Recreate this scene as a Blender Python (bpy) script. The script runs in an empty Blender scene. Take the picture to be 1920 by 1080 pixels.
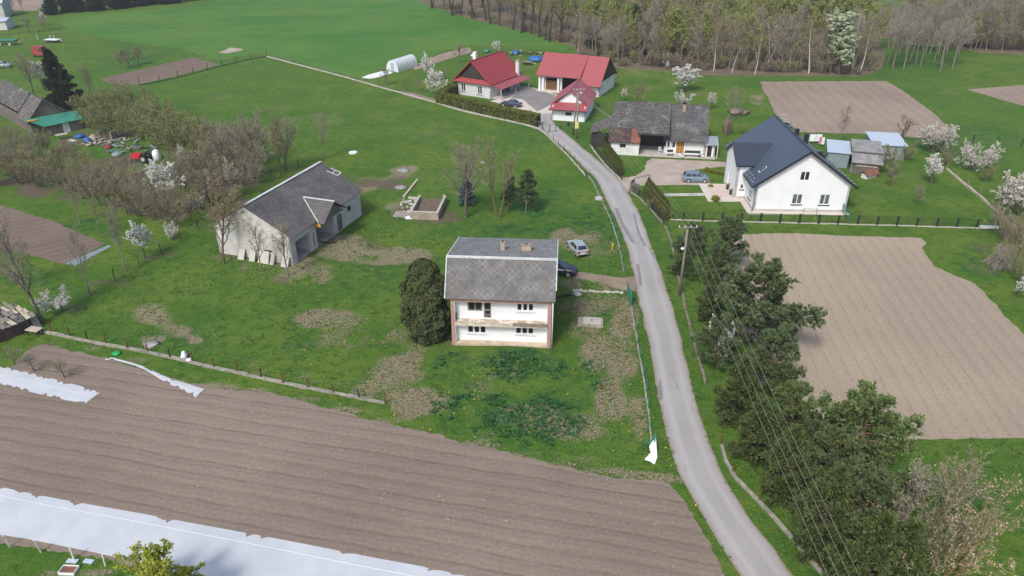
import bpy, math, random
import numpy as np
from math import sin, cos, radians, degrees, atan2, hypot, pi, sqrt
from mathutils import Vector, Matrix

scene = bpy.context.scene
COL = scene.collection

# ------------------------------------------------------------------ camera
CAM_H = 41.0; PITCH = radians(28.3); FOCAL = 1400.0
cam_data = bpy.data.cameras.new("drone_camera")
cam = bpy.data.objects.new("drone_camera", cam_data); COL.objects.link(cam)
cam.location = (0, 0, CAM_H); cam.rotation_euler = (pi/2 - PITCH, 0, 0)
cam_data.sensor_width = 36.0; cam_data.lens = 36.0*FOCAL/1920.0
cam_data.clip_start = 0.5; cam_data.clip_end = 6000
scene.camera = cam

# ------------------------------------------------------------------ sky, sun, exposure
SUN_EL = radians(48); SUN_TO = (-0.47, -0.88)          # where the sun stands: behind the drone, to its left
world = bpy.data.worlds.new("World"); scene.world = world; world.use_nodes = True
wn = world.node_tree; wn.nodes.clear()
sky = wn.nodes.new("ShaderNodeTexSky"); sky.sky_type = 'NISHITA'; sky.sun_disc = False
sky.sun_elevation = SUN_EL; sky.sun_rotation = atan2(SUN_TO[0], SUN_TO[1]); sky.dust_density = 3.0; sky.air_density = 1.0
wb = wn.nodes.new("ShaderNodeBackground"); wb.inputs[1].default_value = 0.15
wo = wn.nodes.new("ShaderNodeOutputWorld")
wn.links.new(sky.outputs[0], wb.inputs[0]); wn.links.new(wb.outputs[0], wo.inputs[0])
sun_d = bpy.data.lights.new("sun", 'SUN'); sun_d.energy = 2.2; sun_d.angle = radians(12); sun_d.color = (1.0, 0.955, 0.89)
sun = bpy.data.objects.new("sun", sun_d); COL.objects.link(sun)
_n = hypot(*SUN_TO)
sun.rotation_euler = Vector((-SUN_TO[0]/_n*cos(SUN_EL), -SUN_TO[1]/_n*cos(SUN_EL), -sin(SUN_EL))).to_track_quat('-Z', 'Y').to_euler()
sun.location = (0, 0, 200)
scene.view_settings.view_transform = 'Standard'; scene.view_settings.look = 'None'
scene.view_settings.exposure = 0.32; scene.view_settings.gamma = 1.0
scene.cycles.max_bounces = 5; scene.cycles.diffuse_bounces = 3; scene.cycles.transparent_max_bounces = 6

# ------------------------------------------------------------------ survey: photo rows and columns to metres on the ground
_c, _s = cos(PITCH), sin(PITCH)
def G(px, py, z=0.0):
    a = (px-960)/FOCAL; k = (540-py)/FOCAL
    t = (z-CAM_H)/(-_s+k*_c)
    return Vector((a*t, (_c+k*_s)*t, z))
def HZ(p, py):                       # height of the point above p that shows in row py
    k = (540-py)/FOCAL
    return CAM_H + p[1]*(k*_c-_s)/(_c+k*_s)

# ------------------------------------------------------------------ tagging
def tag(o, label=None, cat=None, group=None, kind=None):
    if label: o['label'] = label
    if cat: o['category'] = cat
    if group: o['group'] = group
    if kind: o['kind'] = kind
    return o
def empty(name, loc=(0, 0, 0), label=None, cat=None, group=None):
    o = bpy.data.objects.new(name, None); COL.objects.link(o); o.location = loc
    o.empty_display_size = 0.3
    return tag(o, label, cat, group)
def copy_tree(o, parent=None):
    c = o.copy(); COL.objects.link(c); c.parent = parent
    for ch in list(o.children): copy_tree(ch, c)
    return c

# ------------------------------------------------------------------ materials
class NT:
    def __init__(s, name):
        s.m = bpy.data.materials.new(name); s.m.use_nodes = True
        s.t = s.m.node_tree; s.t.nodes.clear()
        s.out = s.n('OutputMaterial'); s.b = s.n('BsdfPrincipled')
        s.l(s.b.outputs[0], s.out.inputs[0])
    def n(s, k, **kw):
        x = s.t.nodes.new('ShaderNode'+k)
        for a, v in kw.items(): setattr(x, a, v)
        return x
    def l(s, a, b): s.t.links.new(a, b)
    def set(s, **kw):
        nm = dict(rough='Roughness', metal='Metallic', spec='Specular IOR Level', alpha='Alpha', trans='Transmission Weight', coat='Coat Weight')
        for k, v in kw.items(): s.b.inputs[nm[k]].default_value = v
        return s
    def coord(s, kind='Object', rot=0, scale=(1, 1, 1)):
        tc = s.n('TexCoord'); mp = s.n('Mapping'); mp.inputs['Rotation'].default_value[2] = rot; mp.inputs['Scale'].default_value = scale
        s.l(tc.outputs[kind], mp.inputs[0]); return mp.outputs[0]
    def noise(s, vec, scale, detail=4, rough=.55, dist=0):
        x = s.n('TexNoise'); x.inputs['Scale'].default_value = scale; x.inputs['Detail'].default_value = detail
        x.inputs['Roughness'].default_value = rough; x.inputs['Distortion'].default_value = dist
        if vec: s.l(vec, x.inputs['Vector'])
        return x.outputs['Fac']
    def ramp(s, fac, stops):
        r = s.n('ValToRGB'); e = r.color_ramp.elements
        while len(e) < len(stops): e.new(0.5)
        for i, (p, c) in enumerate(stops):
            e[i].position = p; e[i].color = (*c, 1) if len(c) == 3 else c
        s.l(fac, r.inputs[0]); return r.outputs[0]
    def rng(s, v, a, b, c=0, d=1):
        x = s.n('MapRange'); x.interpolation_type = 'SMOOTHSTEP'
        for i, q in enumerate((a, b, c, d)): x.inputs[i+1].default_value = q
        s.l(v, x.inputs[0]); return x.outputs[0]
    def math(s, op, a, b=0.5):
        x = s.n('Math'); x.operation = op
        for i, q in enumerate((a, b)):
            if hasattr(q, 'links'): s.l(q, x.inputs[i])
            else: x.inputs[i].default_value = q
        return x.outputs[0]
    def mix(s, f, a, b, mode='MIX'):
        x = s.n('Mix'); x.data_type = 'RGBA'; x.blend_type = mode
        for sock, q in ((x.inputs[0], f), (x.inputs[6], a), (x.inputs[7], b)):
            if hasattr(q, 'links'): s.l(q, sock)
            elif isinstance(q, (int, float)): sock.default_value = q
            else: sock.default_value = (*q, 1)
        return x.outputs[2]
    def attr(s, name):
        x = s.n('Attribute'); x.attribute_name = name; return x.outputs['Fac']
    def color(s, c):
        if hasattr(c, 'links'): s.l(c, s.b.inputs['Base Color'])
        else: s.b.inputs['Base Color'].default_value = (*c, 1)
        return s
    def bump(s, h, strength=.5, dist=.05):
        x = s.n('Bump'); x.inputs['Strength'].default_value = strength; x.inputs['Distance'].default_value = dist
        s.l(h, x.inputs['Height']); s.l(x.outputs[0], s.b.inputs['Normal']); return s

def k3(c, f): return tuple(min(1, x*f) for x in c)
def mat(name, c, var=.18, scale=1.5, rough=.85, metal=0, spec=.25, bump=.15, bscale=12, c2=None, kind='Object'):
    t = NT(name); v = t.coord(kind)
    n = t.noise(v, scale, 5, .6)
    t.color(t.ramp(n, [(.3, k3(c, 1-var)), (.7, c2 or k3(c, 1+var))])); t.set(rough=rough, metal=metal, spec=spec)
    if bump: t.bump(t.noise(v, bscale, 4), bump, .03)
    return t.m
def leafmat(name, c, c2, scale=.7, rough=.7, trans=0.0):
    t = NT(name); v = t.coord()
    n = t.noise(v, scale, 3, .6); f = t.noise(v, 9, 2)
    base = t.ramp(n, [(.3, c), (.7, c2)])
    t.color(t.mix(f, t.mix(.55, base, k3(c, .55)), t.mix(.3, base, k3(c2, 1.4)))); t.set(rough=rough, spec=.2)
    return t.m
def brickmat(name, c1, c2, mortar, bw, bh, ms=.012, off=.5, var=.3, bump=.4, rough=.85, rot=0, nscale=.8, moss=None):
    t = NT(name); v = t.coord('UV', rot)
    b = t.n('TexBrick'); b.offset = off; b.inputs['Scale'].default_value = 1
    b.inputs['Brick Width'].default_value = bw; b.inputs['Row Height'].default_value = bh; b.inputs['Mortar Size'].default_value = ms
    b.inputs['Color1'].default_value = (*c1, 1); b.inputs['Color2'].default_value = (*c2, 1); b.inputs['Mortar'].default_value = (*mortar, 1)
    t.l(v, b.inputs['Vector'])
    n = t.noise(v, nscale, 6, .65)
    col = t.mix(1, b.outputs['Color'], t.ramp(n, [(.25, (1-var,)*3), (.75, (1+var*.4,)*3)]), 'MULTIPLY')
    if moss:
        col = t.mix(t.rng(t.noise(v, .45, 5, .7), .5, .68), col, moss)
        col = t.mix(t.rng(t.noise(v, 3.2, 4, .7), .6, .68), col, k3(moss, 1.6))
    t.color(col).set(rough=rough, spec=.25); t.bump(t.math('SUBTRACT', 1.0, b.outputs['Fac']), bump, .02)
    return t.m
def stripemat(name, c, dark, period, axis='U', rough=.5, metal=0, spec=.35, bump=.5, var=.15, sharp=(.0, .18), nscale=.6):
    t = NT(name); tc = t.n('TexCoord'); sp = t.n('SeparateXYZ'); t.l(tc.outputs['UV'], sp.inputs[0])
    u = sp.outputs[0 if axis == 'U' else 1]
    fr = t.math('FRACT', t.math('DIVIDE', u, period))
    tri = t.math('ABSOLUTE', t.math('SUBTRACT', fr, .5))      # .5 at joint
    j = t.rng(tri, .5-sharp[1], .5-sharp[0])
    n = t.noise(tc.outputs['UV'], nscale, 6, .65)
    col = t.ramp(n, [(.25, k3(c, 1-var)), (.75, k3(c, 1+var))])
    t.color(t.mix(j, col, dark)).set(rough=rough, metal=metal, spec=spec)
    t.bump(t.math('SUBTRACT', 1.0, j), bump, .03); return t.m

MT = {}
MT['plaster'] = mat('white_plaster', (.74, .76, .78), var=.05, scale=.6, rough=.9, bump=.05)
MT['plaster_old'] = mat('old_white_plaster', (.68, .69, .67), var=.14, scale=.5, rough=.9, c2=(.82, .83, .82))
MT['plaster_grey'] = mat('grey_plaster', (.55, .56, .56), var=.1, scale=.5)
MT['frame'] = mat('white_frame', (.82, .82, .82), var=.03, rough=.4, bump=0)
MT['frame_old'] = mat('weathered_frame', (.2, .18, .16), var=.4, scale=4)
MT['frame_grey'] = mat('pale_grey_frame', (.6, .64, .68), var=.08)
MT['glass'] = mat('dark_glass', (.012, .014, .017), var=.4, rough=.08, spec=.6, bump=0)
MT['glass_light'] = mat('curtained_glass', (.1, .13, .16), var=.6, scale=2, rough=.1, spec=.6, bump=0)
MT['glass_plum'] = mat('plum_glass', (.035, .016, .03), var=.4, rough=.15, spec=.5, bump=0)
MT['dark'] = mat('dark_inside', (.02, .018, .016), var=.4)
MT['black'] = mat('black_rubber', (.015, .015, .016), var=.2, rough=.8)
MT['concrete'] = mat('concrete', (.42, .40, .37), var=.16, scale=.8, c2=(.52, .49, .45))
MT['concrete_old'] = mat('mossy_concrete', (.24, .225, .19), var=.3, scale=1.6, c2=(.39, .365, .31))
MT['paving'] = mat('pale_paving', (.55, .50, .45), var=.08, scale=.6)
MT['paving_pink'] = mat('pinkish_paving', (.52, .43, .38), var=.08, scale=.6)
MT['wood'] = stripemat('grey_boards', (.15, .135, .12), (.03, .027, .024), .16, 'U', rough=.85, bump=.6, var=.35, sharp=(0, .1))
MT['wood_dark'] = stripemat('dark_boards', (.045, .038, .034), (.012, .01, .01), .18, 'U', rough=.85, bump=.5, var=.35, sharp=(0, .08))
MT['wood_brown'] = stripemat('brown_boards', (.15, .075, .03), (.05, .025, .012), .2, 'U', rough=.7, bump=.4, var=.3, sharp=(0, .06))
MT['wood_orange'] = mat('fresh_orange_boards', (.5, .26, .05), var=.2, scale=3)
MT['wood_pale'] = mat('pale_timber', (.45, .39, .3), var=.2, scale=3)
MT['wood_old'] = mat('weathered_timber', (.22, .195, .165), var=.3, scale=3)
MT['rust'] = mat('rusty_steel', (.14, .06, .03), var=.4, scale=6)
MT['steel'] = mat('galvanised_steel', (.42, .45, .47), var=.12, rough=.45, metal=.4)
MT['post_dark'] = mat('dark_post', (.03, .035, .032), var=.3, scale=4)
MT['post_green'] = mat('green_painted_post', (.03, .23, .16), var=.2, rough=.6)
MT['post_white'] = mat('whitewashed_post', (.6, .59, .55), var=.2, scale=4)
MT['mesh_green'] = mat('green_wire', (.035, .14, .1), var=.2, rough=.6)
MT['mesh_grey'] = mat('grey_wire', (.2, .21, .2), var=.2, rough=.6)
MT['white_pl'] = mat('white_plastic', (.74, .76, .78), var=.03, rough=.5, bump=0)
MT['brick'] = brickmat('red_brick', (.36, .17, .125), (.45, .25, .19), (.42, .37, .33), .25, .075, .012, var=.25)
MT['chimney'] = brickmat('tan_chimney', (.48, .36, .24), (.55, .42, .3), (.4, .33, .26), .25, .075, .01, var=.25)
MT['roof_corr'] = mat('corrugated_cement', (.24, .245, .25), var=.3, scale=1.1, rough=.9, c2=(.33, .33, .33))
def slatemat():
    t = NT('grey_slates'); v = t.coord('UV', pi/4); b = t.n('TexBrick'); b.offset = 0
    for k, q in (('Scale', 1), ('Brick Width', .42), ('Row Height', .42), ('Mortar Size', .018)): b.inputs[k].default_value = q
    for k, q in (('Color1', (.125, .125, .132, 1)), ('Color2', (.17, .167, .172, 1)), ('Mortar', (.4, .4, .4, 1))): b.inputs[k].default_value = q
    t.l(v, b.inputs['Vector']); n = t.noise(v, .45, 6, .65); n2 = t.noise(v, .9, 4, .7)
    lichen = t.rng(t.noise(t.coord('UV'), .3, 5, .65), .5, .7, 0, .55)
    col = t.mix(t.math('MULTIPLY', b.outputs['Fac'], t.rng(n2, .46, .62, .08, 1)), b.outputs['Color'], (.30, .30, .29)); col = t.mix(t.math('MULTIPLY', b.outputs['Fac'], t.rng(n2, .46, .62, 1, .0)), col, (.14, .138, .143))
    col = t.mix(1, col, t.ramp(n, [(.25, (.74,)*3), (.75, (1.12,)*3)]), 'MULTIPLY'); col = t.mix(lichen, col, (.16, .135, .095))
    t.color(col).set(rough=.85, spec=.25); t.bump(t.math('SUBTRACT', 1.0, b.outputs['Fac']), .25, .02); return t.m
MT['slate'] = slatemat()
MT['barn_roof'] = brickmat('dark_felt_slates', (.105, .1, .104), (.14, .132, .134), (.07, .066, .068), .9, .42, .02, var=.38, bump=.35, nscale=.35, moss=(.15, .138, .125))
MT['white_trim'] = mat('white_trim', (.56, .58, .58), var=.22, rough=.6)
MT['block'] = brickmat('whitewashed_blocks', (.66, .64, .61), (.53, .52, .51), (.5, .49, .47), .5, .22, .02, var=.3, bump=.5, nscale=.7)
MT['block_tan'] = brickmat('tan_blocks', (.42, .36, .26), (.33, .28, .21), (.36, .33, .28), .4, .2, .02, var=.35, bump=.5, nscale=.9)
MT['roof_blue'] = stripemat('anthracite_sheet', (.062, .08, .112), (.035, .046, .068), .35, 'V', rough=.38, spec=.5, bump=.5, var=.06, sharp=(0, .12))
MT['roof_tileblue'] = brickmat('anthracite_tile_sheet', (.055, .072, .105), (.062, .08, .115), (.022, .028, .044), .22, .35, .03, off=0, var=.1, bump=.9, rough=.35)
MT['trim_blue'] = mat('anthracite_trim', (.02, .026, .04), var=.1, rough=.4, bump=0)
MT['roof_red'] = stripemat('red_tile_sheet', (.31, .046, .048), (.18, .026, .028), .7, 'V', rough=.5, spec=.4, bump=.5, var=.08, sharp=(0, .14))
MT['roof_red2'] = stripemat('red_trapeze_sheet', (.31, .075, .085), (.21, .05, .057), .5, 'U', rough=.45, spec=.45, bump=.25, var=.07, sharp=(0, .1))
MT['roof_old'] = brickmat('mossy_grey_tiles', (.11, .107, .107), (.2, .19, .185), (.035, .033, .033), .5, .42, .06, var=.5, bump=.9, nscale=1.1, moss=(.2, .195, .175))
MT['roof_old2'] = brickmat('grey_cement_tiles', (.1, .1, .104), (.155, .155, .158), (.045, .045, .045), .5, .42, .05, var=.45, bump=.6, nscale=.5, moss=(.155, .155, .15))
MT['roof_brown'] = brickmat('brown_tiles', (.09, .06, .055), (.13, .08, .07), (.035, .025, .025), .34, .3, .03, var=.5, bump=.8, nscale=.8, moss=(.17, .13, .11))
MT['roof_salmon'] = brickmat('salmon_tiles', (.36, .16, .11), (.26, .11, .08), (.1, .05, .04), .34, .3, .03, var=.4, bump=.8, nscale=.9)
MT['roof_shingle'] = brickmat('weathered_shingles', (.24, .23, .21), (.13, .122, .115), (.045, .042, .04), .6, .45, .06, var=.45, bump=.8, nscale=.5)
MT['sheet_blue'] = mat('pale_blue_sheet', (.5, .58, .66), var=.06, rough=.4, metal=.2)
MT['sheet_grey'] = mat('grey_green_sheet', (.2, .26, .27), var=.12, rough=.5)
MT['green_roof'] = mat('green_sheet', (.03, .19, .13), var=.25, scale=.8, rough=.5, c2=(.06, .27, .2))
MT['plastic_blue'] = mat('blue_tarpaulin', (.03, .13, .38), var=.25, scale=3, rough=.45)
MT['red_paint'] = mat('red_paint', (.5, .02, .035), var=.12, rough=.4)
MT['red_faded'] = mat('faded_red_paint', (.27, .05, .055), var=.25, scale=2, rough=.6)
MT['green_pl'] = mat('green_plastic', (.02, .35, .1), var=.2, rough=.4)
MT['yellow'] = mat('yellow_paint', (.62, .45, .03), var=.15, rough=.5)
MT['yellow_pale'] = mat('pale_yellow_box', (.66, .52, .22), var=.1, rough=.5)
MT['stone'] = mat('pale_stone', (.45, .42, .38), var=.25, scale=3)
MT['soil_heap'] = mat('red_brown_heap', (.2, .1, .07), var=.35, scale=3, bump=.6, bscale=6)
MT['brush'] = mat('dry_brushwood', (.2, .16, .12), var=.35, scale=3)
MT['kerb_dark'] = mat('earth_stained_kerb', (.2, .18, .145), var=.3, scale=1.5)
MT['ash'] = mat('pale_ash', (.3, .29, .28), var=.3, scale=1.5)

# ------------------------------------------------------------------ mesh builder
class MB:
    def __init__(s, fr=None): s.v = []; s.f = []; s.fr = fr
    def P(s, p): return s.fr(*p) if s.fr else Vector(p)
    def poly(s, pts):
        i = len(s.v); s.v += [s.P(p) for p in pts]; s.f.append(tuple(range(i, i+len(pts))))
    def box(s, a, b):
        (x0, y0, z0), (x1, y1, z1) = a, b
        c = [(x0, y0, z0), (x1, y0, z0), (x1, y1, z0), (x0, y1, z0), (x0, y0, z1), (x1, y0, z1), (x1, y1, z1), (x0, y1, z1)]
        s.hexa(c)
    def hexa(s, c):
        i = len(s.v); s.v += [s.P(p) for p in c]
        for q in ((0, 3, 2, 1), (4, 5, 6, 7), (0, 1, 5, 4), (1, 2, 6, 5), (2, 3, 7, 6), (3, 0, 4, 7)): s.f.append(tuple(i+k for k in q))
    def prism(s, pts, off):                     # polygon moved along off
        n = len(pts); i = len(s.v); o = Vector(off)
        s.v += [s.P(p) for p in pts] + [s.P(Vector(p)+o) for p in pts]
        s.f.append(tuple(range(i+n-1, i-1, -1))); s.f.append(tuple(range(i+n, i+2*n)))
        for k in range(n): s.f.append((i+k, i+(k+1) % n, i+n+(k+1) % n, i+n+k))
    def slab(s, pts, th):                       # top face given, thickness below its plane
        w = [Vector(p) for p in pts]; nrm = (w[1]-w[0]).cross(w[2]-w[0]).normalized()
        if nrm.z < 0: nrm = -nrm
        s.prism(pts, -nrm*th)
    def bar(s, a, b, w, h=None):                # square bar between two points
        a = Vector(a); b = Vector(b); d = (b-a).normalized(); h = h or w
        u = d.cross(Vector((0, 0, 1))); u = u.normalized() if u.length > .05 else Vector((1, 0, 0)); t = d.cross(u).normalized()
        c = [p+u*sx*w/2+t*sy*h/2 for p in (a, b) for sx, sy in ((-1, -1), (1, -1), (1, 1), (-1, 1))]
        s.hexa(c)
    def tube(s, pts, r, n=8, r2=None, cap=True):
        pts = [Vector(p) for p in pts]; m = len(pts); i0 = len(s.v)
        for k, p in enumerate(pts):
            d = (pts[min(k+1, m-1)]-pts[max(k-1, 0)]).normalized()
            u = d.cross(Vector((0, 0, 1))); u = u.normalized() if u.length > .05 else Vector((1, 0, 0)); t = d.cross(u)
            rr = r if r2 is None else r+(r2-r)*k/(m-1)
            for j in range(n): s.v.append(s.P(p+(u*cos(2*pi*j/n)+t*sin(2*pi*j/n))*rr))
        for k in range(m-1):
            for j in range(n):
                a = i0+k*n+j; b = i0+k*n+(j+1) % n; s.f.append((a, b, b+n, a+n))
        if cap:
            s.f.append(tuple(range(i0+n-1, i0-1, -1))); s.f.append(tuple(range(i0+(m-1)*n, i0+m*n)))
    def wall(s, p0, p1, z0, z1, th=.3, holes=(), backface=True):  # p0->p1, outside on the right-hand side
        p0 = Vector((*p0, 0)); p1 = Vector((*p1, 0)); L = (p1-p0).length; d = (p1-p0)/L; n = Vector((d.y, -d.x, 0))
        us = sorted({0, L, *[q for h in holes for q in h[:2]]}); zs = sorted({z0, z1, *[q for h in holes for q in h[2:4]]})
        def pt(u, z, b): q = p0+d*u-n*(th if b else 0); return (q.x, q.y, z)
        for a, b in zip(us, us[1:]):
            for e, f in zip(zs, zs[1:]):
                um, zm = (a+b)/2, (e+f)/2
                if any(h[0] < um < h[1] and h[2] < zm < h[3] for h in holes): continue
                s.poly([pt(a, e, 0), pt(b, e, 0), pt(b, f, 0), pt(a, f, 0)])
                if backface: s.poly([pt(b, e, 1), pt(a, e, 1), pt(a, f, 1), pt(b, f, 1)])
        for h in holes:
            a, b, e, f = h[:4]
            s.poly([pt(a, e, 0), pt(a, f, 0), pt(a, f, 1), pt(a, e, 1)]); s.poly([pt(b, e, 1), pt(b, f, 1), pt(b, f, 0), pt(b, e, 0)])
            s.poly([pt(a, f, 0), pt(b, f, 0), pt(b, f, 1), pt(a, f, 1)]); s.poly([pt(a, e, 1), pt(b, e, 1), pt(b, e, 0), pt(a, e, 0)])
        s.poly([pt(0, z1, 0), pt(L, z1, 0), pt(L, z1, 1), pt(0, z1, 1)])
        s.poly([pt(0, z0, 1), pt(0, z0, 0), pt(0, z1, 0), pt(0, z1, 1)]); s.poly([pt(L, z0, 0), pt(L, z0, 1), pt(L, z1, 1), pt(L, z1, 0)])
    def ico(s, c, r, n=8, m=6, squash=1, jit=0, rng=None):
        i0 = len(s.v); c = Vector(c)
        for a in range(1, m):
            th = pi*a/m
            for b in range(n):
                q = 1+(rng.uniform(-jit, jit) if rng else 0)
                s.v.append(s.P(c+Vector((sin(th)*cos(2*pi*b/n)*r*q, sin(th)*sin(2*pi*b/n)*r*q, cos(th)*r*squash*q))))
        s.v += [s.P(c+Vector((0, 0, r*squash))), s.P(c-Vector((0, 0, r*squash)))]
        t, bt = len(s.v)-2, len(s.v)-1
        for b in range(n):
            s.f.append((t, i0+b, i0+(b+1) % n)); s.f.append((bt, i0+(m-2)*n+(b+1) % n, i0+(m-2)*n+b))
            for a in range(m-2):
                p = i0+a*n+b; q = i0+a*n+(b+1) % n; s.f.append((p, p+n, q+n, q))
    def mesh(s, name, material, origin=None, smooth=False):
        o = Vector(origin) if origin is not None else Vector((0, 0, 0))
        me = bpy.data.meshes.new(name); me.from_pydata([tuple(p-o) for p in s.v], [], s.f)
        me.materials.append(material)
        uv = me.uv_layers.new(name='UVMap'); data = np.zeros(len(me.loops)*2, dtype=np.float32)
        for p in me.polygons:
            n = p.normal
            t = Vector((1, 0, 0)) if abs(n.z) > .995 else Vector((-n.y, n.x, 0)).normalized()
            b = n.cross(t)
            for li in p.loop_indices:
                q = s.v[me.loops[li].vertex_index]; data[2*li] = q.dot(t); data[2*li+1] = q.dot(b)
        uv.data.foreach_set('uv', data)
        if smooth: me.polygons.foreach_set('use_smooth', [True]*len(me.polygons))
        me.update(); return me
    def build(s, name, material, parent=None, smooth=False, origin=None):
        o3 = None
        if parent is not None:
            o3 = Vector(parent.location); q = parent.parent
            while q is not None: o3 = o3+Vector(q.location); q = q.parent
        elif origin is not None: o3 = Vector(origin)
        o = bpy.data.objects.new(name, s.mesh(name, material, o3, smooth)); COL.objects.link(o)
        if parent is not None: o.parent = parent
        elif o3 is not None: o.location = o3
        return o
def frame(o, ang):
    ca, sa = cos(ang), sin(ang); o = Vector(o)
    return lambda u, v, z: Vector((o.x+u*ca-v*sa, o.y+u*sa+v*ca, o.z+z))
def fr_px(a, b, ang=None):
    A = G(*a); B = G(*b); d = B-A
    an = atan2(d.y, d.x) if ang is None else radians(ang)
    return frame(A, an), hypot(d.x, d.y), A, an

def window(root, fr, p0, p1, hole, fm, gm, panes=2, bar=.07, deep=.1, sill=None, name='window', mull=None):
    """frame bars, pane and sill set in a hole of the wall p0->p1"""
    p0 = Vector((*p0, 0)); p1 = Vector((*p1, 0)); d = (p1-p0).normalized(); n = Vector((d.y, -d.x, 0))
    a, b, e, f = hole
    def pt(u, z, k): q = p0+d*u-n*k; return (q.x, q.y, z)
    def bx(mb, u0, u1, z0, z1, k0, k1):
        mb.hexa([pt(u0, z0, k0), pt(u1, z0, k0), pt(u1, z0, k1), pt(u0, z0, k1), pt(u0, z1, k0), pt(u1, z1, k0), pt(u1, z1, k1), pt(u0, z1, k1)])
    m = MB(fr); k0, k1 = deep-.05, deep+.03
    bx(m, a+.003, b-.003, e+.003, e+bar, k0, k1); bx(m, a+.003, b-.003, f-bar, f-.003, k0, k1)
    for i in range(panes+1):
        u = a+(b-a)*i/panes; mw = (mull or bar) if 0 < i < panes else bar; u = min(max(u, a+mw/2+.003), b-mw/2-.003)
        bx(m, u-mw/2, u+mw/2, e+bar, f-bar, k0+.002, k1-.002)
    w = m.build(name, fm, root)
    g = MB(fr); bx(g, a+.01, b-.01, e+.01, f-.01, deep-.005, deep+.015); g.build('pane', gm, w)
    if sill:
        sm = MB(fr); bx(sm, a-.08, b+.08, e-.12, e-.003, -.1, .0-.002); sm.build('sill', sill, w)
    return w

# ------------------------------------------------------------------ noise for numpy
def vnoise(x, y, scale, seed=0):
    r = np.random.RandomState(seed); T = r.rand(256, 256)
    x = np.asarray(x)/scale+1000; y = np.asarray(y)/scale+1000
    xi = np.floor(x).astype(int); yi = np.floor(y).astype(int); fx = x-xi; fy = y-yi
    fx = fx*fx*(3-2*fx); fy = fy*fy*(3-2*fy)
    g = lambda a, b: T[a % 256, b % 256]
    return (g(xi, yi)*(1-fx)+g(xi+1, yi)*fx)*(1-fy)+(g(xi, yi+1)*(1-fx)+g(xi+1, yi+1)*fx)*fy
def fbm(x, y, scale, seed=0, oct=4):
    t = 0; a = .5; s = 0
    for i in range(oct): t = t+a*vnoise(x, y, scale/2**i, seed+i); s += a; a *= .5
    return t/s
# ------------------------------------------------------------------ ground sheet
def inpoly(x, y, poly):
    r = np.zeros(x.shape, bool); n = len(poly)
    for i in range(n):
        x0, y0 = poly[i]; x1, y1 = poly[(i+1) % n]
        c = ((y0 > y) != (y1 > y)) & (x < (x1-x0)*(y-y0)/((y1-y0) or 1e-9)+x0); r ^= c
    return r
def axis(lo, hi, step, far_lo, far_hi, g=1.12):
    a = list(np.arange(lo, hi+1e-6, step)); s = step; p = hi; up = []
    while p < far_hi: s *= g; p += s; up.append(p)
    s = step; p = lo; dn = []
    while p > far_lo: s *= g; p -= s; dn.append(p)
    return np.array(dn[::-1]+a+up)
gx = axis(-75, 75, .5, -1500, 1500); gy = axis(33, 150, .5, -300, 2500)
XX, YY = np.meshgrid(gx, gy)
# every patch: centre and half-size in the survey picture, strength
DRY = [(615, 600, 62, 26, 1), (640, 640, 70, 30, .7), (745, 700, 55, 45, .9), (775, 750, 70, 35, 1), (700, 735, 40, 25, .7), (1115, 665, 45, 45, .85), (1150, 740, 40, 60, .85), (1090, 615, 40, 22, .8), (1165, 600, 30, 40, .7), (1170, 690, 35, 60, .8), (1200, 780, 25, 50, .8),
       (1080, 450, 55, 26, 1), (1130, 475, 50, 25, .7), (1120, 530, 85, 16, 1), (1000, 780, 80, 30, .5), (1100, 800, 70, 30, .6), (690, 345, 36, 20, .7), (755, 320, 40, 14, .9), (690, 332, 40, 10, .7), (770, 405, 45, 14, 1), (740, 400, 30, 20, .8), (640, 462, 50, 22, 1.6), (720, 478, 90, 16, 1.4), (560, 505, 60, 26, .8), (500, 490, 70, 22, .5),
       (300, 590, 40, 22, .6), (330, 625, 40, 14, .6), (310, 612, 25, 12, .8), (365, 637, 18, 8, 1), (285, 645, 22, 10, 1), (690, 700, 60, 40, .4), (960, 700, 60, 40, .35), (870, 640, 30, 12, .5), (760, 640, 60, 40, .45), (900, 740, 80, 40, .35), (1050, 730, 60, 40, .35), (400, 190, 60, 20, .3), (630, 130, 80, 20, .3), (800, 250, 80, 25, .35), (480, 280, 60, 60, .4),
       (1650, 380, 60, 20, .35), (1420, 180, 20, 15, .7), (1800, 175, 50, 12, .35), (1530, 60, 60, 20, .3), (1330, 165, 70, 30, .35), (1240, 150, 60, 25, .5), (1200, 130, 70, 20, .5), (540, 760, 300, 16, .25), (850, 815, 120, 14, .4), (1100, 862, 110, 12, .5), (1185, 540, 14, 10, 1), (600, 210, 90, 30, .35), (330, 255, 50, 30, .4), (900, 590, 40, 30, .3), (1090, 570, 60, 30, .6), (690, 640, 40, 20, .6), (480, 680, 50, 20, .5), (580, 705, 50, 16, .6), (990, 625, 20, 10, .4), (1370, 380, 30, 8, .3)]
DRY += [(40, 1052, 45, 14, .9), (100, 1072, 50, 14, .8), (185, 1072, 40, 10, .8), (20, 1076, 30, 12, .7)]+[(x, y-5, 46, 8, .85) for x, y in ((420, 730), (500, 736), (580, 755), (660, 777), (740, 795), (820, 815), (900, 836), (980, 853), (1060, 872), (1130, 890), (1200, 898), (1250, 903), (160, 662), (240, 684))]
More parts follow.
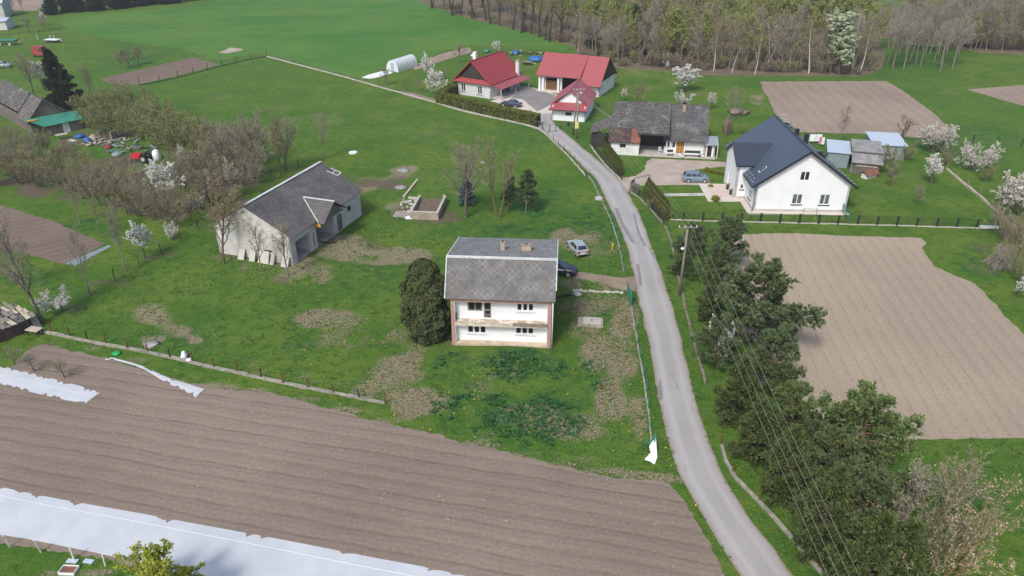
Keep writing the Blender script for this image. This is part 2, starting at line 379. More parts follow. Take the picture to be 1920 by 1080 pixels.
BARE = [(790, 404, 62, 20, 1.7), (745, 348, 26, 14, 1.7), (700, 340, 40, 10, 1.2), (350, 370, 150, 55, .9), (90, 340, 120, 40, .8), (230, 330, 90, 40, .8), (470, 395, 60, 30, .6), (440, 350, 70, 40, .7), (440, 490, 35, 12, .9), (540, 515, 50, 14, .6), (745, 345, 35, 25, .9), (430, 480, 30, 16, .8), (180, 250, 90, 30, .7), (90, 650, 40, 14, .7), (200, 530, 60, 12, .5), (290, 470, 60, 12, .5), (120, 575, 30, 16, .6), (700, 455, 40, 14, .5), (640, 330, 20, 10, .6), (1370, 210, 25, 15, .4), (1250, 490, 10, 90, .3), (1290, 640, 20, 120, .35), (1480, 850, 40, 120, .6), (1400, 700, 40, 120, .6), (1330, 560, 30, 80, .5), (1840, 470, 40, 60, .5), (1890, 400, 50, 60, .5), (1345, 290, 25, 30, .5), (1190, 200, 60, 30, .35)]
LUSH = [(1000, 790, 110, 45, .9), (1080, 710, 60, 40, .8), (900, 770, 90, 45, .9), (980, 690, 70, 30, .8), (1050, 760, 60, 30, .9), (850, 700, 50, 40, .6), (1060, 420, 90, 40, .8), (1020, 380, 60, 30, .8), (830, 540, 50, 60, .5), (1000, 240, 70, 40, .4), (880, 440, 80, 18, .7), (560, 640, 40, 20, .6), (960, 430, 60, 15, .8), (1140, 450, 30, 20, .5), (700, 520, 100, 40, .4), (250, 100, 60, 20, .7), (1810, 265, 100, 40, .5), (1700, 120, 80, 20, .7), (1740, 90, 60, 20, .7), (1830, 490, 40, 30, .6), (60, 530, 60, 30, .4), (330, 640, 60, 30, .4), (1600, 880, 50, 30, .5), (1800, 920, 120, 60, .45), (1220, 420, 20, 40, .5), (870, 590, 70, 60, .5), (1120, 580, 40, 20, .4), (160, 440, 60, 30, .5)]
def field_of(pl, sx=1.0, pw=1.0):
    out = np.zeros(XX.shape)
    # project grid points into the survey picture
    r1 = YY*_c+(CAM_H)*_s; u1 = YY*_s-CAM_H*_c
    ok = r1 > 5
    px = np.where(ok, 960+FOCAL*XX/np.where(ok, r1, 1), -9e3); py = np.where(ok, 540-FOCAL*u1/np.where(ok, r1, 1), 9e3)
    wx = (fbm(XX, YY, 6, 5)-.5)*60; wy = (fbm(XX, YY, 6, 15)-.5)*34; NZ = np.clip((fbm(XX, YY, 3.0, 25, 4)-.28)*2.0, 0, 1)
    for (cx, cy, a, b, s) in pl:
        d = ((px+wx-cx)/a)**2+((py+wy-cy)/b)**2
        out = np.maximum(out, s*np.clip(1.5-d, 0, 1.1)*(.25+1.25*NZ))
    return out
A_dry = field_of(DRY)+.34*np.clip(fbm(XX, YY, 9, 51, 5)-.42, 0, 1)*2*((YY < 105) & (XX < 18)); A_dry = np.maximum(A_dry, 0)
_r = np.hypot(XX-G(690, 505).x, YY-G(690, 505).y); A_dry = A_dry+.16*np.clip(np.sin(2*pi*_r/1.5), 0, 1)*(_r < 9)*(_r > 1.5)
A_bare = field_of(BARE); A_lush = field_of(LUSH)
ZZ = np.zeros(XX.shape)
mc = G(950, 668)                                       # low grassy bank against the front of the main house
mh = .55*np.exp(-((XX-mc.x)/4.6)**2-((YY-mc.y+.3)/1.9)**2)
ZZ += np.where(mh > .01, mh, 0)
me = bpy.data.meshes.new('ground')
nx, ny = len(gx), len(gy)
me.vertices.add(nx*ny); me.vertices.foreach_set('co', np.stack([XX, YY, ZZ], -1).astype(np.float32).ravel())
ii = (np.arange(ny-1)[:, None]*nx+np.arange(nx-1)[None, :]).ravel()
fc = np.stack([ii, ii+1, ii+nx+1, ii+nx], -1).astype(np.int32)
me.loops.add(fc.size); me.loops.foreach_set('vertex_index', fc.ravel())
me.polygons.add(len(fc)); me.polygons.foreach_set('loop_start', np.arange(len(fc), dtype=np.int32)*4)
me.polygons.foreach_set('use_smooth', np.ones(len(fc), bool))
for nm, arr in (('dry', A_dry), ('bare', A_bare), ('lush', A_lush)):
    a = me.attributes.new(nm, 'FLOAT', 'POINT'); a.data.foreach_set('value', arr.astype(np.float32).ravel())
me.update(calc_edges=True)

GRASS_A = (.068, .148, .018); GRASS_B = (.12, .188, .028); GRASS_D = (.042, .108, .015)
def grass_material():
    t = NT('meadow_grass'); v = t.coord()
    big = t.noise(v, .018, 3, .5); mid = t.noise(v, .11, 5, .6); fine = t.noise(v, .9, 6, .7); tiny = t.noise(v, 5, 5, .7)
    base = t.mix(t.rng(mid, .36, .62), GRASS_A, GRASS_B)
    base = t.mix(t.rng(big, .35, .65), base, t.mix(.5, base, (.06, .15, .025)))
    base = t.mix(t.rng(t.noise(v, .35, 6, .7), .5, .68, 0, .55), base, (.14, .18, .04)); base = t.mix(t.rng(fine, .45, .7), base, GRASS_D)
    lush = t.math('MULTIPLY', t.attr('lush'), t.rng(t.math('ADD', fine, t.math('MULTIPLY', mid, .5)), .6, .85))
    base = t.mix(lush, base, (.022, .1, .028))
    # thin straw-coloured places all over, dense inside the dry patches
    dn = t.math('ADD', t.math('MULTIPLY', t.attr('dry'), .62), t.math('MULTIPLY', t.math('ADD', t.math('MULTIPLY', fine, .6), t.math('MULTIPLY', tiny, .55)), .62))
    base = t.mix(t.rng(dn, .54, .95, 0, .8), base, t.mix(t.rng(tiny, .35, .65), (.19, .155, .098), (.33, .275, .195)))
    bn = t.math('ADD', t.math('MULTIPLY', t.attr('bare'), .62), t.math('MULTIPLY', t.math('ADD', mid, fine), .25))
    base = t.mix(t.rng(bn, .5, .8, 0, .88), base, t.mix(t.rng(tiny, .3, .7), (.085, .066, .05), (.18, .145, .112)))
    base = t.mix(1, base, t.ramp(tiny, [(.25, (.55,)*3), (.55, (1.0,)*3), (.8, (1.35,)*3)]), 'MULTIPLY')
    t.color(base).set(rough=.95, spec=.12)
    t.bump(t.math('ADD', t.math('MULTIPLY', fine, .8), t.math('MULTIPLY', tiny, .45)), .9, .3); return t.m
MT['grass'] = grass_material(); me.materials.append(MT['grass'])
ground = bpy.data.objects.new('ground', me); COL.objects.link(ground); tag(ground, kind='structure')

# ------------------------------------------------------------------ flat sheets: roads, soil, paving
RS = np.random.RandomState(7)
def densify(pts, step, jit, closed=True, rs=RS):
    out = []; n = len(pts)
    for i in range(n if closed else n-1):
        a = Vector(pts[i]); b = Vector(pts[(i+1) % n]); d = b-a; L = d.length; k = max(1, int(L/step))
        nrm = Vector((-d.y, d.x, 0)).normalized() if L > 1e-6 else Vector((0, 0, 0))
        for j in range(k):
            p = a+d*(j/k)
            if j and jit: p = p+nrm*((fbm(np.array([p.x]), np.array([p.y]), 1.6, 3)[0]-.5)*jit*2.2+rs.uniform(-.35, .35)*jit)
            out.append(p)
    return out
def smooth_line(pts, it=2):
    for _ in range(it):
        q = [pts[0]]
        for a, b in zip(pts, pts[1:]): q += [a*.75+b*.25, a*.25+b*.75]
        q.append(pts[-1]); pts = q
    return pts
def sheet(name, pts, z, material, step=.5, jit=.12, px=True, kind='structure', th=None):
    w = [G(*p) for p in pts] if px else [Vector(p) for p in pts]
    w = densify([(p.x, p.y, 0) for p in w], step, jit) if step else w
    m = MB()
    if th: m.prism([(p.x, p.y, z-th) for p in w], (0, 0, th))
    else:
        a = sum(w[i].x*w[(i+1) % len(w)].y-w[(i+1) % len(w)].x*w[i].y for i in range(len(w)))
        if a < 0: w = w[::-1]
        m.poly([(p.x, p.y, z) for p in w])
    o = m.build(name, material)
    return tag(o, kind=kind)

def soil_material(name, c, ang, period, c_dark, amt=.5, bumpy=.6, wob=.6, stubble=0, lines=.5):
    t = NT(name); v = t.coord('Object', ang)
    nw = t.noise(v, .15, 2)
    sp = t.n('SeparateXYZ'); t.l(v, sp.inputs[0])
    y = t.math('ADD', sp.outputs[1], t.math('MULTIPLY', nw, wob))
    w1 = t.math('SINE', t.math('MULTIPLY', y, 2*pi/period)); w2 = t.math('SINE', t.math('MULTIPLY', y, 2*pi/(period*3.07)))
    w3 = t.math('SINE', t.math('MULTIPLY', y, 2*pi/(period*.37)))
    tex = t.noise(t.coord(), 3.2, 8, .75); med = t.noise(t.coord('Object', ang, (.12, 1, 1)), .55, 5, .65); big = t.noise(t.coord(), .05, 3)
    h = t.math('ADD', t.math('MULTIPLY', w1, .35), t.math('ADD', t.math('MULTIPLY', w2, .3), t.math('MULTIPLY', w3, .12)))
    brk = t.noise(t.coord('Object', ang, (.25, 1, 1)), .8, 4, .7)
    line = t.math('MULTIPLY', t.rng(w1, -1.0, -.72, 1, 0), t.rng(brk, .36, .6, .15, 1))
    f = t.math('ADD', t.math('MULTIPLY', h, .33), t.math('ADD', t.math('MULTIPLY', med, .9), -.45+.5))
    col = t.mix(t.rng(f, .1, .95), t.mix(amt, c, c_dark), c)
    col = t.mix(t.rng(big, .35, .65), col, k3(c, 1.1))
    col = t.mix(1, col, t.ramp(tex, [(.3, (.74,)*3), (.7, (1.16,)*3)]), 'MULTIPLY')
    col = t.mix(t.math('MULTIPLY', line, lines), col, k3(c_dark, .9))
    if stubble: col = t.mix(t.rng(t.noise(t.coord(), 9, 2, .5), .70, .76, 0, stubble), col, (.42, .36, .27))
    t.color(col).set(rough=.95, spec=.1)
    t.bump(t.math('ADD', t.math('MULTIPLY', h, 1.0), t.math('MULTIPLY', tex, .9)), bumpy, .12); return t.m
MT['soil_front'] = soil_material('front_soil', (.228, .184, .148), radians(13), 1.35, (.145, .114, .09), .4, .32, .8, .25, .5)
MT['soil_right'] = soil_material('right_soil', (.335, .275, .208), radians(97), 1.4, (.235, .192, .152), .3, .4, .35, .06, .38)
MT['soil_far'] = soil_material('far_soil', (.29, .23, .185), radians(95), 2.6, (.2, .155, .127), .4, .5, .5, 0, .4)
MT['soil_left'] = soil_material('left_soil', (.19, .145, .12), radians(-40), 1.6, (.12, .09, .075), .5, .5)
def asphalt():
    t = NT('worn_asphalt'); v = t.coord()
    big = t.noise(v, .12, 4, .6); fine = t.noise(v, 14, 4, .7); a = t.attr('across')
    base = t.ramp(big, [(.3, (.30, .292, .29)), (.7, (.37, .358, .35))])
    tr = t.math('ABSOLUTE', t.math('SUBTRACT', t.math('ABSOLUTE', a), .5))   # wheel tracks
    base = t.mix(t.rng(t.math('ADD', tr, t.math('MULTIPLY', big, .25)), .12, .4, .55, 0), base, (.43, .41, .395))
    base = t.mix(t.rng(t.math('ADD', t.math('ABSOLUTE', a), t.math('MULTIPLY', t.noise(v, 1.1, 5, .7), .35)), .96, 1.2, 0, .9), base, (.24, .19, .14))
    cr = t.noise(t.coord('Object', radians(-12), (3.2, .22, 1)), .7, 7, .75, .6)
    base = t.mix(t.rng(cr, .6, .66, 0, .65), base, (.15, .145, .145))
    base = t.mix(1, base, t.ramp(fine, [(.3, (.85,)*3), (.7, (1.1,)*3)]), 'MULTIPLY')
    t.color(base).set(rough=.88, spec=.2); t.bump(fine, .3, .02); return t.m
MT['asphalt'] = asphalt()
def gravel(name, a, b):
    t = NT(name); v = t.coord(); n = t.noise(v, .35, 6, .65); f = t.noise(v, 7, 5, .75)
    t.color(t.mix(1, t.ramp(n, [(.3, a), (.7, b)]), t.ramp(f, [(.3, (.8,)*3), (.7, (1.14,)*3)]), 'MULTIPLY')).set(rough=.95, spec=.1); t.bump(f, .5, .05); return t.m
MT['gravel'] = gravel('pale_gravel', (.33, .27, .225), (.47, .41, .355))
MT['dirt'] = gravel('bare_dirt', (.2, .155, .115), (.31, .25, .19))
MT['litter'] = gravel('leaf_litter', (.10, .078, .052), (.21, .17, .12))
MT['asphalt_dark'] = gravel('dark_asphalt', (.2, .19, .19), (.27, .26, .255))

# road ribbon
RL = [(1008, 215), (1012, 240), (1025, 252), (1055, 275), (1080, 298), (1107, 325), (1120, 335), (1140, 380), (1160, 417), (1175, 455), (1187, 502), (1195, 540), (1206, 590), (1220, 647), (1230, 715), (1240, 757), (1251, 810), (1266, 864), (1285, 905), (1317, 960), (1357, 1027), (1395, 1085), (1470, 1190)]
RR = [(1036, 212), (1032, 228), (1063, 253), (1093, 278), (1117, 298), (1142, 320), (1163, 340), (1176, 362), (1195, 395), (1212, 440), (1232, 495), (1249, 540), (1267, 607), (1282, 665), (1297, 730), (1312, 780), (1320, 810), (1340, 864), (1365, 915), (1402, 970), (1440, 1017), (1490, 1090), (1600, 1220)]
def resample(pts, n):
    d = [0]
    for a, b in zip(pts, pts[1:]): d.append(d[-1]+(b-a).length)
    out = []; k = 0
    for i in range(n):
        t = d[-1]*i/(n-1)
        while k < len(pts)-2 and d[k+1] < t: k += 1
        out.append(pts[k].lerp(pts[k+1], (t-d[k])/max(1e-9, d[k+1]-d[k])))
    return out
cl = [(G(*a), G(*b)) for a, b in zip(RL, RR)]
Lw = smooth_line([a for a, b in cl], 2); Rw = smooth_line([b for a, b in cl], 2)
NR = 260; Lw = resample(Lw, NR); Rw = resample(Rw, NR)
v = []; ac = []; NC = 10
for i in range(NR):
    e0 = (fbm(np.array([Lw[i].x]), np.array([Lw[i].y]), 2.5, 9)[0]-.5)*.35; e1 = (fbm(np.array([Rw[i].x]), np.array([Rw[i].y]), 2.5, 19)[0]-.5)*.35
    d = (Rw[i]-Lw[i]).normalized()
    a = Lw[i]+d*e0-d*.12; b = Rw[i]+d*e1+d*.12
    for j in range(NC+1):
        f = j/NC; p = a.lerp(b, f); v.append((p.x, p.y, .016+.05*(1-(2*f-1)**2))); ac.append(2*f-1)
f = [(i*(NC+1)+j, i*(NC+1)+j+1, (i+1)*(NC+1)+j+1, (i+1)*(NC+1)+j) for i in range(NR-1) for j in range(NC)]
me = bpy.data.meshes.new('road'); me.from_pydata(v, [], f); at = me.attributes.new('across', 'FLOAT', 'POINT'); at.data.foreach_set('value', ac)
me.materials.append(MT['asphalt']); me.update()
tag(bpy.data.objects.new('road', me), kind='structure'); COL.objects.link(bpy.data.objects['road'])

FIELD_FRONT = [(-60, 712), (0, 700), (22, 688), (50, 658), (75, 646), (110, 650), (135, 660), (200, 670), (260, 690), (330, 712), (420, 730), (480, 731), (560, 750), (640, 773), (720, 792), (800, 810), (900, 838), (1000, 859), (1090, 884), (1160, 898), (1245, 902), (1262, 915), (1290, 957), (1318, 1000), (1340, 1040), (1358, 1078), (1400, 1190), (900, 1240), (500, 1130), (250, 1062), (120, 1034), (0, 1020), (-80, 1000)]
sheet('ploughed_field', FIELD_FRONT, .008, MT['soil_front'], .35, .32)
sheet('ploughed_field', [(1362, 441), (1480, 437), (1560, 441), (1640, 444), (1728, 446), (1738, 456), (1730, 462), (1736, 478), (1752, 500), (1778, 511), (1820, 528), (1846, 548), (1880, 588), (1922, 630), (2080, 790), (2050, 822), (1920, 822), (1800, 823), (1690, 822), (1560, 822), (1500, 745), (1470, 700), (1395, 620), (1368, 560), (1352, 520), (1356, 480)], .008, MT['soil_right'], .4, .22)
sheet('ploughed_field', [(1425, 153), (1660, 152), (1690, 168), (1745, 208), (1800, 257), (1730, 259), (1600, 250), (1500, 248), (1455, 215)], .008, MT['soil_far'], 1.2, .35)
sheet('ploughed_field', [(1812, 168), (1920, 159), (2050, 150), (2050, 225), (1920, 199)], .008, MT['soil_far'], 1.2, .3)
sheet('ploughed_field', [(188, 148), (300, 122), (360, 108), (412, 121), (330, 142), (262, 158), (215, 160)], .008, MT['soil_left'], 1.2, .3)
sheet('ploughed_field', [(-120, 330), (0, 384), (50, 400), (95, 413), (150, 438), (197, 457), (160, 478), (122, 494), (67, 481), (0, 463), (-120, 430)], .008, MT['soil_left'], .6, .3)
sheet('ploughed_field', [(700, 0), (-60, -25), (-60, 12), (0, 8), (80, 22), (95, 2), (180, -10), (700, -30)], .008, MT['soil_far'], 4, 1) if False else None
sheet('ploughed_field', [(-150, 18), (70, 20), (88, 0), (95, -14), (-150, -14)], .008, MT['soil_far'], 4, .8)
sheet('vegetable_bed', [(772, 124), (830, 100), (880, 88), (886, 97), (830, 114), (778, 132)], .008, MT['soil_far'], 1, .25)
sheet('vegetable_bed', [(742, 172), (775, 174), (822, 188), (816, 192), (770, 182)], .008, MT['soil_far'], 1, .25)
sheet('sand_patch', [(410, 99), (432, 89), (455, 92), (452, 95), (425, 100)], .009, MT['gravel'], .8, .4)
sheet('gravel_drive', [(1150, 331), (1163, 334), (1192, 330), (1210, 318), (1211, 304), (1222, 297), (1285, 300), (1365, 304), (1400, 303), (1400, 311), (1365, 312), (1312, 317), (1288, 322), (1310, 332), (1332, 340), (1331, 348), (1280, 347), (1222, 347), (1182, 349), (1176, 362), (1168, 350)], .014, MT['gravel'], .4, .18)
sheet('dirt_track', [(1060, 508), (1110, 512), (1160, 520), (1189, 518), (1196, 545), (1178, 548), (1130, 531), (1075, 522)], .008, MT['dirt'], .4, .3)
sheet('yard_paving', [(918, 189), (954, 183), (986, 161), (1010, 167), (1046, 178), (1036, 204), (1034, 224), (1030, 228), (1010, 240), (1008, 215)], .010, MT['paving'], .8, .05)
sheet('yard_asphalt', [(957, 184), (987, 162.5), (1010, 168.5), (1043, 179), (1034, 196), (1008, 209), (979, 186)], .020, MT['asphalt_dark'], 0, 0)
sheet('garden_path', [(1238, 368), (1238, 363.5), (1335, 362), (1336, 367)], .05, MT['concrete'], 0, 0, th=.06)
sheet('forest_floor', [(745, -12), (830, 18), (900, 40), (1000, 62), (1075, 88), (1090, 118), (1160, 128), (1240, 132), (1330, 142), (1500, 142), (1620, 143), (1655, 128), (1660, 96), (1640, 72), (1700, 70), (1790, 92), (1850, 100), (1960, 104), (2200, 104), (2300, 20), (2000, -20), (1700, 22), (1560, -25), (745, -40)], .010, MT['litter'], 1.5, .8)

def crop_material():
    t = NT('young_crop'); v = t.coord(); vr = t.coord('Object', radians(20), (.06, 1, 1)); a = t.noise(v, .03, 4, .6); b = t.noise(vr, .25, 4, .6); c = t.noise(v, .5, 5, .7)
    col = t.mix(t.rng(a, .35, .65), (.05, .152, .024), (.084, .182, .032)); col = t.mix(t.rng(b, .5, .75), col, (.105, .17, .04)); col = t.mix(t.rng(c, .5, .75, 0, .6), col, (.045, .118, .022))
    t.color(col).set(rough=.95, spec=.12); t.bump(c, .6, .25); return t.m
MT['crop'] = crop_material()
sheet('crop_field', [(120, 30), (240, 22), (380, 8), (420, -6), (560, -30), (740, -14), (830, 19), (900, 41), (1000, 63), (1075, 89), (1060, 94), (1000, 92), (940, 84), (900, 84), (840, 92), (775, 117), (722, 129), (690, 138), (672, 146), (640, 137), (600, 126), (560, 116), (510, 102), (470, 102), (405, 113), (330, 88), (280, 84), (210, 74), (140, 60), (112, 42)], .006, MT['crop'], 1.5, 1.6)
# ------------------------------------------------------------------ helpers for reading walls and roofs off the survey
def on_plane(px, py, a, b, c):
    a, b, c = Vector(a), Vector(b), Vector(c); n = (b-a).cross(c-a); o = Vector((0, 0, CAM_H)); d = G(px, py)-o
    return o+d*(n.dot(a-o)/n.dot(d))
def wall_hole(fr, p0, p1, x0, x1, y0, y1):
    A = fr(*p0, 0); B = fr(*p1, 0); C = A+Vector((0, 0, 3)); L = (B-A).length; d = (B-A)/L
    ym, xm = (y0+y1)/2, (x0+x1)/2
    l = on_plane(x0, ym, A, B, C); r = on_plane(x1, ym, A, B, C); t = on_plane(xm, y0, A, B, C); b = on_plane(xm, y1, A, B, C)
    return ((l-A).dot(d), (r-A).dot(d), b.z, t.z)
def roof_part(root, fr, pts, material, th=.14, name='roof'):
    m = MB(fr); w = [fr(*p) for p in pts]; m.fr = None; m.slab(w, th); return m.build(name, material, root)
def box_part(name, material, root, fr, *bx):
    m = MB(fr)
    for a, b in bx: m.box(a, b)
    return m.build(name, material, root)
def bars_part(name, material, root, fr, *bars):
    m = MB(fr)
    for a, b, *w in bars: m.bar(a, b, *w)
    return m.build(name, material, root)

# ================================================================== the empty two-storey house in the middle
fr, W, A, an = fr_px((848, 648), (1032, 655)); D = 10.6
house = empty('two_storey_house', fr(W/2, D/2, 0), 'unfinished white two storey house with brick corners and grey slate mansard front', 'house')
RC = .7
top = 5.55
m = MB(fr)                                              # brick: side gables, back, corner piers, band over the front
for u in (0, W-.38):
    m.prism([(u, 0, -.1), (u, D, -.1), (u, D, 7.0), (u, 2.0, 8.75), (u, .05, top+.25)], (.38, 0, 0))
m.box((.38, D-.3, -.1), (W-.38, D, 6.95)); m.box((.38, 0, top-.42), (W-.38, RC+.05, top+.02))
m.build('brick_wall', MT['brick'], house)
m = MB(fr); f0, f1 = (.38, RC), (W-.38, RC)
holes = {}
for k, q in dict(ul=(876.7, 904.6, 563, 583), door=(906, 921, 563, 598.5), ur=(969, 1000.5, 564, 583.5), ll=(877, 911, 609, 624.5), lr=(967, 1000.5, 611, 626.5)).items():
    holes[k] = wall_hole(fr, f0, f1, *q)
holes['ul'] = (*holes['ul'][:2], holes['ul'][2], top-.62); holes['door'] = (holes['ul'][1]+.12, holes['door'][1], 2.98, top-.62)
m.wall(f0, f1, -.1, top-.42, .25, list(holes.values()))
m.box((.383, .05, -.1), (.42, RC, top-.42)); m.box((W-.42, .05, -.1), (W-.383, RC, top-.42))
m.build('facade', MT['plaster'], house)
window(house, fr, f0, f1, holes['ul'], MT['frame_old'], MT['dark'], 2, .13)['label'] = 'weathered dark wooden window with empty panes'
dw = window(house, fr, f0, f1, holes['door'], MT['frame_old'], MT['dark'], 1, .13, name='balcony_door')
a, b, e, f = holes['door']; zm = e+(f-e)*.42
box_part('rail', MT['frame_old'], dw, fr, ((f0[0]+a+.12, RC+.04, zm), (f0[0]+b-.12, RC+.12, zm+.14)), ((f0[0]+a+.12, RC+.045, e+.3), (f0[0]+b-.12, RC+.115, e+.42)))
for k in ('ur', 'll', 'lr'):
    window(house, fr, f0, f1, holes[k], MT['frame' if k == 'ur' else 'frame_grey'], MT['dark'], 3, .07, sill=MT['frame_grey'], mull=.2)
t = NT('stained_balcony'); v = t.coord(); tcz = t.n('SeparateXYZ'); t.l(v, tcz.inputs[0])
t.color(t.mix(t.rng(t.noise(t.coord('Object', 0, (.8, .8, 3)), 1.6, 5, .65), .42, .6), (.6, .56, .49), (.36, .29, .2))).set(rough=.9)
bal = box_part('balcony', t.m, house, fr, ((.383, -.06, 2.42), (W-.382, RC-.002, 2.86)))
box_part('balcony_sheet', MT['wood_old'], house, fr, ((W*.62, -.12, 2.62), (W-.36, -.065, 2.98)))
box_part('balcony_side', MT['wood_dark'], house, fr, ((.425, .0, 2.865), (.47, RC-.01, 3.6)))
t = NT('stained_footing'); v = t.coord(); t.color(t.ramp(t.noise(v, 1.1, 6, .7), [(.3, (.34, .25, .17)), (.7, (.6, .51, .4))])).set(rough=.95)
box_part('plinth', t.m, house, fr, ((.385, -.02, -.1), (W-.385, RC-.003, .34)))
ev, ez, rv, rz, bv, bz = -.32, 5.62, 2.05, 9.0, D+.45, 7.0
ul, ur = -.45, W+.36
roof_part(house, fr, [(ul, ev, ez), (ur, ev, ez), (ur, rv, rz), (ul, rv, rz)], MT['slate'], .12)['label'] = 'steep front roof of grey diamond slates'
m = MB(fr); N = 52                                      # corrugated cement sheets as real waves
K = N*6
for j, dz in ((0, 0), (1, -.05)):
    pass
nrm = Vector((0, -(bz-rz), bv-rv)).normalized()
cols = []
for i in range(K+1):
    u = ul+.02+(ur-ul-.04)*i/K; h = .035*sin(2*pi*i/6)+.05
    cols.append([(u, rv+.02+nrm.y*h, rz+nrm.z*h), (u, (rv+bv)/2+nrm.y*h, (rz+bz)/2+nrm.z*h+.0), (u, bv+nrm.y*h, bz+nrm.z*h)])
for a, b in zip(cols, cols[1:]):
    for k in (0, 1): m.poly([a[k], b[k], b[k+1], a[k+1]])
t = NT('weathered_corrugated_cement'); tc = t.n('TexCoord'); sp = t.n('SeparateXYZ'); 
v = t.coord(); t.color(t.ramp(t.noise(v, 1.3, 6, .7), [(.3, (.15, .15, .155)), (.7, (.32, .32, .325))])).set(rough=.92, spec=.2)
rb = m.build('roof', t.m, house); rb['label'] = 'low back roof of corrugated grey sheets'
roof_part(house, fr, [(ul+.02, rv+.02, rz-.03), (ur-.02, rv+.02, rz-.03), (ur-.02, bv, bz-.03), (ul+.02, bv, bz-.03)], MT['wood_old'], .1, 'roof_deck')
tr = MB(fr)
tr.bar((ul-.02, rv-.02, rz+.05), (ur+.02, rv-.02, rz+.05), .2, .2)
tr.build('ridge_board', MT['white_trim'], house)
for u, nm in ((ul-.04, 'l'), (ur+.04, 'r')):
    e = MB(fr); z0 = ez if nm == 'l' else ez+.9; v0 = ev if nm == 'l' else ev+.64
    e.bar((u, v0, z0), (u, rv, rz), .09, .22); e.bar((u, rv+.05, rz+.02), (u, bv, bz+.02), .09, .2)
    e.build('verge_board', MT['white_trim'], house)
for (u, v, w, d, z, h) in ((4.72, 5.6, .42, .42, 8.05, 1.05), (7.15, 5.6, .95, .5, 8.05, .85)):
    ch = box_part('chimney', MT['chimney'], house, fr, ((u-w/2, v-d/2, z-.5), (u+w/2, v+d/2, z+h)))
    box_part('cap', MT['concrete_old'], ch, fr, ((u-w/2-.06, v-d/2-.06, z+h+.002), (u+w/2+.06, v+d/2+.06, z+h+.1)))
    box_part('flue', MT['dark'], ch, fr, ((u-.12, v-.12, z+h+.1), (u+.12, v+.12, z+h+.13)))
m = MB(fr); m.tube([(W+.13, -.1, ez-.2), (W+.13, -.1, .1)], .06, 8); m.build('downpipe', MT['white_trim'], house, True)

# ================================================================== the whitewashed block barn
fr, W, A, an = fr_px((412, 474), (552, 498)); W = 10.9; D = 16.9; E = 3.85; RU, RZ = 5.0, 7.05
barn = empty('block_barn', fr(W/2, D/2, 0), 'large barn of whitewashed blocks with dark grey roof and small cross gable', 'barn')
m = MB(fr)
m.poly([(0, 0, -.1), (W, 0, -.1), (W, 0, E), (RU, 0, RZ-.05), (0, 0, E+.1)]); m.poly([(W, D, -.1), (0, D, -.1), (0, D, E+.1), (RU, D, RZ-.05), (W, D, E)])
m.poly([(W-.3, .3, -.1), (.3, .3, -.1), (.3, .3, E+.1), (RU, .3, RZ-.2), (W-.3, .3, E)])
m.wall((0, D), (0, 0), -.1, E+.1, .3)
hl = [(1.0, 4.1, .02, 2.75), (4.75, 5.15, .35, 2.3), (5.55, 9.75, .02, 3.3), (10.55, 11.75, .05, 2.35), (13.4, 14.35, 1.75, 2.55)]
m.wall((W, 0), (W, D), -.1, E, .3, hl)
m.build('wall', MT['block'], barn)
m = MB(fr)
for v in (4.35, 5.3, 10.0): m.box((W-5.5, v-.1, 0), (W-.3, v+.1, 3.6))
m.box((W-5.7, .4, 0), (W-5.5, 12, 3.6)); m.build('inner_wall', MT['plaster_grey'], barn)
box_part('floor', MT['concrete'], barn, fr, ((.3, .3, -.1), (W-.02, D-.3, .03)))
window(barn, fr, (W, 0), (W, D), hl[4], MT['frame_old'], MT['dark'], 1, .09)
window(barn, fr, (W, 0), (W, D), hl[3], MT['wood'], MT['wood'], 1, .1, name='plank_door')
bars_part('plank', MT['wood_dark'], barn, fr, ((W-.4, 6.6, .25), (W+1.6, 7.4, .12), .22, .1))
ov = .3; EU, EZ = W+.45, E-.12
s = roof_part(barn, fr, [(RU, -.1, RZ), (EU, -.1, EZ), (EU, D+ov, EZ), (RU, D+ov, RZ)], MT['barn_roof'], .1)
roof_part(barn, fr, [(-.45, -.1, E-.05), (RU, -.1, RZ), (RU, D+ov, RZ), (-.45, D+ov, E-.05)], MT['barn_roof'], .1)
bars_part('ridge_cap', MT['white_trim'], barn, fr, ((RU, .4, RZ+.05), (RU, D+ov, RZ+.05), .34, .1))
sl = (EZ-RZ)/(EU-RU)
mz = lambda u: RZ+sl*(u-RU)
gv, gz = 8.0, 5.55; gu = RU+(gz-RZ)/sl; ge = 12.5
for k, (v1, z1) in enumerate(((5.15, 3.55), (11.0, 3.55))):
    cr = roof_part(barn, fr, [(gu, gv, gz+.05), (ge, gv, gz+.05), (ge, v1, z1+.05), (RU+(z1-RZ)/sl, v1, z1+.06)], MT['barn_roof'], .08, 'porch_roof')
bars_part('porch_ridge_cap', MT['white_trim'], barn, fr, ((gu+.1, gv, gz+.09), (ge+.02, gv, gz+.09), .28, .08))
m = MB(fr); m.prism([(ge-.55, 5.6, 3.45), (ge-.55, 10.5, 3.45), (ge-.55, gv, gz-.12)], (.08, 0, 0)); m.build('porch_gable', MT['wood'], barn)
bars_part('porch_verge', MT['white_trim'], barn, fr, ((gu+.3, gv-.25, gz), (RU+(3.6-RZ)/sl+.05, 5.2, 3.72), .1, .08))
box_part('orange_board', MT['wood_orange'], barn, fr, ((W+.05, 5.3, 3.0), (W+.95, 5.42, 3.5)))
bars_part('porch_beam', MT['wood_old'], barn, fr, ((W+.02, 5.5, 3.38), (ge-.5, 5.5, 3.38), .16), ((W+.02, 10.6, 3.38), (ge-.5, 10.6, 3.38), .16))
P = [fr(RU, 0, RZ), fr(EU, 0, EZ), fr(RU, D, RZ)]
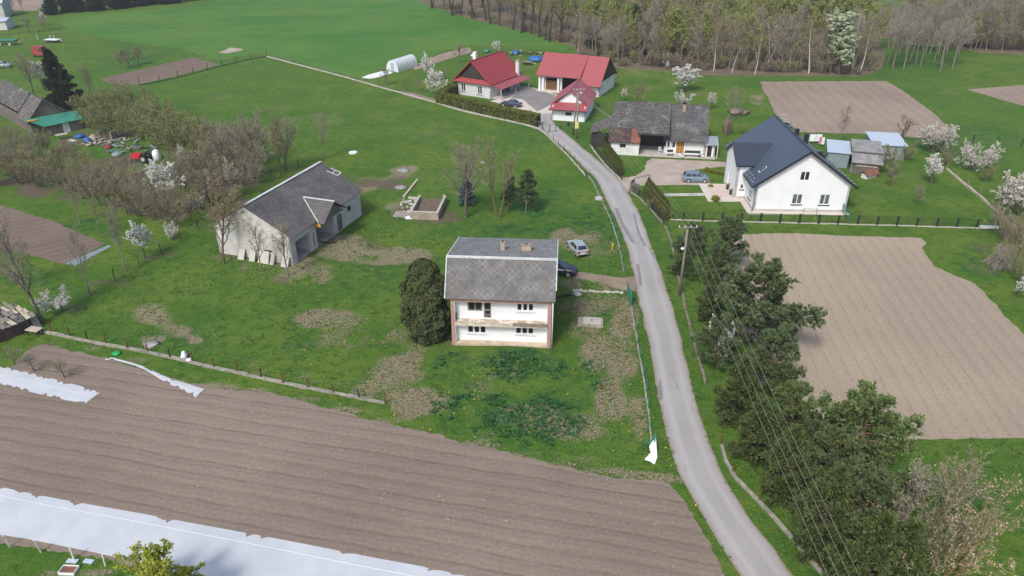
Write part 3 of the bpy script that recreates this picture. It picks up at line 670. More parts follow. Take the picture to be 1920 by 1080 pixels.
lad = [on_plane(x, y, *P)+Vector((0, 0, .06)) for x, y in ((620, 316), (639, 324), (633, 330), (613, 321))]
m = MB(); 
for a, b in ((0, 1), (1, 2), (2, 3)): m.bar(lad[a], lad[b], .16, .06)
m.bar(lad[0].lerp(lad[1], .5), lad[3].lerp(lad[2], .5), .12, .05); m.build('skylight_frame', MT['white_trim'], barn)
m = MB(fr); m.box((6.95, -.03, 1.35), (8.1, .005, 1.55)); m.build('vent_slot', MT['dark'], barn)
for k, (u, w, h) in enumerate(((3.3, .9, 1.2), (5.0, .8, 1.35), (6.3, 1.5, 1.4), (8.0, .55, 1.2), (9.6, 1.0, 1.1))):
    m = MB(fr); m.prism([(u, -.75, .0), (u+w, -.7, .0), (u+w*.97, -.06, h), (u+.04, -.06, h)], (0, -.09, .03))
    tag(m.build('stone_slab', MT['concrete'], origin=fr(u, -.6, 0)), ['grey slab leaning on the barn gable, nearest its left corner', 'narrow slab leaning on the barn gable beside the widest slab', 'widest pale slab leaning on the barn gable', 'thinnest slab leaning on the barn gable behind the bare tree', 'slab leaning on the barn gable at its right corner'][k], 'slab', 'slabs leaning on the barn')

# ================================================================== the modern white house with anthracite roof
fr, W, A, an = fr_px((1411, 397), (1584, 399)); D = 17.2
wh = empty('modern_house', fr(W/2, D/2, 0), 'clean white modern house with anthracite blue metal roof and side wing', 'house')
RU, RZ, EL, EZ, ER, EZR = 6.5, 9.15, -.7, 4.0, W+.85, 3.95
m = MB(fr)
g0, g1 = (0, 0), (W, 0)
hs = {k: wall_hole(fr, g0, g1, *q) for k, q in dict(up=(1500.5, 1519, 321.5, 339), l=(1485, 1504.5, 363.5, 383), r=(1536.5, 1556, 364.5, 384)).items()}
zsp = 4.1
m.wall(g0, g1, .45, zsp, .3, [hs['l'], hs['r']])
ua, ub, za, zb = hs['up']; sR = (RZ-EZR)/(ER-RU); sL = (RZ-EZ)/(RU-EL); lz = lambda u: RZ-.18-(RU-u)*sL if u < RU else RZ-.18-(u-RU)*sR
for pts in ([(0, zsp), (ua, zsp), (ua, lz(ua)), (0, max(zsp, lz(0)))], [(ub, zsp), (W, zsp), (W, max(zsp, lz(W))), (ub, lz(ub))], [(ua, zsp), (ub, zsp), (ub, za), (ua, za)], [(ua, zb), (ub, zb), (ub, lz(ub)), (max(min(RU, ub), ua), lz(max(min(RU, ub), ua))), (ua, lz(ua))]):
    m.poly([(u, 0, z) for u, z in pts])
for a, b in ((ua, za), (ub, za)): m.poly([(a, 0, za), (a, .25, za), (a, .25, zb), (a, 0, zb)])
m.poly([(ua, 0, za), (ub, 0, za), (ub, .25, za), (ua, .25, za)])
m.poly([(0, 0, zsp), (W, 0, zsp), (W, .3, zsp), (0, .3, zsp)])
WU, WV0, WV1, WR = -1.5, 5.2, 12.2, 8.7
lh = wall_hole(fr, (0, WV0), (0, 0), 1401, 1409, 351, 366); lh = (1.7, 3.1, 1.0, 2.3)
m.wall((0, D), (0, 0), .45, 3.85, .3, [(D-3.4, D-1.9, 1.0, 2.4)])
m.wall((W, 0), (W, D), .45, 4.0, .3)
m.poly([(W, D, .45), (0, D, .45), (0, D, 4.2), (RU, D, RZ-.2), (W, D, 4.2)])
fh = wall_hole(fr, (WU, WV0), (1.2, WV0), 1387.5, 1394.5, 345, 355)
m.wall((WU, WV0), (1.2, WV0), .3, 5.25, .3, [fh])
dh = (2.2, 3.5, .35, 2.5)
m.wall((WU, WV1), (WU, WV0), .3, 5.2, .3, [dh])
m.poly([(WU, WV1, 5.2), (WU, WV0, 5.2), (WU, WR, 7.25)]); m.wall((1.2, WV1), (WU, WV1), .3, 5.25, .3)
m.build('wall', MT['plaster'], wh)
box_part('plinth', MT['concrete'], wh, fr, ((-.03, -.03, -.1), (W+.03, D+.03, .445)), ((WU-.03, WV0-.03, -.1), (-.035, WV1+.03, .295)))
window(wh, fr, g0, g1, hs['l'], MT['frame'], MT['glass_light'], 2, .1, sill=MT['trim_blue']); window(wh, fr, g0, g1, hs['r'], MT['frame'], MT['glass_light'], 2, .1, sill=MT['trim_blue'])
window(wh, fr, g0, g1, hs['up'], MT['frame'], MT['glass_plum'], 2, .1)['label'] = 'upper gable window with plum dark panes'
window(wh, fr, (WU, WV0), (1.2, WV0), fh, MT['frame'], MT['glass'], 1, .12, sill=MT['trim_blue'])
window(wh, fr, (0, D), (0, 0), (D-3.4, D-1.9, 1.0, 2.4), MT['frame'], MT['glass_light'], 2, .1, sill=MT['trim_blue'])
window(wh, fr, (WU, WV1), (WU, WV0), dh, MT['frame'], MT['white_pl'], 1, .12, name='front_door')
V0, V1 = -.55, D+.6
RA = roof_part(wh, fr, [(EL, V0, EZ), (RU, V0, RZ), (RU, V1, RZ), (EL, V1, EZ)], MT['roof_blue'], .16)
roof_part(wh, fr, [(RU, V0, RZ), (ER, V0, EZR), (ER, V1, EZR), (RU, V1, RZ)], MT['roof_blue'], .16)
zi = lambda z: RU-(RZ-z)/sL
roof_part(wh, fr, [(WU-.42, WV0-.35, 5.2), (zi(5.2)+.35, WV0-.35, 5.2), (zi(7.5)+.3, WR, 7.5), (WU-.42, WR, 7.5)], MT['roof_tileblue'], .12, 'wing_roof')
roof_part(wh, fr, [(WU-.42, WR, 7.5), (zi(7.5)+.3, WR, 7.5), (zi(5.2)+.35, WV1+.35, 5.2), (WU-.42, WV1+.35, 5.2)], MT['roof_tileblue'], .12, 'wing_roof')
for a, b in (((EL, V0-.03, EZ-.12), (RU, V0-.03, RZ-.12)), ((RU, V0-.03, RZ-.12), (ER, V0-.03, EZR-.12))):
    bars_part('verge_board', MT['trim_blue'], wh, fr, (a, b, .05, .3))
bars_part('ridge_cap', MT['trim_blue'], wh, fr, ((RU, V0, RZ+.03), (RU, V1, RZ+.03), .25, .07))
bars_part('gutter', MT['trim_blue'], wh, fr, ((EL-.08, V0, EZ-.1), (EL-.08, WV0-.4, EZ-.1), .14)); bars_part('gutter', MT['trim_blue'], wh, fr, ((WU-.4, WV0-.42, 5.08), (zi(5.2), WV0-.42, 5.08), .13))
bars_part('gutter', MT['trim_blue'], wh, fr, ((ER+.06, V0, EZR-.1), (ER+.06, V1, EZR-.1), .14))
m = MB(fr); m.tube([(EL-.05, -.1, EZ-.15), (-.12, -.1, EZ-.55), (-.12, -.1, .3), (-.3, -.2, .05)], .055, 8); m.build('downpipe', MT['trim_blue'], wh, True)
m = MB(fr); m.tube([(W+.75, -.1, EZR-.15), (W+.1, -.1, EZR-.5), (W+.1, -.1, .2)], .055, 8); m.build('downpipe', MT['trim_blue'], wh, True)
P = [fr(EL, 0, EZ), fr(RU, 0, RZ), fr(EL, D, EZ)]
sk = [on_plane(x, y, *P)+Vector((0, 0, .03)) for x, y in ((1421.5, 321), (1436, 311), (1438, 313.5), (1423.5, 324))]
m = MB(); m.slab(sk, .08); q = m.build('skylight', MT['frame_grey'], wh); c = sum(sk, Vector())/4
m = MB(); m.slab([c+(p-c)*.8+Vector((0, 0, .02)) for p in sk], .02); m.build('pane', MT['glass'], q)
for k in range(9):
    x, y = [(1398, 323), (1404, 320.5), (1401, 328), (1407, 324.5), (1405, 333), (1411, 329), (1408, 338), (1414, 334), (1411.5, 341)][k]
    p = on_plane(x, y, *P); m = MB(); m.box(p-Vector((.1, .07, .02)), p+Vector((.1, .07, .09))); m.build('snow_guard', MT['steel'], wh)
for k in range(4):
    p = on_plane(*[(1364, 271), (1370, 268), (1367, 275), (1372, 272)][k], *P); m = MB(); m.box(p-Vector((.1, .07, .02)), p+Vector((.1, .07, .09))); m.build('snow_guard', MT['steel'], wh)
for k in range(14):
    u = ER-.35; v = .3+k*1.15; m = MB(fr); z = EZR+.35*sR; m.box((u-.12, v-.08, z), (u+.12, v+.08, z+.14)); m.build('snow_guard', MT['steel'], wh)
for u, v, h in ((8.6, 12.3, .9), (9.4, 10.2, 1.3), (10.9, 7.7, .45), (11.3, 7.2, .4)):
    z = RZ-(u-RU)*sR; box_part('chimney', MT['trim_blue'], wh, fr, ((u-.25, v-.25, z-.3), (u+.25, v+.25, z+h)))
m = MB(fr); m.box((.8, -1.0, .02), (W+.3, -.05, .12)); m.box((-.9, -1.0, .021), (.79, -.05, .119)); m.box((-.9, -.04, .02), (-.05, 5.0, .118)); m.box((-5.6, 3.7, .02), (-.91, 11.0, .11))
tag(m.build('terrace', MT['paving'], origin=fr(0, 0, 0)), kind='structure')
m = MB(fr); m.box((-4.6, 5.4, .112), (-1.56, 10.2, .2)); tag(m.build('door_step', MT['paving_pink'], origin=fr(-3, 7, 0)), kind='structure')

# ================================================================== the old farmhouse with open threshing bay
fr, W, A, an = fr_px((1145, 289), (1197, 292))
of = empty('old_farmhouse', fr(8, 4, 0), 'long old farmhouse with mossy grey tiles, brown tile patch and dark open bay', 'farmhouse')
W1, W2, W3 = W, 9.3, 16.0; RV, RZ = 9.0, 7.0; RWV = 2.3; BK = 17.5
m = MB(fr)
wl = wall_hole(fr, (0, 0), (W1, 0), 1162, 1173.5, 269.5, 275.5); wl = (wl[0], wl[1], 1.3, 1.95)
m.wall((0, 0), (W1, 0), -.1, 2.3, .3, [wl]); m.poly([(0, BK, -.1), (0, 0, -.1), (0, 0, 2.3), (0, RV, RZ-.2), (0, BK, 2.3)]); m.poly([(W1, 0, -.1), (W1, 6, -.1), (W1, 6, 4.9), (W1, 0, 2.2)])
f0, f1 = (W2, RWV), (W3, RWV)
hw1 = wall_hole(fr, f0, f1, 1250.5, 1256, 266, 278); hw1 = (hw1[0], hw1[1], .9, 2.15); hw2 = (hw1[1]+.35, hw1[1]+.95, .9, 2.15)
hd = wall_hole(fr, f0, f1, 1268, 1282, 266, 288); hd = (hd[0], hd[1], .12, 2.25)
m.wall(f0, f1, -.1, 2.75, .3, [hw1, hw2, hd]); m.wall((W3, RWV), (W3, BK-1.5), -.1, 2.7, .3)
m.poly([(W3, RWV, 2.7), (W3, BK-1.5, 2.7), (W3, RV, RZ-.2)]); m.poly([(W2, 6, -.1), (W2, RWV, -.1), (W2, RWV, 2.7), (W2, 6, 4.8)])
m.wall((W3, BK), (0, BK), -.1, 2.3, .3)
m.build('wall', MT['plaster_old'], of)
box_part('bay_boards', MT['wood_dark'], of, fr, ((W1, 5.9, -.1), (W2, 6.1, 5.2)))
box_part('lintel_beam', MT['wood_old'], of, fr, ((W1-.3, .25, 3.62), (W2+.4, .45, 3.85)))
window(of, fr, (0, 0), (W1, 0), wl, MT['wood_dark'], MT['dark'], 1, .08); window(of, fr, f0, f1, hw1, MT['frame'], MT['glass'], 1, .1); window(of, fr, f0, f1, hw2, MT['frame'], MT['glass'], 1, .1)
dr = window(of, fr, f0, f1, hd, MT['wood_brown'], MT['wood_orange'], 3, .1, name='wooden_door'); dr['label'] = 'orange brown panelled entrance door'
zl = lambda v: 2.35+(v+.5)*(RZ-2.35)/(RV+.5)
vb = 2.7; us = 3.3
roof_part(of, fr, [(-.55, vb, zl(vb)), (W1-.2, vb, zl(vb)), (W1-.2, RV, RZ), (-.25, RV, RZ)], MT['roof_old'], .14)
roof_part(of, fr, [(-.55, -.5, 2.35), (us, -.5, 2.35), (us, vb-.01, zl(vb)-.02), (-.55, vb-.01, zl(vb)-.02)], MT['roof_brown'], .13)['label'] = 'lower roof patch of brown tiles'
roof_part(of, fr, [(us+.01, -.5, 2.36), (W1+.1, -.5, 2.36), (W1+.1, vb-.01, zl(vb)-.01), (us+.01, vb-.01, zl(vb)-.01)], MT['roof_salmon'], .13)['label'] = 'roof patch of salmon red tiles'
zc = lambda v: 4.0+(v)*(RZ+.12-4.0)/RV
roof_part(of, fr, [(W1-.45, -.05, 4.0), (W2+.35, -.05, 4.0), (W2+.35, RV, RZ+.12), (W1-.45, RV, RZ+.12)], MT['roof_old'], .16)
roof_part(of, fr, [(W2-.6, 1.4, 2.5), (W3+.25, 1.4, 2.5), (W3+.25, RV, RZ), (W2+.36, RV, RZ), (W2+.36, 3.2, 3.57), (W2-.6, 3.2, 3.57)], MT['roof_old2'], .14)
roof_part(of, fr, [(-.3, RV, RZ), (W3+.25, RV, RZ), (W3+.25, BK+.4, 2.2), (-.3, BK+.4, 2.2)], MT['roof_old'], .14)
ch = box_part('chimney', MT['brick'], of, fr, ((11.7, 7.4, 5.9), (12.25, 7.95, 7.35))); box_part('cap', MT['dark'], ch, fr, ((11.64, 7.34, 7.352), (12.31, 8.01, 7.55)))
m = MB(fr)                                              # lean-to with shingles at the left end
roof_part(of, fr, [(-4.0, 3.2, 2.6), (-.05, 3.2, 4.15), (-.05, 11.0, 4.15), (-4.0, 9.5, 2.6)], MT['roof_shingle'], .12, 'lean_to_roof')
box_part('lean_to_boards', MT['wood_dark'], of, fr, ((-3.8, 3.6, -.1), (-1.4, 3.7, 2.75)), ((-3.8, 3.7, -.1), (-3.7, 9.4, 2.55)))
box_part('lean_to_post', MT['wood_old'], of, fr, ((-.3, 3.5, -.1), (-.15, 3.65, 4.0)))
m = MB(fr); ax0, ax1 = W3+.02, W3+1.55
m.wall((ax0, 1.5), (ax1, 1.5), -.1, 2.3, .2, [(.25, 1.0, .05, 1.95)]); m.wall((ax1, 1.5), (ax1, 5), -.1, 2.3, .2); m.build('annex_wall', MT['plaster_old'], of)
window(of, fr, (ax0, 1.5), (ax1, 1.5), (.25, 1.0, .05, 1.95), MT['wood_dark'], MT['glass_plum'], 1, .1, name='annex_door')
roof_part(of, fr, [(ax0-.2, .9, 2.32), (ax1+.5, .9, 2.32), (ax1+.5, 5.2, 2.62), (ax0-.2, 5.2, 2.62)], MT['steel'], .08, 'annex_roof')
bars_part('annex_post', MT['post_white'], of, fr, ((ax1+.4, 1.0, -.05), (ax1+.4, 1.0, 2.28), .12))
sheet('concrete_apron', [tuple(fr(*p)[:2]) + (0,) for p in ((W1+.05, -.2, 0), (W3+1.7, .35, 0), (W3+1.7, 2.3, 0), (W2, 2.3, 0), (W2, 5.9, 0), (W1+.05, 5.9, 0))], .07, MT['concrete'], 0, 0, px=False, th=.08)
APR = fr

# ================================================================== the red-roofed house
fr, W, A, an = fr_px((857, 176), (918, 187), -31); W = 9.0; D = 12.6
rh = empty('red_roofed_house', fr(W/2, D/2, 0), 'pale grey house with bright red roof, dark board gable and red porch roof', 'house')
m = MB(fr); E = 3.1; RU, RZ = 4.2, 7.7
g0, g1 = (0, 0), (W, 0); hA = wall_hole(fr, g0, g1, 864.5, 873, 156, 171); hB = wall_hole(fr, g0, g1, 895, 904, 161, 177)
m.wall(g0, g1, -.1, E, .3, [hA, hB]); m.wall((0, D), (0, 0), -.1, E, .3)
hp = [(4.3, 5.4, .1, 2.3), (8.2, 9.6, 1.0, 2.1)]
m.wall((W, 0), (W, D), -.1, E, .3, hp); m.wall((W, D), (0, D), -.1, E, .3); m.poly([(W, D, E), (0, D, E), (RU, D, RZ-.2)])
m.build('wall', MT['plaster_grey'], rh)
for h in (hA, hB): window(rh, fr, g0, g1, h, MT['frame'], MT['glass'], 2, .12, sill=MT['post_dark'])
window(rh, fr, (W, 0), (W, D), hp[0], MT['wood_dark'], MT['dark'], 1, .12, name='porch_door'); window(rh, fr, (W, 0), (W, D), hp[1], MT['frame'], MT['glass'], 2, .1)
box_part('dark_cladding', MT['trim_blue'], rh, fr, ((W+.005, 5.6, .3), (W+.06, 8.0, 2.6)), ((W+.005, 9.8, .3), (W+.06, 11.0, 2.6)))
m = MB(fr); m.prism([(.3, .03, E+.1), (W-.3, .03, E+.1), (RU, .03, RZ-.25)], (0, .1, 0)); m.build('gable_boards', MT['wood_dark'], rh)
V0, V1, EL, ER = -.65, D+.5, -.8, W+.3
roof_part(rh, fr, [(EL, V0, E-.1), (RU, V0, RZ), (RU, V1, RZ), (EL, V1, E-.1)], MT['roof_red'], .14)
roof_part(rh, fr, [(RU, V0, RZ), (ER, V0, E), (ER, V1, E), (RU, V1, RZ)], MT['roof_red'], .14)
roof_part(rh, fr, [(EL+.1, -.75, E-.08), (ER-.05, -.75, E-.02), (W-.35, .02, E+.72), (.1, .02, E+.72)], MT['roof_red'], .08, 'skirt_roof')
bars_part('ridge_cap', MT['roof_red'], rh, fr, ((RU, V0, RZ+.05), (RU, V1, RZ+.05), .28, .1))
roof_part(rh, fr, [(W+.1, .2, 2.92), (W+2.6, .2, 2.3), (W+2.6, V1, 2.3), (W+.1, V1, 2.92)], MT['roof_red2'], .08, 'porch_roof')
for v in (.4, 6.5, 12.5): bars_part('porch_post', MT['post_white'], rh, fr, ((W+2.4, v, 0), (W+2.4, v, 2.25), .12))
box_part('porch_floor', MT['concrete'], rh, fr, ((W+.02, .3, -.05), (W+2.5, D, .25)))
ch = box_part('chimney', MT['plaster_grey'], rh, fr, ((W-.45, 11.2, 2.6), (W+.35, 12.0, 6.1))); box_part('cap', MT['brick'], ch, fr, ((W-.5, 11.15, 6.1), (W+.4, 12.05, 6.35)))
ch = box_part('chimney', MT['plaster'], rh, fr, ((.2, 6.4, 4), (.9, 7.1, 8.1)))

# ================================================================== the big red-roofed barn
fr, W, A, an = fr_px((1010, 170), (1122, 182)); D = 10.8; W = 14.4
rb = empty('red_roofed_barn', fr(W/2, D/2, 0), 'long white barn with three step red metal roof and brown double doors', 'barn')
RV, RZ = 4.7, 7.7; S1, S2 = 5.1, 10.0
m = MB(fr); hd = [(1.45, 4.35, .3, 3.1), (5.35, 9.6, .3, 3.3)]
m.wall((0, .6), (S2, .6), -.1, 3.7, .3, hd); m.wall((S2, 0), (W, 0), -.1, 2.7, .3); m.wall((S2-.3, .6), (S2-.3, 0), -.1, 2.7, .05)
e1 = (W, 0); e2 = (W, D); m.wall(e1, e2, -.1, 3.0, .3, [(1.5, 2.1, 1.3, 2.3), (5.0, 5.6, 1.6, 2.6)]); m.wall((W, D), (0, D), -.1, 3.0, .3); m.wall((0, D), (0, .6), -.1, 3.3, .3)
m.build('wall', MT['plaster_old'], rb)
for h in ((1.5, 2.1, 1.3, 2.3), (5.0, 5.6, 1.6, 2.6)): window(rb, fr, e1, e2, h, MT['frame_old'], MT['dark'], 1, .08)
a, b, e, f = hd[0]
for k in (0, 1):
    x0 = a+.02+k*(b-a)/2; box_part('barn_door', MT['wood_brown'], rb, fr, ((x0, .7, e), (x0+(b-a)/2-.03, .78, f-.7)))
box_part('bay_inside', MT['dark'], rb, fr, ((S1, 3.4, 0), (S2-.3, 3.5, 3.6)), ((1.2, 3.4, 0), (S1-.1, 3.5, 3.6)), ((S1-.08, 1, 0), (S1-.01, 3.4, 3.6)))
box_part('plinth', MT['paving'], rb, fr, ((-.3, -.5, -.05), (S2-.4, .58, .3)))
for u in (.2, 1.0, 4.7): box_part('pillar', MT['plaster_old'], rb, fr, ((u-.22, -.12, .3), (u+.22, .32, 3.4)))
for k, (u0, u1, ev, ez, dz) in enumerate(((-.5, S1, -.75, 3.65, 0), (S1+.02, S2-.0, -.75, 3.7, .08), (S2+.02, W+.5, -1.25, 2.45, .0))):
    roof_part(rb, fr, [(u0, ev, ez), (u1, ev, ez), (u1, RV, RZ+dz), (u0, RV, RZ+dz)], MT['roof_red2'], .12)
roof_part(rb, fr, [(-.5, RV, RZ), (W+.5, RV, RZ), (W+.5, D+.9, 2.9), (-.5, D+.9, 2.9)], MT['roof_red2'], .12)
m = MB(fr); m.prism([(W+.02, .1, 3.02), (W+.02, D-.1, 3.02), (W+.02, RV, RZ-.2)], (.08, 0, 0)); m.build('gable_boards', MT['wood_dark'], rb)
m = MB(fr); m.tube([(W+.45, D+.9, 2.8), (W+.45, D+1.5, 2.8), (W+.45, D+1.5, .1)], .08, 8); m.build('downpipe', MT['post_white'], rb, True)

# ================================================================== the small red-roofed garage
fr, W, A, an = fr_px((1035, 225), (1095, 229)); W = 6.6; D = 11.5
ga = empty('red_roofed_garage', fr(W/2, D/2, 0), 'small white outbuilding with red hipped front roof beside the road gate', 'outbuilding')
m = MB(fr); hw = wall_hole(fr, (0, 0), (W, 0), 1060, 1071.5, 211, 217); hw = (hw[0], hw[1], 1.1, 1.75)
m.wall((0, 0), (W, 0), -.1, 2.55, .25, [hw]); m.wall((W, 0), (W, D), -.1, 2.9, .25, [(3, 3.8, 1, 2.2)]); m.wall((W, D), (0, D), -.1, 2.9, .25); m.wall((0, D), (0, 0), -.1, 2.9, .25)
m.prism([(.75, 1.5, 3.3), (W-.75, 1.5, 3.3), (W/2, 1.5, 5.45)], (0, .12, 0)); m.prism([(.1, D-.3, 2.9), (W-.1, D-.3, 2.9), (W/2, D-.3, 5.4)], (0, .2, 0))
m.build('wall', MT['plaster'], ga)
window(ga, fr, (0, 0), (W, 0), hw, MT['post_dark'], MT['glass'], 2, .07)
roof_part(ga, fr, [(-.65, .9, 2.85), (W/2, .9, 5.75), (W/2, D+.4, 5.75), (-.65, D+.4, 2.85)], MT['roof_red2'], .12)
roof_part(ga, fr, [(W/2, .9, 5.75), (W+.65, .9, 2.85), (W+.65, D+.4, 2.85), (W/2, D+.4, 5.75)], MT['roof_red2'], .12)
roof_part(ga, fr, [(-.55, -.9, 2.35), (W+.55, -.9, 2.35), (W+.2, 1.48, 3.3), (-.2, 1.48, 3.3)], MT['roof_red2'], .1, 'skirt_roof')
bars_part('ridge_cap', MT['roof_red2'], ga, fr, ((W/2, .9, 5.79), (W/2, D+.4, 5.79), .25, .08))
bars_part('gutter', MT['trim_blue'], ga, fr, ((-.55, -.98, 2.27), (W+.55, -.98, 2.27), .12))

# ================================================================== old timber house at the left edge
fr, W, A, an = fr_px((62, 251), (139, 236)); D = 22
oh = empty('timber_house', fr(W/2, 6, 0), 'old timber house with grey board gable and green sheet lean-to', 'house')
ap = fr(W*.42, 0, 0); RZ = HZ(ap, 186); RU = W*.42; E = 2.6
m = MB(fr); m.prism([(0, 0, -.1), (W, 0, -.1), (W, 0, E), (RU, 0, RZ-.2), (0, 0, E)], (0, .2, 0)); m.wall((W, 0), (W, D), -.1, E, .2); m.wall((0, D), (0, .2), -.1, E, .2); m.prism([(0, D-.2, -.1), (W, D-.2, -.1), (W, D-.2, E), (RU, D-.2, RZ-.2), (0, D-.2, E)], (0, .2, 0))
m.build('board_wall', MT['wood'], oh)
sl = (RZ-E)/RU
roof_part(oh, fr, [(-.6, -.3, E-.5), (RU, -.3, RZ), (RU, 6.0, RZ), (-.6, 6.0, E-.5)], MT['roof_shingle'], .15)
roof_part(oh, fr, [(.1, 6.02, E+.45), (RU, 6.02, RZ+.3), (RU, D, RZ+.3), (.1, D, E+.45)], MT['roof_old'], .15)
roof_part(oh, fr, [(RU, -.3, RZ), (W+.6, -.3, E-.4), (W+.6, D, E-.4), (RU, D, RZ)], MT['roof_shingle'], .15)
roof_part(oh, fr, [(-.9, -.35, 2.9), (W+.8, -.35, 2.95), (W+.8, -4.0, 2.0), (1.2, -4.0, 1.9)], MT['green_roof'], .08, 'lean_to_roof')
box_part('lean_to_wall', MT['wood'], oh, fr, ((1.4, -3.6, -.1), (5, -3.5, 1.75)), ((W-1.8, -3.6, -.1), (W+.4, -3.5, 1.8)))
box_part('lean_to_door', MT['white_trim'], oh, fr, ((W-3.0, -3.65, 0), (W-1.85, -3.56, 1.8)))
box_part('lean_to_patch', MT['wood_orange'], oh, fr, ((-.6, -1.6, 2.66), (1.0, -.9, 2.78)))

# ================================================================== metal garages and timber shed on the right
def metal_garage(a, b, D, h0, h1, roofm, wallm, label):
    fr, W, A, an = fr_px(a, b); r = empty('metal_garage', fr(W/2, D/2, 0), label, 'garage', 'metal garages behind the white house')
    m = MB(fr); m.wall((0, 0), (W, 0), -.05, h0, .06); m.wall((W, 0), (W, D), -.05, h0, .06); m.wall((W, D), (0, D), -.05, h1, .06); m.wall((0, D), (0, 0), -.05, h0, .06); m.prism([(0.01, 0, h0), (.01, D, h0), (.01, D, h1)], (.05, 0, 0)); m.prism([(W-.06, 0, h0), (W-.06, D, h0), (W-.06, D, h1)], (.05, 0, 0)); m.build('wall', wallm, r)
    roof_part(r, fr, [(-.2, -.25, h0+.06), (W+.2, -.25, h0+.06), (W+.2, D+.2, h1+.1), (-.2, D+.2, h1+.1)], roofm, .06)
    return r
metal_garage((1548, 312), (1588, 316), 6.0, 2.5, 2.75, MT['sheet_blue'], MT['sheet_grey'], 'grey metal garage with pale blue roof, half behind the white house roof')
metal_garage((1634, 297), (1694, 300), 6.0, 2.4, 2.8, MT['sheet_blue'], MT['sheet_grey'], 'longer grey metal garage with pale blue roof beside the weathered shed')
fr, W, A, an = fr_px((1596, 325), (1646, 330)); D = 7.5
sh = empty('timber_shed', fr(W/2, D/2, 0), 'weathered timber shed with two level corrugated grey roof and white door', 'shed')
m = MB(fr); m.wall((0, 0), (W, 0), -.05, 1.9, .1); m.wall((W, 0), (W, D), -.05, 1.9, .1); m.wall((W, D), (0, D), -.05, 2.3, .1); m.wall((0, D), (0, 0), -.05, 1.9, .1)
m.prism([(.02, 0, 1.9), (.02, D, 1.9), (.02, D, 3.2), (.02, 3.2, 3.2)], (.1, 0, 0)); m.prism([(W-.12, 0, 1.9), (W-.12, D, 1.9), (W-.12, D, 3.2), (W-.12, 3.2, 3.2)], (.1, 0, 0)); m.build('board_wall', MT['wood'], sh)
for v0, z0, v1, z1 in ((-.35, 1.95, 2.7, 2.85), (2.2, 3.05, D+.2, 3.5)):
    m = MB(fr); K = 72
    for i in range(K):
        q = []
        for k in (i, i+1):
            u = -.3+(W+.7)*k/K; h = .03*sin(2*pi*k/6); q.append((u, h))
        m.poly([(q[0][0], v0, z0+q[0][1]), (q[1][0], v0, z0+q[1][1]), (q[1][0], v1, z1+q[1][1]), (q[0][0], v1, z1+q[0][1])])
    m.build('roof', MT['roof_corr'], sh); roof_part(sh, fr, [(-.28, v0+.02, z0-.05), (W+.38, v0+.02, z0-.05), (W+.38, v1, z1-.05), (-.28, v1, z1-.05)], MT['wood_old'], .06, 'roof_deck')
box_part('door', MT['white_pl'], sh, fr, ((-.06, .7, 0), (-.005, 1.9, 1.9)))
box_part('board_rail', MT['wood_pale'], sh, fr, ((.5, -.12, 1.35), (3.6, -.02, 1.5)))
fr, W, A, an = fr_px((1625, 337), (1645, 332)); W = max(W, 1.5)
kn = empty('dog_kennel', fr(W/2, .5, 0), 'little kennel with terracotta roof and white front beside the shed', 'kennel')
box_part('wall', MT['plaster_old'], kn, fr, ((.1, .1, 0), (W-.1, 1.2, .75)))
roof_part(kn, fr, [(-.2, -.25, .6), (W+.2, -.25, .6), (W+.2, .7, 1.25), (-.2, .7, 1.25)], MT['roof_salmon'], .07); roof_part(kn, fr, [(-.2, .7, 1.25), (W+.2, .7, 1.25), (W+.2, 1.5, .6), (-.2, 1.5, .6)], MT['roof_salmon'], .07)

# ================================================================== polytunnel and buildings at the top left corner
fr, W, A, an = fr_px((725, 133), (739, 138)); W = 3.6; D = 8.4
fr = frame(fr(0, 0, 0), atan2((G(772, 127)-G(739, 138)).y, (G(772, 127)-G(739, 138)).x)-pi/2)
pt = empty('polytunnel', fr(W/2, D/2, 0), 'round topped polytunnel greenhouse covered in whitish film beside the lawn', 'greenhouse')
t = NT('tunnel_film'); t.color((.56, .6, .62)).set(rough=.35, spec=.4); MT['film'] = t.m
m = MB(fr); NA = 20; arc = [(W/2-W/2*cos(pi*k/NA), 2.75*sin(pi*k/NA)**.8) for k in range(NA+1)]
for j in range(12):
    v0, v1 = D*j/12, D*(j+1)/12
    for (u0, z0), (u1, z1) in zip(arc, arc[1:]): m.poly([(u0, v0, z0), (u1, v0, z1), (u1, v1, z1), (u0, v1, z0)])
m.poly([(u, D, z) for u, z in arc[::-1]]); m.poly([(u, 0, z) for u, z in arc]); m.build('film_cover', MT['film'], pt, True)
for j in range(7):
    m = MB(fr); m.tube([(W/2+(u-W/2)*1.012, D*j/6+.0, z*1.012+.01) for u, z in arc], .035, 5); m.build('hoop', MT['steel'], pt)
box_part('door', MT['steel'], pt, fr, ((W/2-.5, -.06, .05), (W/2+.5, -.02, 2.1)))
m = MB(); q = [G(680, 147), G(722, 134), G(739, 137), G(698, 147)]
wv = []
m.prism([p+Vector((0, 0, .03)) for p in [G(678, 146), G(690, 141), G(703, 137.5), G(716, 134), G(726, 133.5), G(737, 137), G(724, 141), G(706, 146), G(694, 148)]], (0, 0, .06)); tag(m.build('ground_sheet', MT['white_pl'], origin=G(705, 141)), 'white fleece sheet pegged out in front of the polytunnel', 'fleece sheet')
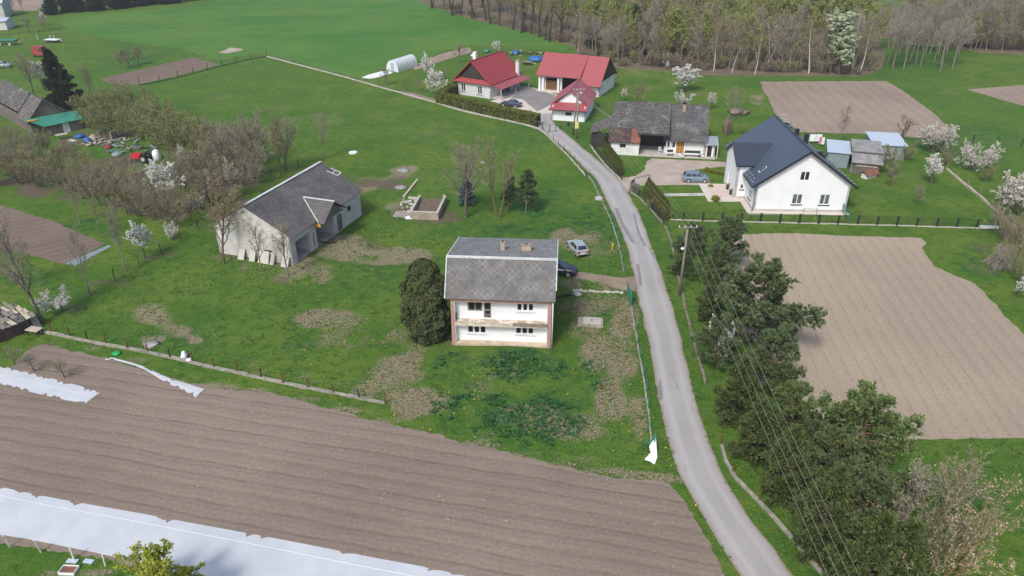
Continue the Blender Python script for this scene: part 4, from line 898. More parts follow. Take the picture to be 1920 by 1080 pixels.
def simple_house(name, a, b, D, E, RZ, wallm, roofm, label, cat):
    fr, W, A, an = fr_px(a, b); r = empty(name, fr(W/2, D/2, 0), label, cat)
    m = MB(fr); m.wall((0, 0), (W, 0), -.1, E, .2); m.wall((W, 0), (W, D), -.1, E, .2); m.wall((W, D), (0, D), -.1, E, .2); m.wall((0, D), (0, 0), -.1, E, .2); m.prism([(W-.2, 0, E), (W-.2, D, E), (W-.2, D/2, RZ)], (.19, 0, 0)); m.build('wall', wallm, r)
    roof_part(r, fr, [(0, -.4, E-.15), (W+.3, -.4, E-.15), (W+.3, D/2, RZ), (0, D/2, RZ)], roofm, .12); roof_part(r, fr, [(0, D/2, RZ), (W+.3, D/2, RZ), (W+.3, D+.4, E-.15), (0, D+.4, E-.15)], roofm, .12)
    return r
simple_house('farm_building', (-70, 36), (11, 33), 9, 5, 8, MT['block'], MT['sheet_blue'], 'grey block farm building cut by the top left corner', 'building')
simple_house('white_shed', (-40, 58), (15, 56), 7, 2.9, 3.4, MT['plaster_grey'], MT['sheet_blue'], 'low white shed below the grey farm building', 'shed')
# ------------------------------------------------------------------ bulk mesh of quads
class TB:
    def __init__(s): s.v = []; s.f = []; s.mi = []; s.sm = []; s.n = 0
    def add(s, v, f, mi, smooth):
        s.v.append(v.astype(np.float32)); s.f.append((f+s.n).astype(np.int32)); s.n += len(v)
        s.mi.append(np.full(len(f), mi, np.int32)); s.sm.append(np.full(len(f), smooth, bool))
    def tubes(s, P0, P1, R0, R1, n=4, mi=0, smooth=True):
        P0, P1, R0, R1 = map(lambda a: np.asarray(a, float), (P0, P1, R0, R1)); N = len(P0)
        if N == 0: return
        d = P1-P0; L = np.linalg.norm(d, axis=1, keepdims=True); d = d/np.maximum(L, 1e-6)
        ref = np.where(np.abs(d[:, 2:3]) > .9, np.array([[1., 0, 0]]), np.array([[0, 0, 1.]]))
        u = np.cross(d, ref); u /= np.maximum(np.linalg.norm(u, axis=1, keepdims=True), 1e-6); t = np.cross(d, u)
        ang = 2*pi*np.arange(n)/n; ring = u[:, None]*np.cos(ang)[None, :, None]+t[:, None]*np.sin(ang)[None, :, None]
        v = np.concatenate([P0[:, None]+ring*R0[:, None, None], P1[:, None]+ring*R1[:, None, None]], 1).reshape(-1, 3)
        j = np.arange(n); q = np.stack([j, (j+1) % n, (j+1) % n+n, j+n], -1)
        s.add(v, (np.arange(N)[:, None, None]*2*n+q[None]).reshape(-1, 4), mi, smooth)
    def quads(s, C, U, V, mi=0):
        C, U, V = map(lambda a: np.asarray(a, float), (C, U, V)); N = len(C)
        if N == 0: return
        v = np.stack([C-U-V, C+U-V, C+U+V, C-U+V], 1).reshape(-1, 3)
        s.add(v, np.arange(4*N).reshape(-1, 4), mi, False)
    def flecks(s, C, size, rs, mi=0, aspect=1.0, up=0.0, var=.4):
        N = len(C); U = rs.normal(size=(N, 3)); U /= np.linalg.norm(U, axis=1, keepdims=True)
        W = rs.normal(size=(N, 3)); W[:, 2] += up; V = np.cross(U, W); V /= np.maximum(np.linalg.norm(V, axis=1, keepdims=True), 1e-6)
        k = (size*(1+var*rs.uniform(-1, 1, N)))[:, None]/2
        s.quads(C, U*k, V*k*aspect, mi)
    def mesh(s, name, mats):
        me = bpy.data.meshes.new(name); V = np.concatenate(s.v); F = np.concatenate(s.f)
        me.vertices.add(len(V)); me.vertices.foreach_set('co', V.ravel())
        me.loops.add(F.size); me.loops.foreach_set('vertex_index', F.ravel())
        me.polygons.add(len(F)); me.polygons.foreach_set('loop_start', np.arange(len(F), dtype=np.int32)*4)
        for m in mats: me.materials.append(m)
        me.polygons.foreach_set('material_index', np.concatenate(s.mi)); me.polygons.foreach_set('use_smooth', np.concatenate(s.sm))
        me.update(calc_edges=True); return me
def unit(v): return v/max(1e-9, np.linalg.norm(v))
def grow(rs, p, d, L, r, lvl, prm, out, ends):
    """branch polyline with children; out collects (p0,p1,r0,r1,lvl)"""
    n = prm['seg'][lvl]; pts = [p]; dirs = []; rr = [r]; wob = prm['wob'][lvl]; tro = prm['trop'][lvl]
    for i in range(n):
        d = unit(d+rs.normal(0, wob, 3)+np.array([0, 0, tro])); q = pts[-1]+d*L/n
        r1 = r*(1-(1-prm['tip'][lvl])*(i+1)/n); out.append((pts[-1], q, rr[-1], r1, lvl)); pts.append(q); dirs.append(d); rr.append(r1)
    if lvl+1 < len(prm['seg']):
        k = prm['kids'][lvl]; t0 = prm['clear'][lvl]; az = rs.uniform(0, 6.28)
        for j in range(k):
            t = t0+(1-t0)*((j+rs.uniform(.1, .9))/k); x = min(t*n, n-1e-3); i = int(x); q = pts[i]+(pts[i+1]-pts[i])*(x-i)
            dd = dirs[i]; az += 2.4+rs.uniform(-.5, .5)
            a = prm['ang'][lvl]*(1+rs.uniform(-.25, .25))
            u = unit(np.cross(dd, [0.3, .2, 1.] if abs(dd[2]) < .9 else [1., 0, 0])); w = np.cross(dd, u)
            nd = dd*cos(a)+(u*cos(az)+w*sin(az))*sin(a)
            sh = prm['shape'](t) if lvl == 0 else (1.15-.6*t)
            grow(rs, q, nd, L*prm['ratio'][lvl]*sh*rs.uniform(.75, 1.2), max(.55*(rr[i]+(rr[i+1]-rr[i])*(x-i)), prm['rmin']), lvl+1, prm, out, ends)
    else: ends.append(pts[-1])
ROUND = lambda t: 1.1-.55*t
BASE = dict(seg=[6, 5, 4, 3], wob=[.05, .12, .16, .2], trop=[.02, .06, .04, .03], tip=[.25, .25, .3, .4], kids=[11, 7, 6], clear=[.28, .2, .15], ang=[.8, .75, .7], ratio=[.5, .45, .42], rmin=.010, shape=ROUND)
def P(**k): q = dict(BASE); q.update(k); return q
def tree_meshes(name, seed, prm, h, r, bark, twig, leaf=None, nleaf=0, lsize=.12, lvls=(2, 3), fork=0, aspect=1., trunk_lvl=1, lmul=1.0, spread=0.0, tw=1.0):
    rs = np.random.RandomState(seed); out = []; ends = []
    if fork:
        for k in range(fork):
            a = 6.28*k/fork+rs.uniform(-.4, .4); s = rs.uniform(.75, 1)
            grow(rs, np.array([.15*cos(a), .15*sin(a), -.1]), unit(np.array([cos(a)*prm.get('splay', .25), sin(a)*prm.get('splay', .25), 1])), h*s, r*rs.uniform(.7, 1), 0, prm, out, ends)
    else: grow(rs, np.array([0, 0, -.15]), np.array([rs.normal(0, .03), rs.normal(0, .03), 1.]), h, r, 0, prm, out, ends)
    A = lambda k: np.array([o[k] for o in out], float)
    P0, P1, R0, R1, LV = A(0), A(1), A(2), A(3), A(4)
    zmax = P1[:, 2].max(); sc = h/zmax; P0 *= sc; P1 *= sc
    T = TB(); m = LV < trunk_lvl+.5
    T.tubes(P0[m & (LV < .5)], P1[m & (LV < .5)], R0[m & (LV < .5)], R1[m & (LV < .5)], 7); q = m & (LV > .5); T.tubes(P0[q], P1[q], R0[q], R1[q], 5)
    tm = T.mesh(name+'_trunk', [bark])
    C = TB(); q = ~m; C.tubes(P0[q], P1[q], R0[q]*tw, R1[q]*tw, 3, 0, False)
    mats = [twig]
    if leaf is not None and nleaf:
        mats.append(leaf); idx = np.where(LV >= lvls[0]-.1)[0]; k = rs.choice(idx, nleaf); t = rs.uniform(.15, 1.05, (nleaf, 1))
        c = P0[k]*(1-t)+P1[k]*t+rs.normal(0, lsize*.5+spread, (nleaf, 3)); C.flecks(c, lsize, rs, 1, aspect)
    return tm, C.mesh(name+'_crown', mats), h

BARK = mat('grey_bark', (.115, .095, .078), var=.35, scale=3, bump=.4)
BARK_L = mat('pale_bark', (.2, .175, .15), var=.3, scale=3, bump=.3)
BARK_O = mat('olive_bark', (.14, .125, .07), var=.3, scale=3, bump=.3)
BIRCH = mat('birch_bark', (.62, .6, .56), var=.2, scale=2.2, c2=(.7, .68, .64), bump=.2)
PINEBARK = mat('orange_pine_bark', (.16, .1, .068), var=.35, scale=3, bump=.5)
TW_G = mat('grey_twigs', (.25, .225, .185), var=.25, scale=.4, bump=0)
TW_B = mat('brown_twigs', (.24, .195, .15), var=.25, scale=.4, bump=0)
TW_P = mat('mauve_twigs', (.215, .19, .17), var=.25, scale=.3, bump=0)
TWF_B = mat('wood_brown_twigs', (.26, .21, .16), var=.25, scale=.3, bump=0); TWF_G = mat('wood_grey_twigs', (.28, .255, .215), var=.25, scale=.3, bump=0); TWF_O = mat('wood_olive_twigs', (.27, .255, .15), var=.25, scale=.3, bump=0)
TW_O = mat('olive_twigs', (.24, .22, .135), var=.25, scale=.3, bump=0)
LF_Y = leafmat('spring_leaves', (.18, .2, .075), (.26, .28, .1))
LF_OF = leafmat('wood_olive_buds', (.22, .2, .11), (.3, .27, .15)); LF_YF = leafmat('wood_spring_leaves', (.2, .24, .06), (.3, .34, .09))
LF_G = leafmat('fresh_leaves', (.1, .17, .04), (.17, .24, .06))
LF_B = leafmat('brown_buds', (.2, .155, .1), (.27, .21, .135))
LF_O = leafmat('olive_buds', (.2, .18, .1), (.27, .245, .14))
LF_W = leafmat('white_blossom', (.56, .57, .52), (.72, .72, .67)); LF_GW = leafmat('greenish_blossom', (.26, .36, .17), (.55, .62, .44))
LF_C = leafmat('cream_blossom', (.54, .5, .45), (.68, .64, .58))
LF_PK = leafmat('tan_buds', (.36, .27, .18), (.48, .37, .26))
LF_WIL = leafmat('willow_leaves', (.22, .26, .03), (.34, .38, .05))
NEEDLE = leafmat('pine_needles', (.068, .108, .048), (.13, .175, .072), .5)
NEEDLE_L = leafmat('light_pine_needles', (.09, .14, .05), (.15, .2, .07), .5)
NEEDLE_D = leafmat('spruce_needles', (.02, .04, .024), (.045, .072, .04), .5)
NEEDLE_B = leafmat('blue_spruce_needles', (.08, .14, .14), (.14, .2, .2), .5)
NEEDLE_O = leafmat('olive_conifer_scales', (.035, .052, .018), (.08, .095, .034), .45)
HEDGE = leafmat('hedge_leaves', (.075, .1, .018), (.16, .175, .035), .6)
HEDGE_D = leafmat('thuja_scales', (.055, .075, .016), (.12, .135, .03), .6)
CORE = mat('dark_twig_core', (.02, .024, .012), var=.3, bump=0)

def pine_meshes(name, seed, h, crown0, rmax, needles, nb=46, tufts=9, bark=None, lsize=.3, droop=.0, top=1.0, blades=7, conical=.55, lvar=(.65, 1.15)):
    rs = np.random.RandomState(seed); T = TB(); C = TB()
    n = 8; p = np.array([0, 0, -.15]); d = np.array([0, 0, 1.]); tr = [p]
    for i in range(n): d = unit(d+rs.normal(0, .03, 3)); p = p+d*(h+.15)*.97/n; tr.append(p)
    tr = np.array(tr); r = np.linspace(.028*h**.95, .03, n+1)*.55
    T.tubes(tr[:-1], tr[1:], r[:-1], r[1:], 8)
    B0 = []; B1 = []; Ra = []; Rb = []; cen = []; dirs = []
    az = 0
    for b in range(nb):
        f = (b+rs.uniform(0, 1))/nb; z = crown0+(1-crown0)*f; az += 2.4+rs.uniform(-.5, .5)
        x = z*n; i = min(int(x), n-1); q = tr[i]+(tr[i+1]-tr[i])*(x-i)
        prof = (1-f)**conical*(.65+.35*min(1, f*5)); L = rmax*prof*rs.uniform(*lvar)+.25
        d = unit(np.array([cos(az), sin(az), .1+.5*f-droop])); pp = q
        m = 4
        for k in range(m):
            d = unit(d+rs.normal(0, .1, 3)+np.array([0, 0, .09-droop*.15])); e = pp+d*L/m
            B0.append(pp); B1.append(e); Ra.append(.045*(1-k/m)+.012); Rb.append(.045*(1-(k+1)/m)+.012)
            nt = max(1, int(tufts*(k+.6)/m*(.4+L/rmax)))
            for _ in range(nt):
                if k == 0 and rs.rand() < .75: continue
                side = rs.normal(0, 1, 3); side -= d*side.dot(d); off = unit(side)*rs.uniform(.0, .24)*L*(.35+.65*k/m)*np.array([1, 1, .6])
                c = pp+(e-pp)*rs.uniform(.1, 1.1)+off; cen.append(c+np.array([0, 0, rs.uniform(0, .12)])); dirs.append(unit(d*.6+off*.8/max(.05, np.linalg.norm(off))*.4+np.array([0, 0, .55-droop])))
            pp = e
    for _ in range(int(tufts*2*top)): cen.append(tr[-1]+rs.normal(0, .16, 3)); dirs.append(unit(np.array([rs.normal(0, .4), rs.normal(0, .4), 1])))
    T.tubes(B0, B1, Ra, Rb, 4)
    cen = np.array(cen); dirs = np.array(dirs); N = len(cen)
    for k in range(blades):
        dd = dirs+rs.normal(0, .55, (N, 3)); dd /= np.linalg.norm(dd, axis=1, keepdims=True)
        w = np.cross(dd, rs.normal(size=(N, 3))); w /= np.maximum(np.linalg.norm(w, axis=1, keepdims=True), 1e-6)
        L = lsize*rs.uniform(.7, 1.2, (N, 1)); C.quads(cen+dd*L*.5, w*L*.14, dd*L*.5)
    return T.mesh(name+'_trunk', [bark or PINEBARK]), C.mesh(name+'_crown', [needles]), h

def lump_meshes(name, seed, prof, h, leaf, n=9000, size=.3, lump=.16, down=.6, lumps=60, core=True, aspect=.55):
    """dense evergreen: leaf sprays spread over lumpy layers between 60% and 105% of prof(t) (t = 0 ground, 1 top)"""
    rs = np.random.RandomState(seed); C = TB(); T = TB()
    T.tubes([[0, 0, -.1]], [[0, 0, h*.8]], [.16], [.05], 7)
    t = rs.uniform(.02, 1, n); az = rs.uniform(0, 2*pi, n)
    lt = rs.uniform(0, 1, lumps); la = rs.uniform(0, 2*pi, lumps)
    k = np.zeros(n)
    R = np.array([prof(x) for x in t])
    for a, b in zip(lt, la):
        da = np.abs((az-b+pi) % (2*pi)-pi)*np.maximum(R, .2)/np.maximum(R.max()*.32, .1); dz = (t-a)*h/np.maximum(R.max()*.36, .1); k = np.maximum(k, np.exp(-(da*da+dz*dz)))
    rad = R*(1-lump+lump*2.0*k)*(1-.32*rs.rand(n)**2)
    c = np.stack([rad*np.cos(az), rad*np.sin(az), t*h], -1); o = np.stack([np.cos(az), np.sin(az), np.full(n, .25)], -1)
    v = o*.7+np.array([0, 0, -down])+rs.normal(0, .35, (n, 3)); v /= np.linalg.norm(v, axis=1, keepdims=True)
    u = np.cross(v, o+rs.normal(0, .5, (n, 3))); u /= np.maximum(np.linalg.norm(u, axis=1, keepdims=True), 1e-6)
    L = (size*rs.uniform(.6, 1.3, n))[:, None]/2; C.quads(c, u*L*aspect, v*L)
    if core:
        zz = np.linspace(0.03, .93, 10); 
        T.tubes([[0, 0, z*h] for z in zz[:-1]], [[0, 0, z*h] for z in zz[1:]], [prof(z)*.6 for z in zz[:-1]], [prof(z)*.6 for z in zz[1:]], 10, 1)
    return T.mesh(name+'_trunk', [BARK, CORE]), C.mesh(name+'_crown', [leaf]), h

PROTO = {}
def proto(kind):
    if kind in PROTO: return PROTO[kind]
    r = []
    T = tree_meshes
    if kind == 'bare':            # open bare crown, the trees of the yard
        r = [T('bare_tree', 10+k, P(kids=[13, 9, 8], clear=[.3, .15, .1], ang=[.72, .75, .75], trop=[.01, .08, .05, .04], ratio=[.6, .47, .44], rmin=.018), 11, .27, BARK, TW_G, LF_O, 1500, .08, tw=1.2) for k in range(3)]
    elif kind == 'bare_thin':
        r = [T('thin_tree', 20+k, P(kids=[14, 7, 6], clear=[.3, .2, .1], ang=[.5, .6, .6], trop=[.02, .1, .08, .06], ratio=[.45, .45, .42], rmin=.016), 10, .14, BARK_L, TW_G, LF_O, 1100, .07, tw=1.2) for k in range(3)]
    elif kind == 'fork':
        r = [T('fork_tree', 30+k, P(kids=[12, 7, 6], clear=[.3, .2, .1], ang=[.5, .6, .6], trop=[.03, .12, .1, .06], ratio=[.42, .42, .4], splay=.2, rmin=.016), 10, .14, BARK_O, TW_O, LF_O, 1800, .07, fork=2, tw=1.2) for k in range(2)]
    elif kind == 'brown':         # brown budding
        r = [T('brown_tree', 40+k, P(kids=[15, 8, 6], clear=[.22, .15, .1], ang=[.6, .7, .7], trop=[.02, .12, .08, .05], ratio=[.5, .45, .42], rmin=.012), 9, .13, BARK, TW_B, LF_B, 2600, .075) for k in range(2)]
    elif kind == 'scrub':         # many-stemmed olive grey thicket trees
        r = [T('scrub_tree', 50+k, P(seg=[5, 4, 3, 2], kids=[11, 7, 6], clear=[.12, .15, .1], ang=[.55, .65, .7], trop=[.02, .08, .06, .05], ratio=[.55, .5, .45], splay=.45, rmin=.012), 6, .09, BARK, (TW_G, TW_B, TW_O, TW_O)[k], (LF_O, LF_O, LF_Y, LF_O)[k], 1900, .075, fork=4) for k in range(4)]
    elif kind == 'willow_scrub':
        r = [T('willow_shrub', 60+k, P(seg=[5, 4, 3, 2], kids=[9, 6, 5], clear=[.1, .1, .1], ang=[.45, .6, .7], trop=[.03, .1, .08, .05], ratio=[.5, .5, .45], splay=.5, rmin=.012), 6, .08, BARK_O, TW_O, LF_Y, 4600, .08, fork=5) for k in range(3)]
    elif kind == 'blossom':
        r = [T('blossom_tree', 70+k, P(kids=[12, 8, 6], clear=[.25, .15, .1], ang=[.85, .7, .7], trop=[.0, .07, .05, .03], ratio=[.62, .45, .42], rmin=.012), 5, .11, BARK, TW_B, LF_W, 4200, .085) for k in range(3)]
    elif kind == 'blossom_thin':
        r = [T('young_blossom_tree', 80+k, P(kids=[12, 8, 5], clear=[.3, .15, .1], ang=[.7, .7, .7], trop=[.02, .1, .06, .05], ratio=[.55, .45, .42], rmin=.012), 5, .09, BARK, TW_B, (LF_W, LF_C)[k], 2300, .085) for k in range(2)]
    elif kind == 'blossom_cream':
        r = [T('cream_blossom_bush', 90+k, P(seg=[4, 4, 3, 2], kids=[10, 7, 6], clear=[.12, .15, .1], ang=[.6, .7, .7], trop=[.0, .05, .05, .03], ratio=[.6, .5, .45], splay=.6, rmin=.012), 5, .09, BARK, TW_P, LF_C, 5500, .085, fork=4) for k in range(2)]
    elif kind == 'blossom_bush':
        r = [T('white_blossom_bush', 95+k, P(seg=[4, 4, 3, 2], kids=[8, 6, 5], clear=[.12, .15, .1], ang=[.5, .6, .7], trop=[.02, .1, .05, .03], ratio=[.5, .5, .45], splay=.5, rmin=.012), 4, .06, BARK, TW_G, LF_W, 3600, .075, fork=4) for k in range(2)]
    elif kind == 'apple':         # small bare orchard tree
        r = [T('orchard_tree', 100+k, P(kids=[10, 8, 7], clear=[.3, .15, .1], ang=[.95, .7, .7], trop=[.0, .08, .08, .05], ratio=[.62, .48, .45], rmin=.012), 4.5, .12, BARK, TW_G, LF_O, 500, .09) for k in range(2)]
    elif kind == 'apple_green':
        r = [T('leafing_orchard_tree', 110+k, P(kids=[10, 8, 7], clear=[.3, .15, .1], ang=[.95, .7, .7], trop=[.0, .08, .08, .05], ratio=[.62, .48, .45], rmin=.012), 4.5, .11, BARK, TW_O, LF_O, 2200, .075) for k in range(2)]
    elif kind == 'forest':        # tall woodland trees, seen from far away
        tw = [TWF_B, TWF_G, TWF_O, TWF_G, TWF_O, TWF_B]; lf = [LF_OF, LF_OF, LF_YF, LF_OF, LF_YF, LF_OF]; nl = [1800, 700, 3600, 1400, 3000, 900]
        r = [T('woodland_tree', 120+k, P(seg=[6, 4, 3, 2], kids=[17, 9, 7], clear=[.2, .15, .1], ang=[.65, .7, .7], trop=[.01, .09, .06, .05], ratio=[.42, .45, .42], rmin=.02), 16, .2, BARK_L, tw[k], lf[k], nl[k], .14, tw=1.2) for k in range(6)]
    elif kind == 'forest_mauve':
        r = [T('mauve_tree', 130+k, P(seg=[6, 4, 3, 2], kids=[15, 8, 7], clear=[.42, .15, .1], ang=[.65, .65, .7], trop=[.02, .1, .08, .05], ratio=[.46, .45, .42], rmin=.022), 15, .2, BARK_L, TWF_G, LF_O, 300, .12, tw=1.2) for k in range(3)]
    elif kind == 'forest_yellow':
        r = [T('leafing_tree', 140+k, P(seg=[6, 4, 3, 2], kids=[15, 8, 6], clear=[.2, .15, .1], ang=[.55, .65, .7], trop=[.02, .12, .08, .05], ratio=[.44, .45, .42], rmin=.02), 16, .18, BARK_L, TWF_O, LF_YF, 7000, .16) for k in range(3)]
    elif kind == 'forest_dark':
        r = [T('dark_trunk_tree', 145+k, P(seg=[6, 4, 3, 2], kids=[13, 7, 6], clear=[.45, .15, .1], ang=[.55, .65, .7], trop=[.02, .12, .08, .05], ratio=[.4, .45, .42], rmin=.02, wob=[.09, .12, .16, .2]), 15, .3, mat('dark_bark', (.045, .038, .033), var=.3, scale=2), TW_B, LF_Y, 900, .13) for k in range(3)]
    elif kind == 'birch':
        r = [T('birch_tree', 150+k, P(seg=[7, 4, 3, 2], kids=[18, 6, 5], clear=[.35, .15, .1], ang=[.5, .6, .7], trop=[.02, .06, .0, -.05], ratio=[.24, .45, .42], rmin=.016), 17, .17, BIRCH, TW_B, LF_Y, 700, .12, trunk_lvl=0) for k in range(3)]
    elif kind == 'undergrowth':
        r = [T('undergrowth_shrub', 160+k, P(seg=[4, 3, 3, 2], kids=[8, 6, 4], clear=[.1, .1, .1], ang=[.5, .6, .7], trop=[.03, .1, .08, .05], ratio=[.5, .5, .45], splay=.6, rmin=.022), 4.5, .06, BARK, (TW_B, TW_O, TW_P)[k], (LF_O, LF_Y, LF_B)[k], 1500, .11, fork=5) for k in range(3)]
    elif kind == 'cherry_tall':
        r = [T('bird_cherry', 170, P(seg=[6, 4, 3, 2], kids=[18, 8, 6], clear=[.12, .1, .1], ang=[.6, .65, .7], trop=[.02, .12, .08, .05], ratio=[.34, .45, .42], rmin=.02, shape=lambda t: 1.0-.55*abs(t-.35)), 14, .18, BARK, TW_O, LF_GW, 9000, .17)]
    elif kind == 'walnut':        # bottom right: buds at the tips of long limbs
        r = [T('walnut_tree', 180, P(seg=[4, 6, 4, 3], kids=[9, 8, 6], clear=[.12, .3, .3], ang=[.75, .55, .6], trop=[.02, .04, .06, .05], ratio=[.85, .4, .4], rmin=.012, splay=.5), 7, .17, mat('mossy_yellow_bark', (.2, .15, .055), var=.3, scale=3), TW_O, LF_PK, 1500, .075, lvls=(3, 3), fork=2, spread=.03)]
    elif kind == 'willow':
        r = [T('golden_willow', 190, P(seg=[4, 5, 5, 4], kids=[10, 9, 7], clear=[.15, .15, .1], ang=[.7, .6, .6], trop=[.02, .0, -.05, -.12], ratio=[.6, .5, .5], rmin=.010), 6, .15, BARK_O, LF_WIL, LF_WIL, 14000, .09, aspect=.6)]
    elif kind == 'pine':
        r = [pine_meshes('pine_tree', 200+k, 9, .1, 4.2, NEEDLE, 40, 26, lsize=.34, blades=8, conical=.42, lvar=(.45, 1.3)) for k in range(4)]
    elif kind == 'pine_light':
        r = [pine_meshes('light_pine', 210+k, 9, .08, 4.0, NEEDLE_L, 42, 26, lsize=.34, blades=8, conical=.42, lvar=(.45, 1.3)) for k in range(2)]
    elif kind == 'pine_far':
        r = [pine_meshes('tall_pine', 220, 16, .2, 3.4, NEEDLE, 60, 8, lsize=.7, blades=6)]
    elif kind == 'spruce':
        r = [pine_meshes('spruce_tree', 230+k, 13, .03, 3.4, NEEDLE_D, 120, 10, bark=BARK, lsize=.5, droop=.25, conical=.8, blades=7) for k in range(2)]
    elif kind == 'young_spruce':
        r = [pine_meshes('young_spruce', 240, 7, .02, 2.5, leafmat('dark_green_needles', (.055, .085, .028), (.105, .14, .045), .5), 84, 14, bark=BARK, lsize=.34, droop=.15, conical=.85, blades=7, lvar=(.5, 1.25))]
    elif kind == 'thin_spruce':
        r = [pine_meshes('thin_spruce', 245, 6, .25, 1.5, NEEDLE, 46, 6, bark=BARK_L, lsize=.32, droop=.1, conical=.6)]
    elif kind == 'blue_spruce':
        r = [pine_meshes('blue_spruce', 250, 4.5, .02, 1.7, NEEDLE_B, 80, 9, bark=BARK, lsize=.3, droop=.1, conical=.9)]
    elif kind == 'cypress':
        prof = lambda t: 1.9*(min(1, .62+1.5*t) if t < .3 else 1.06-.16*t if t < .6 else .964*max(0.03, 1-((t-.6)/.41)**2.2)**.6)
        r = [lump_meshes('broad_conifer', 260, prof, 8, NEEDLE_O, 15000, .42, .24, .7, 70)]
    elif kind == 'thuja':
        prof = lambda t: .62*(max(.02, 1-t**1.8))*(.8+.4*min(1, t*4))
        r = [lump_meshes('thuja', 270+k, prof, 2.6, HEDGE_D, 1500, .2, .12, .2, 14) for k in range(2)]
    elif kind == 'garden_shrub':
        prof = lambda t: .6*sqrt(max(.02, 1-(2*t-1)**2))
        r = [lump_meshes('garden_shrub', 280, prof, 1.0, leafmat('yellow_green_shrub', (.16, .19, .03), (.3, .3, .05)), 700, .16, .2, -.2, 12, False)]
    PROTO[kind] = r; return r
NAMES = dict(bare='bare_tree', bare_thin='slender_tree', fork='forked_tree', brown='budding_tree', scrub='scrub_tree', willow_scrub='willow_shrub', blossom='blossom_tree', blossom_thin='blossom_tree', blossom_cream='blossom_bush', blossom_bush='blossom_bush', apple='orchard_tree', apple_green='orchard_tree', forest='bare_woodland_tree', forest_mauve='grey_woodland_tree', forest_yellow='leafing_tree', forest_dark='dark_trunked_tree', birch='birch_tree', undergrowth='undergrowth_shrub', cherry_tall='bird_cherry_tree', walnut='walnut_tree', willow='willow_tree', pine='pine_tree', pine_light='pine_tree', pine_far='pine_tree', spruce='spruce_tree', young_spruce='spruce_tree', thin_spruce='spruce_tree', blue_spruce='blue_spruce', cypress='conifer_tree', thuja='thuja', garden_shrub='garden_shrub')
CATS = dict(undergrowth='shrub', willow_scrub='shrub', blossom_bush='shrub', blossom_cream='shrub', garden_shrub='shrub', thuja='shrub')
MASTERS = {}; TRS = np.random.RandomState(99)
def plant(kind, loc, h, label, group=None, var=None, wid=1.0, rot=None, lean=None, cat=None):
    vs = proto(kind); k = TRS.randint(len(vs)) if var is None else var % len(vs); tm, cm, h0 = vs[k]
    key = (kind, k)
    if key not in MASTERS:
        r = empty(NAMES[kind]); 
        for nm, me in (('trunk', tm), ('crown', cm)):
            o = bpy.data.objects.new(nm, me); COL.objects.link(o); o.parent = r
        MASTERS[key] = r
    else: r = copy_tree(MASTERS[key])
    for q in ('group',):
        if q in r: del r[q]
    r.location = loc; s = h/h0; r.scale = (s*wid, s*wid, s); r.rotation_euler = (0, 0, TRS.uniform(0, 6.28) if rot is None else rot)
    if lean: r.rotation_euler = (lean[0], lean[1], r.rotation_euler[2])
    return tag(r, label, cat or CATS.get(kind, 'tree'), group)
def plant_px(kind, px, py, top, label, group=None, **k):
    g = G(px, py); return plant(kind, g, HZ(g, top), label, group, **k)
_rng = random.Random(5)

# ------------------------------------------------------------------ the yard
plant_px('cypress', 801, 634, 490, 'broad dark olive conifer hugging the left side of the two storey house', wid=.96)
plant_px('bare', 873, 408, 250, 'large bare tree with thick leaning trunk in front of the small blue spruce', var=0, wid=.95)
plant_px('blue_spruce', 876, 384, 336, 'small blue spruce behind the thick bare trunk')
plant_px('fork', 934, 408, 250, 'twin stemmed bare tree with greenish bark beside the thick bare tree', var=0)
plant_px('thin_spruce', 951, 396, 330, 'thin spruce with bare lower stem beside the twin stemmed tree', var=0)
plant_px('thin_spruce', 986, 398, 318, 'thin dark spruce standing alone, right of the twin stemmed tree', var=0)
plant_px('brown', 527, 330, 200, 'slender bare tree rising behind the barn roof, left of two', var=1, wid=.7)
plant_px('bare_thin', 607, 298, 205, 'slender bare tree behind the far end of the barn ridge', var=0, wid=.8)
plant_px('bare_thin', 540, 518, 410, 'bare tree with dark trunk before the barn gable corner', var=1, wid=1.1)
plant_px('bare_thin', 490, 510, 415, 'smaller pale bare tree before the middle of the barn gable', var=2, wid=1.1)
plant_px('brown', 420, 495, 330, 'tall brown budding tree at the left corner of the barn', var=0)
# ------------------------------------------------------------------ left garden edge
plant_px('bare', 80, 605, 395, 'tall bare tree with leaning dark trunk behind the lumber shed', var=1, wid=.6)
plant_px('bare_thin', 167, 555, 425, 'slender bare tree by the wire fence, above the dark mulch strip', var=0, wid=.8)
plant_px('bare_thin', 236, 510, 380, 'slender tree with pale trunk just left of the round white blossom tree', var=1, wid=.8)
plant_px('blossom_thin', 272, 484, 412, 'round white blossom tree by the wire fence near the barn', var=0, wid=1.25)
plant_px('blossom_bush', 106, 590, 545, 'small white blossom bush by the fence corner', var=0, wid=1.2)
plant_px('blossom_bush', 325, 450, 418, 'small greenish blossom bush left of the brown budding tree', var=1)
plant_px('blossom', 317, 396, 305, 'white blossom tree in the thicket below the pale planks', var=0, wid=.9)
plant_px('blossom_thin', 345, 320, 268, 'white blossom tree in the thicket beside the white bag', var=0)
plant_px('blossom_thin', 437, 352, 296, 'white blossom tree near the left slope of the barn', var=0)
plant_px('blossom_bush', 372, 395, 360, 'low white blossom bush under the brown budding tree', var=1)
plant_px('spruce', 128, 205, 93, 'tall dark spruce behind the green sheet lean-to', wid=1.15, var=0)
plant_px('bare', 62, 175, 92, 'bare tree with grey crown left of the tall dark spruce', var=2, wid=.9)
plant_px('blossom_thin', 85, 170, 112, 'thin pale blossom tree between the bare tree and the dark spruce', var=1)
plant_px('brown', 172, 178, 118, 'brown shrub-like tree at the right foot of the dark spruce', var=1)
